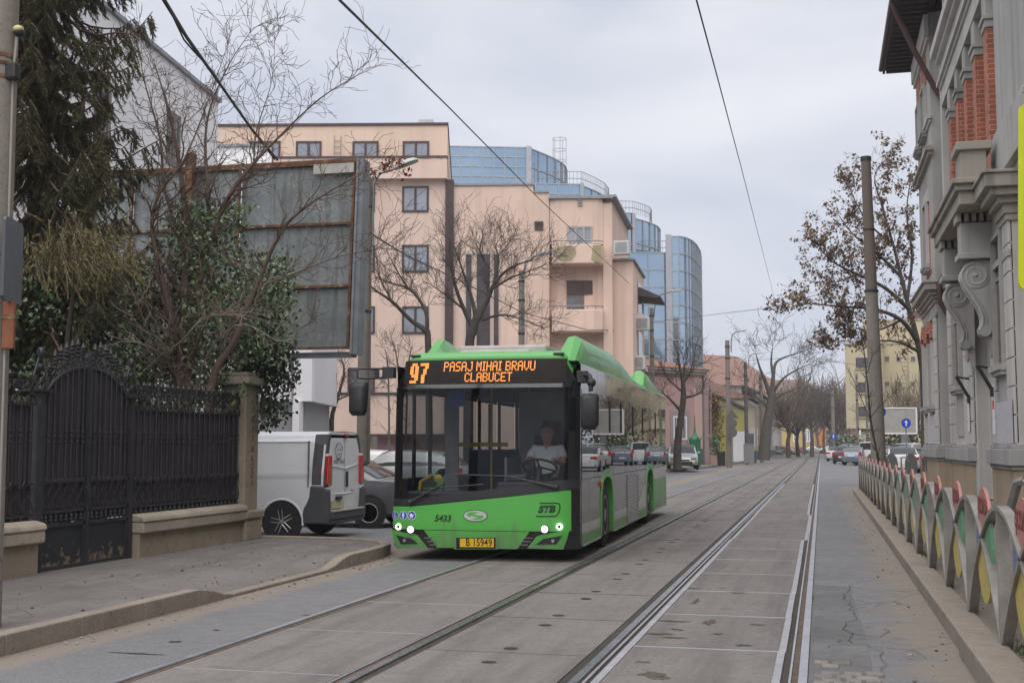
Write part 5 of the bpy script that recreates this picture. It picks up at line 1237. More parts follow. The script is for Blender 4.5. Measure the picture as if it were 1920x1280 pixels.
# --- bare tree with several stems
def bare_px(label, base, stems, seed, twig, mat, name='bare_tree', cat='tree', lev=3, nbr=3, spread=42, group=None):
    """stems: lists of (px, py, D, radius)"""
    rg = random.Random(seed); t = thing(name, label, cat, base, 0, group); tr = MB(); cr_ = MB(); mr = max(.0036, .000115*stems[0][0][2])
    for st in stems:
        pts = [P(a, b, D) - t.location for a, b, D, r in st]; rs = [q[3] for q in st]
        # smooth the polyline a little
        pp = []; rr = []
        for i in range(len(pts) - 1):
            for k in range(4):
                f = k/4; p0 = pts[max(0, i-1)]; p1 = pts[i]; p2 = pts[i+1]; p3 = pts[min(len(pts)-1, i+2)]
                pp.append(.5*((2*p1) + (p2-p0)*f + (2*p0-5*p1+4*p2-p3)*f*f + (3*p1-p0-3*p2+p3)*f**3)); rr.append(rs[i] + (rs[i+1]-rs[i])*f)
        pp.append(pts[-1]); rr.append(rs[-1]); tr.tube(pp, rr, 7 if max(rs) > .03 else 5, False)
        for i in range(2, len(pp)):
            if rr[i] < .07:
                for k in range(2 if i < len(pp) - 1 else 3):
                    if rg.random() < .78:
                        a = (pp[i] - pp[i-1]).normalized(); o = Matrix.Rotation(rg.uniform(0, 6.283), 3, a) @ a.orthogonal().normalized(); s = R(rg.uniform(25, 62)) if i < len(pp) - 1 else R(rg.uniform(0, 30))
                        grow(cr_, pp[i].lerp(pp[i-1], rg.random()), a*math.cos(s) + o*math.sin(s) + Vector((0, 0, .15)), twig*rg.uniform(.45, 1.15), max(mr*1.6, min(rr[i]*.55, .016)), lev - 1, rg, nbr, spread, .08, .27, .45, 5, .62, mr)
    tr.build('trunk', mat, t, smooth=60); cr_.build('crown', mat, t); return t
D = 18.2
bare_px('leafless many-stemmed tree with a tangle of twigs in front of the billboard', PX(350, D, 0), [
    [(345, 1010, D, .09), (340, 740, D, .085), (343, 600, D, .07), (350, 480, D, .055), (346, 390, D-.1, .045), (335, 300, D-.3, .03), (318, 215, D-.4, .018), (290, 120, D-.5, .007)],
    [(352, 1010, D, .095), (354, 740, D, .09), (362, 600, D, .07), (385, 470, D+.1, .055), (415, 395, D+.2, .04), (455, 330, D+.2, .03), (520, 260, D+.3, .018), (600, 185, D+.3, .011), (672, 140, D+.3, .004)],
    [(385, 1010, D-.4, .07), (395, 730, D-.4, .065), (440, 640, D-.5, .05), (480, 540, D-.6, .035), (530, 430, D-.8, .024), (600, 370, D-.9, .014), (690, 320, D-1, .005)],
    [(348, 700, D, .05), (325, 610, D-.3, .045), (298, 500, D-.5, .036), (285, 420, D-.6, .03), (300, 360, D-.7, .022), (345, 300, D-.8, .014), (390, 190, D-.8, .008), (430, 75, D-.8, .003)],
    [(385, 470, D+.1, .035), (392, 380, D+.3, .03), (385, 290, D+.5, .024), (392, 210, D+.5, .016), (430, 120, D+.5, .009), (470, 60, D+.5, .003)],
    [(350, 480, D, .035), (310, 360, D+.4, .025), (300, 260, D+.6, .018), (270, 150, D+.7, .008), (262, 95, D+.7, .003)],
    [(415, 395, D+.2, .025), (470, 330, D+.6, .017), (480, 250, D+.7, .011), (510, 150, D+.7, .005), (515, 70, D+.7, .003)],
    [(480, 540, D-.6, .018), (560, 510, D-.8, .012), (640, 480, D-.9, .008), (720, 465, D-1, .003)],
    [(340, 740, D, .03), (290, 640, D-.8, .018), (230, 600, D-1, .012), (190, 590, D-1.1, .004)],
    [(354, 700, D, .025), (390, 600, D-1, .016), (450, 590, D-1.2, .011), (560, 620, D-1.3, .004)],
    [(325, 610, D-.3, .02), (260, 560, D-.7, .012), (180, 520, D-.9, .004)]], 31, .62, M_barkr, lev=3, nbr=3)
# loose pale stalks arching out over the railing
bare_px('thin pale bare shrub arching over the railing beside the pillar', PX(330, 17.7, 0), [[(300, 1000, 17.7, .02), (300, 700, 17.7, .016), (340, 640, 16.6, .012), (385, 595, 16.4, .008), (430, 590, 16.2, .003)], [(330, 1000, 17.7, .02), (335, 720, 17.7, .014), (280, 650, 16.5, .01), (225, 640, 16.3, .004)], [(360, 1000, 17.8, .02), (370, 720, 17.8, .014), (440, 610, 16.7, .009), (520, 640, 16.5, .004)], [(310, 720, 17.6, .012), (270, 600, 16.5, .007), (245, 540, 16.3, .003)]], 33, .45, plain('pale_stalk', (.2, .165, .135), .8, .2, 8), 'bare_shrub', 'shrub', 2, 2)
# ================================================================ BILLBOARD seen from behind
def galv():
    q = NT('galvanised_sheet'); a = q.noise(1.2, 6, .65); b = q.noise(14, 5, .7); st = q.noise(3, 5, .6, q.coord((3, 3, .2))); vor = q.n('ShaderNodeTexVoronoi'); vor.inputs['Scale'].default_value = 26; q.l(q.tc.outputs['Object'], vor.inputs['Vector'])
    c = q.ramp(a, [(.25, (.17, .19, .2)), (.5, (.25, .27, .28)), (.78, (.34, .36, .37))]); c = q.mix(q.ramp(b, [(.4, 0), (.75, .5)]), c, (.09, .105, .11)); c = q.mix(q.ramp(vor.outputs[0], [(.1, .25), (.5, 0)]), c, (.3, .32, .33)); c = q.mix(q.ramp(st, [(.48, 0), (.68, .6)]), c, (.10, .105, .09)); c = q.mix(q.ramp(q.noise(2.2, 5, .65), [(.55, 0), (.7, .5)]), c, (.42, .44, .45))
    q.color(c); q.set(Roughness=.5, Metallic=.35); q.bump(q.noise(2.5, 3), .15, .03); return q.m
def rustm():
    q = NT('rusty_steel'); a = q.noise(5, 6, .7); b = q.noise(40, 4, .7); c = q.ramp(a, [(.3, (.05, .03, .022)), (.47, (.13, .055, .028)), (.58, (.2, .10, .05)), (.68, (.42, .37, .31))]); q.color(q.mix(q.ramp(b, [(.5, 0), (.8, .5)]), c, (.04, .022, .016))); q.set(Roughness=.85); q.bump(b, .3, .005); return q.m
M_galv = galv(); M_rusty = rustm(); M_chan = plain('grey_channel', (.21, .22, .25), .55, .2, 4)
pr, plf = PX(655, 21.5), PX(120, 22.7); ux = (pr - plf).normalized(); BWD = (pr - plf).length
bb = thing('billboard', 'back of a large rusty billboard with galvanised sheets above the ivy', 'billboard', plf, math.atan2(ux.y, ux.x))
ZB, ZT = 3.22, 6.58; H3 = (ZT - ZB)/3; lean = lambda z: .028*(z - ZB)
def bbox_(m, u0, u1, v0, v1, z0, z1): m.hexa([(u0 + lean(z0), v0, z0), (u1 + lean(z0), v0, z0), (u1 + lean(z0), v1, z0), (u0 + lean(z0), v1, z0)], [(u0 + lean(z1), v0, z1), (u1 + lean(z1), v0, z1), (u1 + lean(z1), v1, z1), (u0 + lean(z1), v1, z1)])
cols = [0, 1.15, 3.3, BWD]
for i in range(3):
    for j in range(3):
        m = MB(); bbox_(m, cols[i] + .01, cols[i+1] - .01, .10, .115, ZB + H3*j + .01, ZB + H3*(j+1) - .01); m.build('sheet_panel', M_galv, bb)
for z in (ZB + .02, ZB + H3, ZB + 2*H3, ZT - .03): m = MB(); bbox_(m, 0, BWD, .03, .10, z - .022, z + .022); m.build('rail', M_rusty, bb)
for u in (1.15, 3.3, BWD - .06): m = MB(); bbox_(m, u - .022, u + .022, .0, .05, ZB, ZT); m.build('stud', M_rusty, bb)
m = MB(); bbox_(m, BWD, BWD + .04, -.05, .30, ZB - .1, ZT + .02); bbox_(m, BWD + .04, BWD + .12, .0, .34, ZB - .1, ZT + .02); bbox_(m, 0, BWD, .12, .34, ZB - .14, ZB - .05); m.build('side_channel', M_chan, bb)
m = MB(); bbox_(m, BWD - .82, BWD - .06, -.02, .0, ZT - .22, ZT - .05); m.build('white_plate', plain('weathered_white', (.45, .43, .4), .7, .2, 5), bb)
m = MB(); bbox_(m, -.1, BWD, .05, .36, ZT + .0, ZT + .05); m.build('top_cap', M_rusty, bb)
for u in (2.45, .3): m = MB(); m.hexa([(u - .28, -.12, 0), (u - .14, -.12, 0), (u - .14, .03, 0), (u - .28, .03, 0)], [(u - .07, -.12, 6.85), (u + .07, -.12, 6.85), (u + .07, .03, 6.85), (u - .07, .03, 6.85)]); m.build('support_post', M_rusty, bb)
# ================================================================ POLES on the left
M_pole = concrete('pole_concrete', (.20, .18, .16), .16, .4, 60)
def lampost(label, base, H, r0, r1, arm, head, lean=(0, 0), group='concrete street lamp poles', extra=True):
    t = thing('street_lamp', label, 'street lamp', base, 0, group); m = MB(); top = Vector((lean[0], lean[1], H)); m.tube([(0, 0, -.2), (0, 0, 0), top], [r0, r0, r1], 14); m.build('pole', M_pole, t, smooth=60)
    m = MB()
    for f in (.62, .8, .93): c = top*f; r = (r0 + (r1-r0)*f) + .008; m.lathe([(r, -.03), (r, .03)], c, 12)
    m.build('strap', M_blackm, t)
    a = [Vector(q) for q in arm]; m = MB(); m.tube(a, .032, 8); m.build('arm', plain('lamp_arm_grey', (.25, .26, .27), .5, .15, 5, metal=.4), t, smooth=60)
    d = (Vector(head) - a[-1]); L_ = d.length; d.normalize(); s = d.cross(Vector((0, 0, 1))).normalized(); u = s.cross(d); m = MB(); rows = []
    for f, w_, h_ in ((0, .05, .04), (.12, .10, .07), (.35, .15, .10), (.65, .17, .10), (.88, .14, .08), (1, .06, .03)):
        c = a[-1] + d*L_*f; rows.append([c + s*w_*math.cos(R(k)) + u*(h_ if math.sin(R(k)) > 0 else .035)*math.sin(R(k)) for k in range(0, 361, 30)])
    m.grid(rows); m.build('lamp_head', plain('lamp_head_grey', (.42, .44, .44), .45, .1, 5), t, smooth=50)
    return t
LD = 26.6; b_ = PX(681, LD, -.18); lp = lambda a, c: P(a, c, LD) - b_
lampost('concrete pole with bent lamp arm beside the billboard behind the white van', b_, ZZ(345, LD) + .18, .155, .13, [lp(699, 460), lp(699, 400), lp(701, 345), lp(712, 325), lp(742, 316)], lp(784, 300), tuple(lp(687, 345))[:2])
bare_px('sprig of dry red-brown leaves on the lamp arm by the billboard', PX(690, 26.4, 0), [[(688, 1000, 26.5, .01), (694, 420, 26.4, .008), (700, 330, 26.3, .006), (740, 310, 26.2, .003)]], 3, .2, M_barkr, 'dry_vine', 'vine', 1, 2)
rg = random.Random(5); m = MB(); dv = [o for o in COL.objects if o.get('label', '').startswith('sprig')][0]
for c in ((702, 322, 8), (725, 312, 14), (735, 298, 8), (752, 308, 9), (762, 326, 5)):
    for i in range(c[2]*2): p = P(c[0] + rg.gauss(0, 5), c[1] + rg.gauss(0, 5), 26.2 + rg.gauss(0, .08)) - dv.location; leaf(m, p, .11, rg)
m.build('leaves', leafmat('dry_leaf_red', [(.16, .04, .02), (.22, .08, .04), (.1, .03, .02)], .7), dv, fix=False)
pb = PX(-30, 9.6, .1); cp_ = thing('concrete_pole', 'weathered concrete pole at the left edge of the photo', 'pole', pb)
m = MB(); m.tube([(0, 0, 0), (0, 0, 9)], [.17, .125], 20); m.build('shaft', concrete('old_pole_concrete', (.24, .215, .19), .2, .5, 40), cp_, smooth=60)
zz = lambda py: ZZ(py, 9.6) - .1
m = MB(); 
for z in (zz(110), zz(125), zz(150)): m.lathe([(.155, -.014), (.155, .014)], (0, 0, z), 20)
m.tube([(.05, -.16, zz(85)), (.09, -.15, zz(105)), (.06, -.16, zz(118)), (.02, -.165, zz(105)), (.05, -.16, zz(85))], .012, 6); m.build('rusty_strap', M_rusty, cp_)
m = MB(); m.obox((.17, -.04, zz(140)), (.10, .08, .14)); m.build('clamp', M_blackm, cp_, bevel=.02)
m = MB(); m.tube([(.155, -.02, zz(160)), (.185, -.02, zz(62))], .012, 6); m.tube([(.168, -.01, 0), (.16, -.01, zz(560)), (.15, -.01, zz(160))], .012, 6); m.build('conduit', plain('conduit_grey', (.33, .3, .27), .6, .15, 6), cp_)
m = MB(); m.ball((.20, -.02, zz(66)), .042, 12, 8); il = m.build('insulator', M_blackm, cp_, smooth=60); m = MB(); m.ball((.197, -.026, zz(61)), (.043, .042, .032), 12, 8); m.build('insulator_cap', plain('insulator_yellow', (.55, .48, .2), .4, .1, 6), il, smooth=60)
sgn = thing('sign_plate', 'dark grey metal sign seen from its back on the concrete pole', 'sign', pb + Vector((.21, -.02, 0)), R(107))
m = MB(); hw, hh = .20, .325; cz = zz(492)
m.prism([(-hw + .03, -hh), (hw - .03, -hh), (hw, -hh + .03), (hw, hh - .03), (hw - .03, hh), (-hw + .03, hh), (-hw, hh - .03), (-hw, -hh + .03)], lambda u, v, a: (u, a, cz + v), -.012, .012); m.build('plate', plain('sign_back_grey', (.075, .083, .1), .5, .15, 5), sgn)
m = MB(); m.box(-.05, .05, .013, .05, cz - .2, cz + .2); m.build('bracket', M_rusty, sgn)
rb = thing('wooden_block', 'rust-orange board strapped to the concrete pole below the sign', 'board', pb + Vector((.185, -.02, 0)), R(20)); m = MB(); m.box(-.03, .06, -.03, .02, zz(655), zz(568)); tag(m.build('board', plain('rust_orange_board', (.24, .085, .04), .8, .25, 6), rb, bevel=.006), '', '') if False else m.build('board', plain('rust_orange_board', (.24, .085, .04), .8, .25, 6), rb, bevel=.006)
m = MB(); m.box(-.035, .065, -.035, .025, zz(600), zz(592)); m.build('strap', M_rusty, rb)
# ================================================================ CARS
def carpaint(name, c, metal=.0, rough=.3): 
    q = NT(name); a = q.noise(3, 4); q.color(q.mix(q.ramp(a, [(.4, 0), (.8, .2)]), c, tuple(x*.75 for x in c))); q.set(Roughness=rough, Metallic=metal); q.b.inputs['Coat Weight'].default_value = .7; q.b.inputs['Coat Roughness'].default_value = .08; return q.m
M_cglass = NT('car_glass'); M_cglass.color((.015, .018, .02)); M_cglass.set(Roughness=.05); M_cglass.b.inputs['Specular IOR Level'].default_value = .9; M_cglass = M_cglass.m
M_tail = plain('tail_lamp_red', (.5, .02, .015), .2, .15, 12, coat=.6); M_head = plain('head_lamp_clear', (.45, .47, .5), .15, .2, 14, coat=.8); M_cwhite = carpaint('car_white', (.62, .62, .63)); M_csilver = carpaint('car_silver', (.42, .42, .41), .4); M_cgrey = carpaint('car_grey', (.12, .115, .125), .3); M_cdark = carpaint('car_dark', (.035, .035, .045)); M_cblue = carpaint('car_bluegrey', (.16, .2, .26), .3); M_cred = carpaint('car_red', (.25, .02, .03)); M_cbeige = carpaint('car_beige', (.38, .35, .29), .3)
PROF = {'sedan': [(0, .50), (.015, .62), (.06, .72), (.15, .80), (.27, .90), (.30, .94), (.36, 1.14), (.43, 1.36), (.48, 1.43), (.60, 1.44), (.68, 1.38), (.76, 1.20), (.83, 1.03), (.86, 1.0), (.95, .98), (.985, .93), (1, .62)],
        'hatch': [(0, .50), (.015, .64), (.06, .76), (.15, .86), (.25, .96), (.28, 1.0), (.34, 1.2), (.41, 1.42), (.47, 1.49), (.62, 1.50), (.78, 1.46), (.86, 1.40), (.90, 1.30), (.95, 1.05), (.97, .95), (.99, .90), (1, .60)],
        'suv': [(0, .62), (.015, .80), (.05, .92), (.14, 1.0), (.25, 1.08), (.28, 1.12), (.34, 1.34), (.40, 1.58), (.46, 1.67), (.62, 1.69), (.80, 1.66), (.90, 1.6), (.93, 1.5), (.965, 1.16), (.98, 1.05), (.99, .98), (1, .66)],
        'van': [(0, .6), (.015, .85), (.05, .98), (.12, 1.08), (.18, 1.16), (.20, 1.22), (.25, 1.5), (.31, 1.82), (.36, 1.92), (.55, 1.95), (.80, 1.95), (.92, 1.93), (.965, 1.86), (.985, 1.3), (.99, 1.1), (.995, 1.0), (1, .6)]}
GLS = {'sedan': ((5, 8), (9, 12), (6, 11), .43, .605), 'hatch': ((5, 8), (11, 13), (6, 12), .41, .62), 'suv': ((5, 8), (11, 13), (6, 12), .40, .62), 'van': ((5, 8), (12, 13), (6, 9), .31, .55)}
def car(kind, label, loc, rot, paint_, L_=4.4, W=1.76, H=None, group=None, plate=True):
    """front at local -Y, centred on the wheelbase"""
    t = thing('parked_car' if kind != 'van' else 'parked_van', label, 'car' if kind != 'van' else 'van', loc, rot, group); pf_ = PROF[kind]; k = (H/1.44 if kind == 'sedan' else H/1.5 if kind == 'hatch' else H/1.69 if kind == 'suv' else H/1.95) if H else 1
    belt = {'sedan': .92, 'hatch': .97, 'suv': 1.1, 'van': 1.15}[kind]; rows = []
    def hw(u): return W/2*(1 - .20*max(0, (.06 - u)/.06)**1.6 - .06*max(0, (.22 - u)/.22) - .16*max(0, (u - .95)/.05)**1.6 - .04*max(0, (u - .75)/.25))
    for u, z in pf_:
        y = -L_/2 + L_*u; w_ = hw(u); zb = .24 + .08*(u < .03) + .08*(u > .97); b = min(belt + .06*u, z - .03); z *= k; b *= k
        tall = z - b > .1
        sec = [(w_*.86, zb), (w_*.97, zb + .06), (w_, zb + (b - zb)*.45), (w_*.995, zb + (b - zb)*.75), (w_*.965, b), (w_*(.86 if tall else .94), b + (z - b)*(.7 if tall else .5)), (w_*(.78 if tall else .86), z - .035*(1 if tall else .2)), (w_*.62, z), (w_*.3, z + .012), (0, z + .016)]
        rows.append([(x, y, q) for x, q in sec] + [(-x, y, q) for x, q in reversed(sec[:-1])])
    m = MB(); m.grid(rows); m.poly(rows[0]); m.poly(rows[-1][::-1]); 
    for r in (rows,): m.grid([[r_[0] for r_ in rows], [r_[-1] for r_ in rows]])
    body = m.build('body', paint_, t, smooth=38)
    (ws, rw, sd, _, _) = GLS[kind]
    def gl(nm, i0, i1, c0, c1, ins=.0):
        m = MB(); g = []
        for i in range(i0, i1 + 1):
            row = []
            for c in range(c0, c1 + 1):
                p = Vector(rows[i][c]); n = Vector((p.x*.6, 0, .5)).normalized() if nm == 'side_window' else Vector((0, -1 if nm == 'windscreen' else 1, .9)).normalized(); row.append(p + n*.012)
            g.append(row)
        m.grid(g); m.build(nm, M_cglass, t, smooth=60, fix=False)
    gl('windscreen', ws[0], ws[1], 6, 12); gl('rear_window', rw[0], rw[1], 6, 12)
    for a, b in ((4, 6), (12, 14)):
        n = sd[0]; mid = (sd[0] + sd[1])//2 + 1
        # side windows pulled in from the pillars
        m = MB()
        for i0, i1 in ((sd[0], mid), (mid, sd[1])):
            if i1 <= i0: continue
            g = []
            for i in range(i0, i1 + 1):
                row = []
                cs = range(a, b + 1)
                lo = Vector(rows[i][4 if a == 4 else 14]); hi = Vector(rows[i][6 if a == 4 else 12])
                for f in (.1, .5, .88): p = lo.lerp(hi, f); p.x += .014*(1 if p.x > 0 else -1); p.x *= 1.0; row.append(p)
                g.append(row)
            dy = .04; g[0] = [p + Vector((0, dy, 0)) for p in g[0]]; g[-1] = [p - Vector((0, dy, 0)) for p in g[-1]]
            m2 = MB(); m2.grid(g); m2.build('side_window', M_cglass, t, smooth=60)
    r = .315 if kind in ('sedan', 'hatch') else .355
    for s in (-1, 1):
        for y in (-L_*.5 + L_*.19, L_*.5 - L_*.2):
            w_ = hw((y + L_/2)/L_); m = MB(); m.lathe([(r*1.16, -.02), (r*1.16, .006)], (s*w_, y, r + .02), 22, 'X'); m.build('wheel_arch', M_blackm, t)
            m = MB(); m.lathe([(r*.62, -.1), (r*.93, -.09), (r, -.06), (r, .05), (r*.93, .09), (r*.62, .1)], (s*(w_ - .07), y, r), 20, 'X'); wl = m.build('wheel', M_rubber, t, smooth=35)
            m = MB(); m.lathe([(.004, s*.085), (r*.16, s*.085), (r*.2, s*.07), (r*.5, s*.085), (r*.62, s*.106), (r*.66, s*.1)], (s*(w_ - .07), y, r), 14, 'X'); m.build('rim', plain('alloy_rim', (.34, .34, .36), .4, .3, 9, metal=.15), wl, smooth=30)
    zt = .78*k if kind != 'suv' else .95*k
    if kind == 'van': zt = 1.0
    for s in (-1, 1):
        m = MB(); w_ = hw(.99); y = L_/2; 
        if kind in ('suv', 'van', 'hatch'): m.prism([(w_*.72, zt - .12), (w_*1.03, zt - .08), (w_*1.03, zt + .22), (w_*.8, zt + .22)], lambda u, v, a: (s*u, a, v), y*.965, y*1.0)
        else: m.prism([(w_*.5, zt - .02), (w_*1.05, zt - .05), (w_*1.05, zt + .12), (w_*.55, zt + .10)], lambda u, v, a: (s*u, a, v), y*.955, y*1.004)
        m.build('tail_lamp', M_tail, t, bevel=.01)
        m = MB(); w_ = hw(.02); m.prism([(w_*.55, zt - .17), (w_*1.02, zt - .12), (w_*1.04, zt + .0), (w_*.6, zt - .04)], lambda u, v, a: (s*u, a, v), -y*1.0, -y*.93); m.build('headlamp', M_head, t, bevel=.01)
        m = MB(); m.obox((s*(W/2 + .06), -L_*.5 + L_*.33, belt*k + .06), (.17, .08, .12)); m.build('mirror', paint_, t, bevel=.03)
    m = MB(); m.box(-.5, .5, -L_/2 - .006, -L_/2 + .02, .32, .47); m.box(-.35, .35, -L_/2 - .002, -L_/2 + .03, .52, .60); m.build('grille', M_blackm, t)
    if plate: m = MB(); m.box(-.26, .26, L_/2 - .01, L_/2 + .012, .52 if kind != 'suv' else .7, .63 if kind != 'suv' else .81); m.build('number_plate', M_white, t)
    return t
# ---- white delivery van by the corner
VX, VY = -8.62, 20.64; vz = -.18
van = thing('delivery_van', 'white panel van with dark rear corners parked in the side street behind the pillar', 'van', (VX, VY, vz))
VL, VW, VH = 4.8, 1.9, 1.95       # rear at local x=0, front towards -x; near side y=0, far side y=VW
def vsec(x, top=VH):
    tp = [(.0, .42), (.0, .62), (.015, .95), (.05, 1.2), (.13, 1.72), (.2, top - .07), (.32, top)]
    return [(x, y, z) for y, z in tp] + [(x, VW/2, top + .015)] + [(x, VW - y, z) for y, z in reversed(tp)]
M_van = carpaint('van_white', (.78, .79, .82), 0, .38); M_vlow = carpaint('van_shadow_white', (.60, .61, .64), 0, .5)
m = MB(); rows = [vsec(-.06), vsec(-.3), vsec(-1.5), vsec(-3.0), vsec(-3.45, 1.90)]
def vs2(x, top): return [(x, q[1] + (.1 if q[1] < .5 else -.1 if q[1] > 1.4 else 0), min(q[2], top + (q[2] - VH)*.3 if q[2] > 1.2 else q[2])) for q in vsec(x)]
rows += [vs2(-3.9, 1.55), vs2(-4.3, 1.18), vs2(-4.75, .95)]
m.grid(rows); m.poly(rows[-1]); m.add([(-.06, .0, .42), (-.06, VW, .42), (-4.75, VW, .42), (-4.75, 0, .42)], [(0, 1, 2, 3)]); m.build('body', M_van, van, smooth=40)
# rear: two doors
r0 = [(y, z) for _, y, z in vsec(0)]
for a, b in ((.17, VW/2 - .006), (VW/2 + .006, VW - .17)):
    m = MB(); rr = []
    for i in range(7):
        z = .52 + (1.84 - .52)*i/6; bul = .03*math.sin(math.pi*i/6); ia = .10*max(0, (z - 1.2)/.64)**1.5
        y0 = a + (ia if a < .5 else 0); y1 = b - (ia if a > .5 else 0); rr.append([(-.05 + bul, y0 + (y1-y0)*k/4, z) for k in range(5)])
    m.grid(rr); m.grid([rr[0], [(p[0] - .06, p[1], p[2]) for p in rr[0]]]); m.grid([rr[-1], [(p[0] - .06, p[1], p[2]) for p in rr[-1]]]); m.build('rear_door', M_van, van, smooth=40)
m = MB(); m.prism([(.0, .42), (.2, .42), (.2, 1.82), (.3, 1.9), (1.6, 1.9), (1.7, 1.82), (1.7, .42), (1.9, .42), (1.885, 1.2), (1.77, 1.72), (1.7, 1.88), (1.58, 1.95), (.32, 1.95), (.2, 1.88), (.13, 1.72), (.015, 1.2)], lambda u, v, a: (a, u, v), -.10, -.062); m.build('rear_frame', M_van, van)
M_vplas = plain('van_grey_plastic', (.075, .077, .083), .6, .2, 8)
for s in (0, 1):
    Y = lambda y: y if s == 0 else VW - y
    m = MB(); m.prism([(.018, .98), (.17, .98), (.19, 1.3), (.26, 1.72), (.33, 1.92), (.2, 1.9), (.13, 1.72), (.045, 1.22)], lambda u, v, a: (a, Y(u), v), -.30, -.035); m.build('corner_pillar', M_vplas, van, bevel=.015)
    m = MB(); m.prism([(.04, 1.0), (.24, .98), (.26, 1.2), (.25, 1.52), (.10, 1.54), (.05, 1.25)], lambda u, v, a: (a, Y(u), v), -.2, .02); m.build('tail_lamp', M_tail, van, bevel=.02)
    for z in (.92, 1.52): m = MB(); c = .05 if z < 1 else .1; m.obox((-.03, Y(c + .07), z), (.07, .15, .06)); m.build('door_hinge', M_van, van, bevel=.01)
    m = MB(); m.prism([(-.31, .98), (-.06, .98), (.03, .9), (.04, .42), (.02, .30), (-.45, .30), (-.455, .46), (-.43, .58), (-.37, .68), (-.33, .78)], lambda u, v, a: (u, Y(a), v), -.012, .17); m.build('bumper_corner', M_vplas, van, bevel=.03)
m = MB(); m.box(-.1, .05, .16, VW - .16, .36, .52); m.box(-.1, .02, .1, VW - .1, .28, .37); m.build('rear_bumper', M_vplas, van, bevel=.03)
m = MB(); m.box(-.02, .075, .2, VW - .16, .50, .535); m.build('rear_step', plain('step_beige', (.42, .39, .33), .6, .15, 6), van, bevel=.01)
m = MB(); m.box(-.03, .02, .9, 1.06, 1.87, 1.92); m.build('brake_lamp', M_tail, van, bevel=.01)
m = MB(); m.obox((.005, 1.0, 1.08), (.03, .075, .30)); m.build('door_handle', M_blackm, van, bevel=.02)
m = MB(); m.obox((.0, .62, .745), (.06, .24, .07)); m.build('plate_lamp', M_blackm, van, bevel=.02)
m = MB(); m.box(-.03, -.008, .33, .82, .56, .70); m.build('number_plate', plain('plate_cream', (.55, .48, .33), .6, .15, 12), van)
m = MB(); m.tube([(-.01, .3, 1.34), (-.0, .95, 1.28), (-.005, 1.55, 1.36)], .009, 5); m.tube([(-.045, .24, .83), (-.018, .95, .81), (-.045, 1.66, .83)], .012, 5); m.build('door_crease', M_van, van)
lg_ = MB(); 
for i in range(30):
    a, b = 2*math.pi*i/30, 2*math.pi*(i+1)/30; t_ = .008 if i % 10 > 2 else .018
    lg_.add([(-.012, .62 + (.16 + t_)*math.cos(a), 1.60 + (.145 + t_)*math.sin(a)), (-.012, .62 + (.16 + t_)*math.cos(b), 1.60 + (.145 + t_)*math.sin(b)), (-.012, .62 + .15*math.cos(b), 1.60 + .135*math.sin(b)), (-.012, .62 + .15*math.cos(a), 1.60 + .135*math.sin(a))], [(0, 1, 2, 3)])
lg_.ball((-.012, .57, 1.63), (.004, .018, .018), 8, 6); lg_.ball((-.012, .68, 1.63), (.004, .018, .018), 8, 6); lg_.tube([(-.012, .54, 1.56), (-.012, .62, 1.53), (-.012, .70, 1.56)], .006, 4); lo = lg_.build('round_logo', M_blackm, van)
lettering('door_lettering', 'SMILEY MEDIA', .10, plain('van_print_grey', (.2, .2, .2), .6, .1, 9), van, (-.012, .66, 1.405), (R(90), 0, R(90)), depth=.001, sx=.85)
lettering('door_badge', 'TRAFIC', .06, M_chrome, van, (-.02, 1.35, .865), (R(90), 0, R(90)), depth=.003)
# side details: panel swage lines, rub strip, fuel flap, front window
m = MB(); m.tube([(-.35, .0, 1.22), (-3.2, .0, 1.20)], .008, 5); m.build('side_crease', M_white, van)
m = MB(); m.box(-.36, -.345, -.002, .05, .95, 1.78); m.box(-2.9, -2.885, -.002, .06, .5, 1.78); m.tube([(-.36, .125, 1.76), (-2.9, .125, 1.76)], .008, 4); m.build('panel_gap', plain('gap_grey', (.16, .16, .17), .7, .1, 9), van)
m = MB(); m.box(-2.6, -1.5, -.018, .02, .44, .64); m.box(-3.3, -1.25, -.012, .02, .36, .42); m.build('sill_strip', M_vplas, van, bevel=.01)
m = MB(); m.grid([[(-.85 + .435*math.cos(R(a)), -.004, .33 + .435*math.sin(R(a))) for a in range(-8, 189, 14)], [(-.85 + .40*math.cos(R(a)), -.016, .33 + .40*math.sin(R(a))) for a in range(-8, 189, 14)], [(-.85 + .38*math.cos(R(a)), .04, .33 + .38*math.sin(R(a))) for a in range(-8, 189, 14)]]); m.build('arch_flare', M_van, van, smooth=50)
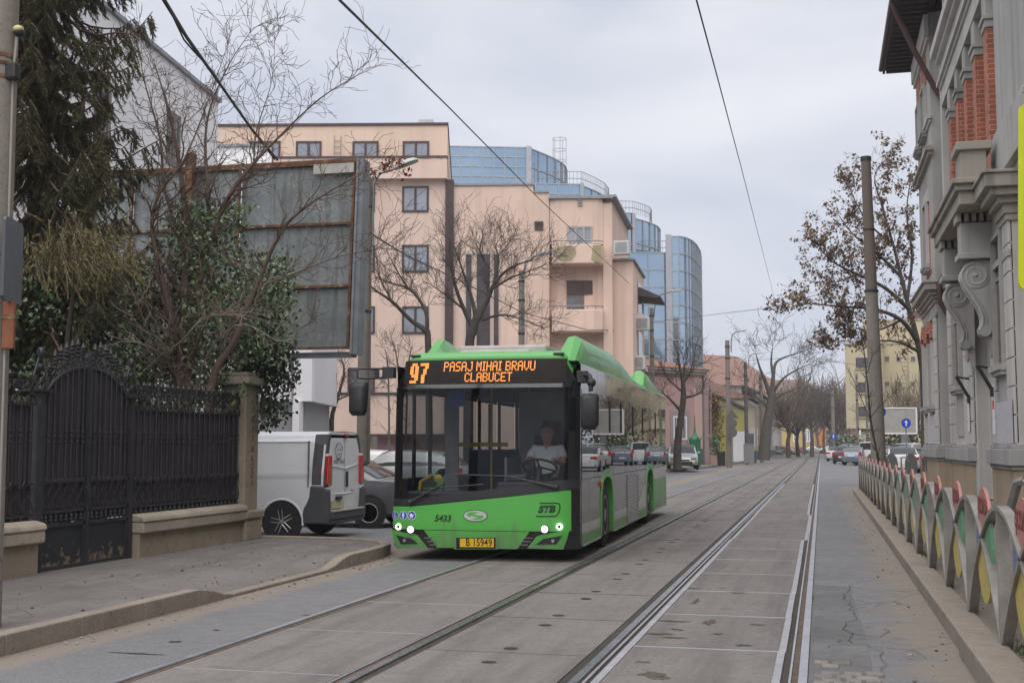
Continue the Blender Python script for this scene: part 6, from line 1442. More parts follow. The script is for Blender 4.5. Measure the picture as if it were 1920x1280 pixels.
for x in (-.85, -3.85):
    m = MB(); m.lathe([(.385, -.004), (.385, .06)], (x, 0, .33), 26, 'Y'); m.build('wheel_well', M_blackm, van)
    for s in (0, 1):
        y = .10 if s == 0 else VW - .1; sd = -1 if s == 0 else 1; r = .335
        m = MB(); m.lathe([(r*.62, -.1), (r*.9, -.1), (r, -.06), (r, .06), (r*.9, .1), (r*.62, .1)], (x, y, r), 26, 'Y'); wl = m.build('wheel', M_rubber, van, smooth=35)
        m = MB(); m.lathe([(r*.1, sd*.05), (r*.63, sd*.04), (r*.68, sd*.1)], (x, y, r), 22, 'Y'); m.build('wheel_disc', M_blackm, wl)
        m = MB(); m.lathe([(r*.12, sd*.06), (r*.12, sd*.115), (r*.05, sd*.12)], (x, y, r), 12, 'Y')
        for i in range(5):
            a = R(100 + i*72)
            for o in (-.055, .055):
                u, v = math.cos(a), math.sin(a); m.tube([(x + u*r*.1 - v*o*.5, y + sd*.1, r + v*r*.1 + u*o*.5), (x + u*r*.64 - v*o*.7, y + sd*.095, r + v*r*.64 + u*o*.7)], .0145, 5)
        m.build('spokes', plain('polished_spoke', (.42, .4, .37), .35, .1, 9, metal=.5), wl)
m = MB(); m.add([(-3.15, .03, 1.25), (-3.8, .09, 1.25), (-3.55, .16, 1.72), (-3.15, .12, 1.74)], [(0, 1, 2, 3)]); m.build('side_window', M_cglass, van)
m = MB(); m.add([(-3.47, .3, 1.89), (-3.47, 1.6, 1.89), (-4.28, 1.72, 1.21), (-4.28, .18, 1.21)], [(0, 1, 2, 3)]); m.build('windscreen', M_cglass, van)
# ---- other cars in the side street (front towards -x: rotate by -90 deg)
FL = R(-90)
car('sedan', 'dark grey saloon parked beyond the white van, its red tail lamp near the bus', (-10.4, 24.9, -.18), FL, M_cgrey, 4.45, 1.78)
car('hatch', 'white hatchback parked in front of the pink apartment building', PX(668, 40, -.12), FL, M_cwhite, 4.2, 1.75)
car('hatch', 'silver grey car between the white hatchback and the bus', PX(752, 37, -.12), FL, M_csilver, 4.2, 1.75)
# ---- far left street
car('sedan', 'silver saloon parked nose out on the far pavement beside a tree trunk', PX(1279, 73, .13), R(8), M_csilver, 4.5, 1.75)
g = 'cars parked beyond the school on the right'
def rc(kind, label, px, D, rot, mt, **k): return car(kind, label, PX(px, D, 0), R(rot), mt, group=g, **k)
rc('sedan', 'white saloon seen from behind over the grey discs of the fence', 1690, 70, 180, M_cwhite)
rc('suv', 'pale grey estate car behind the white saloon by the blank signboard', 1716, 80, 150, M_csilver, L_=4.6, W=1.85)
rc('hatch', 'blue-grey car roof behind the concrete pole', 1672, 92, 165, M_cblue)
rc('van', 'small white van with red tail lamp left of the concrete pole', 1637, 96, 168, M_cwhite, H=1.8, L_=4.3, W=1.75)
rc('suv', 'blue-grey car between the black saloon and the white van', 1613, 96, 160, M_cblue, H=1.5)
rc('sedan', 'black saloon with dark rear at the end of the right kerb', 1590, 104, 165, M_cdark, H=1.5)
rc('suv', 'large black car behind the black saloon', 1598, 118, 160, M_cdark)
rc('sedan', 'white saloon parked farthest away beside the one-way sign pole', 1574, 122, 165, M_cwhite)
g2 = 'cars crossing at the end of the street'
for px, D, rot, mt, kd, lb in ((1526, 232, 90, M_csilver, 'sedan', 'silver saloon crossing at the end of the street'), (1492, 238, 90, M_cred, 'sedan', 'dark red car at the end of the street'), (1555, 236, 90, M_cwhite, 'sedan', 'white car half behind the far pole at the street end'), (1470, 205, 70, M_cbeige, 'hatch', 'beige car by the far tree trunks'), (1452, 190, 10, M_cdark, 'hatch', 'dark car in front of the white box van')):
    car(kd, lb, PX(px, D, 0), R(rot), mt, group=g2, plate=False)
bv = thing('box_van', 'white box van parked far down the left side of the street', 'van', PX(1453, 215, 0)); m = MB(); m.box(-1, 1, -.2, 4, .6, 2.9); m.build('cargo_box', M_cwhite, bv, bevel=.05); m = MB(); m.box(-.95, .95, -1.7, -.2, .4, 1.9); m.build('cab', M_cwhite, bv, bevel=.15); m = MB(); m.box(-.8, .8, -1.72, -1.2, 1.15, 1.75); m.build('windscreen', M_cglass, bv)
for s in (-1, 1):
    for y in (-.9, 2.6): m = MB(); m.lathe([(.38, -.12), (.38, .12)], (s*.85, y, .38), 16, 'X'); m.build('wheel', M_rubber, bv)
# ================================================================ BUILDINGS BEYOND
M_pink = stucco('pink_stucco', (.68, .515, .44), .07, .42, (.46, .35, .28)); M_pink2 = stucco('pink_stucco_old', (.68, .505, .42), .09, .48, (.43, .32, .25)); M_pinkd = stucco('pink_base', (.38, .24, .21), .08, .3, (.2, .13, .11)); M_peach = stucco('peach_parapet', (.70, .53, .42), .06, .4, (.42, .34, .22))
M_brn = plain('dark_brown_trim', (.06, .035, .04), .6, .2, 5); M_wht = stucco('white_render', (.80, .79, .80), .03, .12, (.55, .54, .53)); M_curt = plain('window_curtain_grey', (.27, .29, .34), .12, .25, .6, spec=.8); M_curtd = plain('window_dark_grey', (.10, .11, .13), .1, .35, .8, spec=.8); M_metal = plain('rail_metal_grey', (.25, .26, .27), .5, .15, 6, metal=.5); M_ac = plain('ac_unit_white', (.5, .5, .48), .6, .1, 6)
def wall_frame(px0, D0, px1, D1):
    a, b = PX(px0, D0), PX(px1, D1); u = (b - a); L_ = u.length; return a, math.atan2(u.y, u.x), L_
class Facade:
    """building face: local x runs along the face, -y points to the viewer, z is height"""
    def __init__(s, name, label, px0, D0, px1, D1, cat='building'):
        s.o, s.a, s.L = wall_frame(px0, D0, px1, D1); s.t = thing(name, label, cat, s.o, s.a); s.Dm = (D0 + D1)/2
        s.D0, s.D1 = D0, D1; s.iv = Matrix.Translation(s.o) @ Matrix.Rotation(s.a, 4, 'Z'); s.iv.invert()
    def at(s, px, py, off=0):
        """photo measure on the face plane y = off -> (x, z)"""
        o = s.iv @ Vector((0, 0, EYE)); d = (s.iv @ P(px, py, 10)) - o; k = (off - o.y)/d.y; p = o + d*k; return p.x, p.z
    def part(s, name, mat, fn, **k): m = MB(); fn(m); return m.build(name, mat, s.t, **k)
    def window(s, x0, x1, z0, z1, y=-.0, frame=M_brn, pane=M_curt, bars=1, t=.08, deep=.0):
        m = MB(); m.box(x0, x1, y - .02 + deep, y + .0 + deep, z0, z1); w_ = m.build('window', pane, s.t)
        m = MB(); y0, y1 = y - .06, y - .021
        m.box(x0 - .02, x0 + t, y0, y1, z0 - .02, z1 + .02); m.box(x1 - t, x1 + .02, y0, y1, z0 - .02, z1 + .02); m.box(x0 + t, x1 - t, y0, y1, z0 - .02, z0 + t); m.box(x0 + t, x1 - t, y0, y1, z1 - t, z1 + .02)
        for i in range(bars): c = x0 + (x1-x0)*(i+1)/(bars+1); m.box(c - t*.7, c + t*.7, y0, y1, z0 + t, z1 - t)
        m.build('frame', frame, w_); return w_
    def pxwin(s, a, b, c, d, y=0, **k): x0, z1 = s.at(a, c, y); x1, z0 = s.at(b, d, y); return s.window(x0, x1, z0, z1, y, **k)
# ---- pink apartment block with a projecting top floor
def slab(m, x0, x1, y0, y1, z0, z1, k=.06):
    e = x1 - k*(y1 - y0); m.hexa([(x0, y0, z0), (x1, y0, z0), (e, y1, z0), (x0, y1, z0)], [(x0, y0, z1), (x1, y0, z1), (e, y1, z1), (x0, y1, z1)])
f = Facade('apartment_building', 'pink apartment block with a projecting top storey and brown framed windows', 396, 62.3, 836, 62)
zt = f.at(836, 233)[1]; zb1, zb0 = f.at(836, 295)[1], f.at(836, 335)[1]; base = f.at(700, 815)[1]; sill = f.at(700, 737)[1]
f.part('wall', M_pink, lambda m: m.box(-1.5, f.L - .1, .35, 14, base, zb0 + .3)); f.part('base_wall', M_pinkd, lambda m: m.box(-1.5, f.L - .1, .9, 14, -.3, base))
f.part('top_floor', M_peach, lambda m: slab(m, -1.5, f.L, .18, 14, zb1, zt)); f.part('parapet_band', M_pink, lambda m: slab(m, -1.5, f.L, -.15, 14, zb0, zb1 - .05)); f.part('ledge', M_brn, lambda m: (m.box(-1.5, f.L + .04, -.2, .18, zb1 - .05, zb1 + .05), slab(m, -1.5, f.L + .05, .1, 14, zt, zt + .12), m.box(-1.5, f.L - .1, .28, .35, sill - .06, sill + .06), m.box(-1.5, f.L - .1, .22, .35, base - .06, base + .05)))
f.part('brown_strip', M_brn, lambda m: m.box(f.L - .1, f.L + .32, .2, 1.2, -.2, zb0))
for a, b in ((470, 525), (556, 602), (662, 709), (756, 804)): f.pxwin(a, b, 266, 296, .18)
for c, d in ((350, 397), (460, 510), (575, 625)):
    f.pxwin(755, 803, c, d, .35); f.pxwin(652, 702, c, d, .35); f.pxwin(552, 600, c, d, .35)
for a, b in ((575, 592), (653, 702), (755, 803)): f.pxwin(a, b, 690, 736, .35, pane=M_curtd)
x0, z1 = f.at(690, 805, .9); x1, _ = f.at(701, 842, .9); f.part('door', plain('door_cream', (.45, .35, .2), .6, .1, 5), lambda m: m.box(x0 - .4, x1, .86, .9, -.1, z1), bevel=.02)
x0, z1 = f.at(655, 812, .9); x1, z0 = f.at(674, 842, .9); f.part('base_window', M_curtd, lambda m: m.box(x0, x1, .85, .9, z0, z1))
lettering('graffiti', 'ADROS', .55, plain('graffiti_purple', (.27, .17, .3), .8, .1, 9), f.t, (f.at(716, 838, .9)[0], .89, f.at(716, 838, .9)[1]), (R(90), 0, 0), shear=.3, depth=.001)
x, _ = f.at(795, 233); f.part('roof_unit', M_ac, lambda m: m.box(x - .35, x + .4, .6, 1.1, zt + .1, zt + .45), bevel=.03)
f.part('roof_ladder', M_metal, lambda m: [m.box(f.at(627, 290, .1)[0] - .03, f.at(627, 290, .1)[0], .1, .13, zb1, zb1 + 1.2), m.box(f.at(638, 290, .1)[0], f.at(638, 290, .1)[0] + .03, .1, .13, zb1, zb1 + 1.2)] + [m.box(f.at(627, 290, .1)[0], f.at(638, 290, .1)[0], .1, .12, zb1 + .3*i, zb1 + .3*i + .03) for i in range(1, 4)])
# ---- rounded older pink building with balconies
f = Facade('apartment_building', 'older pink corner building with rounded balconies, peeling render and tall slot windows', 843, 62.4, 1031, 62.2)
zA, zB_ = f.at(900, 348)[1], f.at(1015, 362)[1]; xs_ = f.at(1000, 400)[0]
f.part('wall', M_pink2, lambda m: (m.box(.05, xs_, 0, 10, -.3, zA), m.box(xs_, f.L, -.05, 10, -.3, zB_)))
f.part('roof_edge', M_metal, lambda m: (m.box(0, xs_ + .05, -.08, 10, zA, zA + .1), m.box(xs_ + .05, f.L, -.12, 10, zB_, zB_ + .1)))
X = lambda px, y=0: f.at(px, 500, y)[0]; Z = lambda py, y=0: f.at(1050, py, y)[1]
zR = Z(381); bx0, bx1 = X(1031), X(1131); bx2 = X(1150)
f.part('bay_wall', M_pink2, lambda m: (m.box(bx0, bx1, .55, 9, -.3, zR + .2), m.box(bx1, bx2 - .05, .05, 9, -.3, zR)))
f.part('bay_top', M_pink2, lambda m: m.prism([(bx0, .55), (bx0, .0), (bx0 + .4, -.12), (bx1 - .3, -.12), (bx1, 0), (bx1, .55)], lambda u, v, a: (u, v, a), Z(458), zR + .2))
f.part('bay_roof_edge', M_metal, lambda m: m.box(bx0 - .05, bx2, -.25, 9, zR + .2, zR + .32))
peel = stucco('peeled_plaster', (.36, .30, .19), .2, .5, (.2, .16, .09))
def balc(m, z0, z1, wav=0):
    pts = [(bx0 + .1, .55), (bx0 + .1, -.5), (bx0 + .5, -.75), (bx1 - .5, -.75), (bx1 - .05, -.45), (bx1 + .05, .2), (bx1 + .05, .55)]
    m.prism(pts, lambda u, v, a: (u, v, a), z0, z1)
f.part('balcony', M_pink2, lambda m: balc(m, Z(498), Z(462)), bevel=.05); f.part('balcony', M_pink2, lambda m: balc(m, Z(624), Z(583)), bevel=.05)
f.part('peeled_patch', peel, lambda m: (m.poly([(X(1042, -.8) + u*1.0, -.77, Z(480) + v) for u, v in ((0, -.2), (.1, .3), (.5, .42), (.95, .36), (1.05, 0), (.8, -.35), (.3, -.38))])))
f.part('peeled_patch', peel, lambda m: (m.poly([(X(1112, -.8) + u, -.765, Z(480) + v) for u, v in ((0, .42), (-.1, -.35), (.25, -.42), (.45, -.42), (.45, .42))])))
for z in (Z(461), Z(582)): f.part('balcony_rail', M_metal, lambda m: (m.tube([(bx0 + .1, -.5, z + .15), (bx0 + .5, -.72, z + .15), (bx1 - .5, -.72, z + .15), (bx1, -.4, z + .15)], .03, 5), [m.tube([(bx0 + .2 + .42*i, -.62, z - .05), (bx0 + .2 + .42*i, -.62, z + .15)], .015, 4) for i in range(6)]))
f.pxwin(1064, 1110, 425, 460, -.12, pane=M_curt, bars=2, frame=Mframe); f.pxwin(1063, 1111, 527, 584, .55, pane=M_curtd, bars=1, frame=plain('wood_window', (.2, .12, .08), .6, .2, 6))
x0, z1 = f.at(1063, 526, .5); x1, z0 = f.at(1111, 552, .5); f.part('roller_shutter', plain('shutter_brown', (.10, .06, .055), .7, .15, 5), lambda m: [m.box(x0, x1, .44, .48, z0 + (z1-z0)*i/9, z0 + (z1-z0)*(i+.85)/9) for i in range(9)])
for a, b in ((873, 885), (893, 920), (925, 936)): f.pxwin(a, b, 476, 650, 0, pane=plain('stair_window_dark', (.075, .06, .065), .15, .6, .9), bars=0, frame=plain('slot_frame', (.50, .41, .36), .7, .1, 6), t=.03)
f.part('window_surround', MATS['slot_frame'], lambda m: m.box(X(868), X(942), -.05, 0, Z(474), Z(469))); f.pxwin(974, 986, 505, 650, 0, pane=plain('slot_grey', (.22, .2, .2), .4, .2, 2), bars=0, frame=M_pink2, t=.06)
f.pxwin(1003, 1018, 416, 431, -.05, pane=M_brn, bars=0, frame=M_brn); f.part('vent_grille', M_metal, lambda m: [m.box(X(1084), X(1092), -.2, -.13, Z(377 + 5*i), Z(374 + 5*i)) for i in range(3)])
# the street side, running away from the viewer
g = Facade('apartment_building', 'street side of the old pink building with jutting bays and air conditioners', 1148, 62.6, 1181, 72)
zS = g.at(1150, 380)[1]
g.part('wall', M_pink2, lambda m: m.box(-.2, g.L, 0, 6, -.3, zS)); g.part('roof_edge', M_metal, lambda m: m.box(-.2, g.L + .1, -.3, 6, zS, zS + .12))
zL = g.at(1152, 480, -1.0)[1] if False else ZZ(482, 61.5)
g.part('bay', M_pink2, lambda m: m.prism([(.2, 0), (.2, -1.1), (7.0, -1.1), (7.8, 0)], lambda u, v, a: (u, v, a), -.3, zL), bevel=.03); g.part('bay_roof', M_metal, lambda m: m.prism([(.1, .05), (.1, -1.22), (7.1, -1.22), (8, .05)], lambda u, v, a: (u, v, a), zL, zL + .1))
for z in (ZZ(560, 64), ZZ(655, 64)):
    w_ = g.part('bay_window', M_curtd, lambda m: m.box(2.8, 5.2, -1.14, -1.1, z - .7, z + 1.1)); g.part('bay_sill', M_pink2, lambda m: m.box(2.5, 5.5, -1.4, -1.1, z - .95, z - .7))
g.part('bay_canopy', plain('canopy_dark', (.07, .055, .05), .7, .2, 5), lambda m: m.hexa([(3.5, -1.1, ZZ(555, 66)), (7.2, -1.1, ZZ(555, 66)), (7.2, -2.3, ZZ(560, 66)), (3.5, -2.3, ZZ(560, 66))], [(3.5, -1.1, ZZ(538, 66)), (7.2, -1.1, ZZ(538, 66)), (7.2, -2.3, ZZ(557, 66)), (3.5, -2.3, ZZ(557, 66))]))
for px, py, D in ((1166, 465, 61.9), (1204, 607, 64.5), (1196, 680, 63.5)):
    a = thing('air_conditioner', {465: 'white air conditioner high on the old pink building under the roof edge', 607: 'pale air conditioner beside the bay of the old pink building', 680: 'lowest air conditioner on the pink building just above the bus roof'}[py], 'air conditioner', P(px, py, D)); m = MB(); m.box(-.4, .4, -.25, .2, -.35, .35); m.build('casing', M_ac, a, bevel=.03); m = MB(); [m.box(-.3, .3, -.262, -.25, -.25 + .09*i, -.2 + .09*i) for i in range(6)]; m.build('grille', M_metal, a)
# ---- white modern house at the left with a long receding side
h = Facade('house', 'white modern house with tall narrow windows rising behind the billboard', 150, 30.5, 396, 40)
zh = ZZ(192, 40)
h.part('wall', M_wht, lambda m: m.box(-4, h.L, 0, 8, -.2, zh)); h.part('roof_edge', M_metal, lambda m: m.box(-4.1, h.L + .1, -.1, 8, zh, zh + .12))
for a, b, c, d in ((313, 336, 205, 312), (178, 206, 140, 292)):
    x0, z1 = h.at(a, c); x1, _ = h.at(b, c); _, z0 = h.at((a+b)/2, d); z1 = min(z1, zh - .6)
    h.window(x0, x1, z0, z1, 0, frame=plain('window_taupe', (.13, .10, .09), .5, .1, 5), pane=plain('pale_glass', (.30, .36, .37), .08, .2, .7, spec=.9), bars=1, t=.16)
h2 = Facade('house', 'white annex with a vertical groove showing under the billboard', 478, 44, 583, 43.6)
zt2, zb2 = ZZ(420, 43.8), ZZ(752, 43.8)
h2.part('wall', M_wht, lambda m: (m.box(-3, h2.L*.62, 0, .3, zb2, zt2), m.box(h2.L*.68, h2.L, 0, .3, zb2, zt2), slab(m, -3, h2.L - .05, .3, 6, zb2, zt2, .19))); h2.part('ground_floor', stucco('grey_base', (.36, .36, .36), .1, .3), lambda m: slab(m, -3, h2.L - .4, .5, 6, -.3, zb2, .19)); h2.part('white_post', M_wht, lambda m: m.box(h2.L*.7, h2.L*.82, -.2, .2, -.3, zb2 - .0))
h3 = Facade('house', 'low white roof block between the billboard and the pink apartment windows', 376, 50, 500, 50)
h3.part('wall', M_wht, lambda m: slab(m, 0, h3.L, 0, 5, -.3, ZZ(276, 50), .2)); h3.part('roof_edge', M_metal, lambda m: slab(m, -.1, h3.L + .1, -.1, 5, ZZ(276, 50), ZZ(276, 50) + .1, .2))
# grey fence / wall across the side street
sw = thing('street_wall', 'grey concrete wall with graffiti across the far side of the side street', 'wall', PX(430, 47.5, -.18), YAW); m = MB(); m.box(0, 3.5, 0, .2, 0, 1.9); m.box(3.5, 5.5, 0, .2, 0, 1.5); m.build('wall_body', stucco('grey_wall', (.27, .28, .29), .15, .4), sw); m = MB(); [m.box(i*1.1, i*1.1 + .2, -.05, .25, 0, 2.05) for i in range(6)]; m.build('posts', M_pole, sw)
# ---- glass office block
def glassm():
    q = NT('curtain_glass_blue'); n = q.noise(.25, 4); q.color(q.ramp(n, [(.3, (.30, .42, .54)), (.7, (.42, .54, .65))])); q.set(Roughness=.06, Metallic=.8); w_ = q.noise(.8, 3); q.bump(w_, .04, .05); return q.m
M_cg = glassm(); M_mull = plain('mullion_grey', (.34, .37, .40), .5, .1, 5, metal=.4); M_clad = plain('cladding_pale', (.42, .42, .46), .5, .08, 3, metal=.3)
def curtain(t, pts, z0, z1, dz, du, name='curtain_wall', cap=True):
    """glazed wall along plan points (world), with mullions and transoms"""
    org = t.location; pts = [Vector((p.x, p.y, 0)) for p in pts]; m = MB(); m.grid([[(p.x - org.x, p.y - org.y, z0) for p in pts], [(p.x - org.x, p.y - org.y, z1) for p in pts]]); c = m.build(name, M_cg, t, smooth=30)
    m = MB(); n = int((z1 - z0)/dz)
    for a, b in zip(pts, pts[1:]):
        d = (b - a); L_ = d.length; d.normalize(); nr = Vector((d.y, -d.x, 0))*.05; k = max(1, round(L_/du))
        for i in range(k + 1): p = a + d*L_*i/k - org + nr*.5; m.obox((p.x, p.y, (z0+z1)/2), (.07, .10, z1 - z0), Matrix.Rotation(math.atan2(d.y, d.x), 3, 'Z'))
        for j in range(n + 2):
            z = min(z1, z0 + (z1 - z0)*j/(n + 1)); p = (a + b)/2 - org + nr*.6; m.obox((p.x, p.y, z), (L_, .07, .09), Matrix.Rotation(math.atan2(d.y, d.x), 3, 'Z'))
    m.build('mullions', M_mull, c); return c
def block(t, pts, z0, z1, mat, name):
    org = t.location; m = MB(); m.prism([(p.x - org.x, p.y - org.y) for p in pts], lambda u, v, a: (u, v, a), z0, z1); return m.build(name, mat, t)
def arcpts(px0, D0, px1, D1, bulge, n=8):
    a, b = PX(px0, D0), PX(px1, D1); d = (b - a); nr = Vector((d.y, -d.x, 0)); return [a.lerp(b, i/n) + nr*bulge*math.sin(math.pi*i/n) for i in range(n + 1)]
go = thing('office_building', 'stepped blue glass office block with terraces and a rounded tower at its street end', 'building', PX(1080, 100))
zr = ZZ(277, 96); curtain(go, [PX(820, 95.5), PX(988, 96)], 10, zr, .8, .86); curtain(go, [PX(996, 96)] + arcpts(1010, 97, 1052, 108, .12), 10, zr - .1, 1.6, 1.2)
block(go, [PX(987, 95.8), PX(997, 95.9), PX(999, 97), PX(989, 97)], 10, zr + .1, M_clad, 'cladding'); block(go, [PX(820, 96.2), PX(996, 96.6), PX(1050, 109), PX(820, 112)], 10, zr - .3, M_clad, 'core')
zc = ZZ(346, 93); curtain(go, [PX(960, 92.5), PX(1092, 93)], 8, zc, .8, .86); curtain(go, arcpts(1096, 93.2, 1137, 104, .1), 8, zc - .1, 3, 1.5); block(go, [PX(1090, 92.8), PX(1097, 92.9), PX(1098, 94), PX(1091, 94)], 8, zc + .1, M_clad, 'cladding'); block(go, [PX(960, 93.1), PX(1095, 93.6), PX(1134, 104.5), PX(960, 108)], 8, zc - .05, M_clad, 'terrace')
def railz(t, pts, z):
    m = MB(); org = t.location
    for a, b in zip(pts, pts[1:]):
        for h_ in (.5, 1.05): m.tube([a - org + Vector((0, 0, z + h_)), b - org + Vector((0, 0, z + h_))], .025, 4)
        n = max(1, int((b - a).length/.28)); [m.tube([a.lerp(b, i/n) - org + Vector((0, 0, z)), a.lerp(b, i/n) - org + Vector((0, 0, z + 1.05))], .014, 4) for i in range(n + 1)]
    m.build('terrace_rail', M_metal, t)
V0 = lambda p: Vector((p.x, p.y, 0))
railz(go, [V0(PX(1003, 93)), V0(PX(1092, 93.2))] + [V0(p) for p in arcpts(1094, 93.3, 1137, 104, .1, 5)], zc)
zd = ZZ(400, 100); curtain(go, [PX(1140, 99.5), PX(1190, 100)], 6, zd, 1.4, 1.2); curtain(go, arcpts(1194, 100.2, 1233, 109, .12), 6, zd - .4, 2.2, 1.3); block(go, [PX(1189, 99.8), PX(1195, 99.9), PX(1196, 101), PX(1190, 101)], 6, zd, M_clad, 'cladding'); block(go, [PX(1140, 100.2), PX(1194, 100.6), PX(1230, 109), PX(1140, 112)], 6, zd - .5, M_clad, 'core')
railz(go, [V0(PX(1150, 100)), V0(PX(1190, 100.2))] + [V0(p) for p in arcpts(1194, 100.4, 1222, 106, .12, 4)], zd)
ze = ZZ(474, 97.5); curtain(go, [PX(1150, 97), PX(1253, 97.5)], .2, ze, 1.5, 1.3); block(go, [PX(1150, 97.6), PX(1254, 98.1), PX(1285, 112), PX(1150, 113)], 0, ze - .1, M_clad, 'core'); railz(go, [V0(PX(1200, 97.6)), V0(PX(1252, 98))], ze)
zf = ZZ(446, 98); block(go, [PX(1252, 97.2), PX(1263, 97.3), PX(1264, 98.5), PX(1253, 98.5)], 0, zf + .15, M_clad, 'cladding'); curtain(go, [PX(1264, 97.4), PX(1276, 97.3), PX(1290, 97.9), PX(1302, 99.3), PX(1311, 101.6), PX(1317, 104.6), PX(1319, 108), PX(1318, 114)], .2, zf, 1.5, .95); block(go, [PX(1264, 98), PX(1289, 98.6), PX(1301, 100), PX(1315, 106), PX(1316, 113), PX(1264, 113)], 0, zf - .05, M_clad, 'tower_core')
m = MB(); o = P(1049, 330, 97) - go.location
for i in range(5): m.lathe([(.55, i*.9), (.55, i*.9 + .04)], o + Vector((0, 0, -.6)), 12, cap=False)
for k in range(5): a = 2*math.pi*k/5; m.tube([o + Vector((.55*math.cos(a), .55*math.sin(a), -1)), o + Vector((.55*math.cos(a), .55*math.sin(a), 3.1))], .018, 4)
m.build('cage_ladder', M_metal, go)
# ---- the low street houses on the far left side
M_hpink = stucco('house_pink', (.46, .29, .27), .07, .3, (.3, .2, .19)); M_hyel = stucco('house_yellow', (.46, .43, .13), .07, .25, (.3, .28, .1)); M_hyel2 = stucco('house_ochre', (.50, .38, .15), .08, .25, (.34, .26, .12)); M_bstone = stucco('stone_base', (.13, .12, .125), .2, .3)
hp = Facade('house', 'single-storey pink house with a grilled window and orange tiled roof behind the bus', 1215, 88, 1316, 92)
zr = ZZ(693, 90); hp.part('wall', M_hpink, lambda m: m.box(-6, hp.L, 0, 9, 1.3, zr)); hp.part('base', M_bstone, lambda m: m.box(-6, hp.L + .05, -.08, 9, 0, 1.3)); hp.part('corner_trim', stucco('pale_pink_trim', (.55, .38, .34), .05, .2), lambda m: m.box(hp.L - .9, hp.L + .03, -.06, 0, 1.3, zr)); hp.part('cornice', stucco('house_cornice', (.4, .34, .31), .1, .3), lambda m: (m.box(-6, hp.L + .3, -.35, 0, zr - .3, zr - .1), m.box(-6, hp.L + .45, -.5, 0, zr - .1, zr + .15)), bevel=.04); hp.part('roof', plain('orange_tile', (.26, .12, .075), .8, .25, 6), lambda m: m.add([(-6.2, -.6, zr + .12), (hp.L + .5, -.6, zr + .12), (hp.L - 1.5, 5, zr + 1.25), (-6.2, 5, zr + 1.25), (hp.L + .5, 9.5, zr + .12), (-6.2, 9.5, zr + .12)], [(0, 1, 2, 3), (1, 4, 2), (4, 5, 3, 2)]))
x0, z1 = hp.at(1262, 780); x1, z0 = hp.at(1287, 824); w_ = hp.window(x0, x1, z0, z1, 0, frame=M_wht, pane=M_curtd, bars=1, t=.1); hp.part('window_grille', M_wht, lambda m: [m.box(x0 + (x1-x0)*i/6 - .012, x0 + (x1-x0)*i/6 + .012, -.1, -.08, z0, z1) for i in range(1, 6)]); hp.part('window_surround', stucco('surround_grey', (.3, .27, .27), .08, .2), lambda m: (m.box(x0 - .35, x0 - .05, -.05, 0, z0 - .3, z1 + .4), m.box(x1 + .05, x1 + .35, -.05, 0, z0 - .3, z1 + .4), m.box(x0 - .05, x1 + .05, -.05, 0, z1 + .05, z1 + .4)))
hs_ = Facade('house', 'narrow street end of the pink house beside the potted shrub', 1317, 92.2, 1336, 104); hs_.part('wall', M_hpink, lambda m: m.box(0, hs_.L, 0, 3, 0, zr)); hs_.part('gutter_pipe', M_metal, lambda m: m.tube([(.3, -.1, 0), (.3, -.1, zr)], .08, 6))
hy = Facade('house', 'yellow gable wall of a low house with a sloping roof line beyond the lamp pole', 1322, 106, 1398, 110)
zl, zrr = ZZ(736, 108), ZZ(768, 108); hy.part('wall', M_hyel, lambda m: m.prism([(0, 0), (hy.L, 0), (hy.L, zrr), (0, zl)], lambda u, v, a: (u, a, v), 0, 8)); hy.part('roof_edge', M_bstone, lambda m: m.hexa([(-.2, -.2, zl), (hy.L + .2, -.2, zrr), (hy.L + .2, 8, zrr), (-.2, 8, zl)], [(-.2, -.2, zl + .22), (hy.L + .2, -.2, zrr + .22), (hy.L + .2, 8, zrr + .22), (-.2, 8, zl + .22)]))
hy.part('low_wall', M_wht, lambda m: m.box(hy.L*.55, hy.L*.85, -.6, -.3, 0, ZZ(808, 107))); hy.part('dark_gate', M_cdark, lambda m: m.box(hy.L*.86, hy.L + .3, -.7, -.5, 0, ZZ(812, 107))); hy.part('canopy', M_bstone, lambda m: m.hexa([(-.4, -2.2, ZZ(764, 105)), (2.2, -2.2, ZZ(767, 105)), (2.2, 0, ZZ(760, 105)), (-.4, 0, ZZ(756, 105))], [(-.4, -2.2, ZZ(762, 105)), (2.2, -2.2, ZZ(765, 105)), (2.2, 0, ZZ(754, 105)), (-.4, 0, ZZ(750, 105))]))
hw = Facade('house', 'white house with a small window under a red tiled roof behind the yellow wall', 1312, 128, 1392, 132); zw = ZZ(722, 130); hw.part('wall', M_wht, lambda m: m.box(0, hw.L, 0, 9, 0, zw)); hw.pxwin(1350, 1362, 722.5, 732, 0, pane=M_curtd, frame=M_wht, bars=1); hw.part('roof', plain('red_tile', (.24, .135, .105), .8, .25, 5), lambda m: m.add([(-2, -.8, zw), (hw.L + 6, -.8, zw), (hw.L + 6, 6, zw + 3.8), (1.5, 6, zw + 3.8)], [(0, 1, 2, 3)]))
hg = Facade('house', 'old grey gabled house end behind the glass tower', 1318, 140, 1372, 142); hg.part('wall', stucco('old_gable', (.33, .27, .2), .12, .4), lambda m: m.prism([(-2, 0), (hg.L, 0), (hg.L, ZZ(710, 141)), (hg.L*.3, ZZ(672, 141)), (-2, ZZ(676, 141))], lambda u, v, a: (u, a, v), 0, 8), bevel=.05)
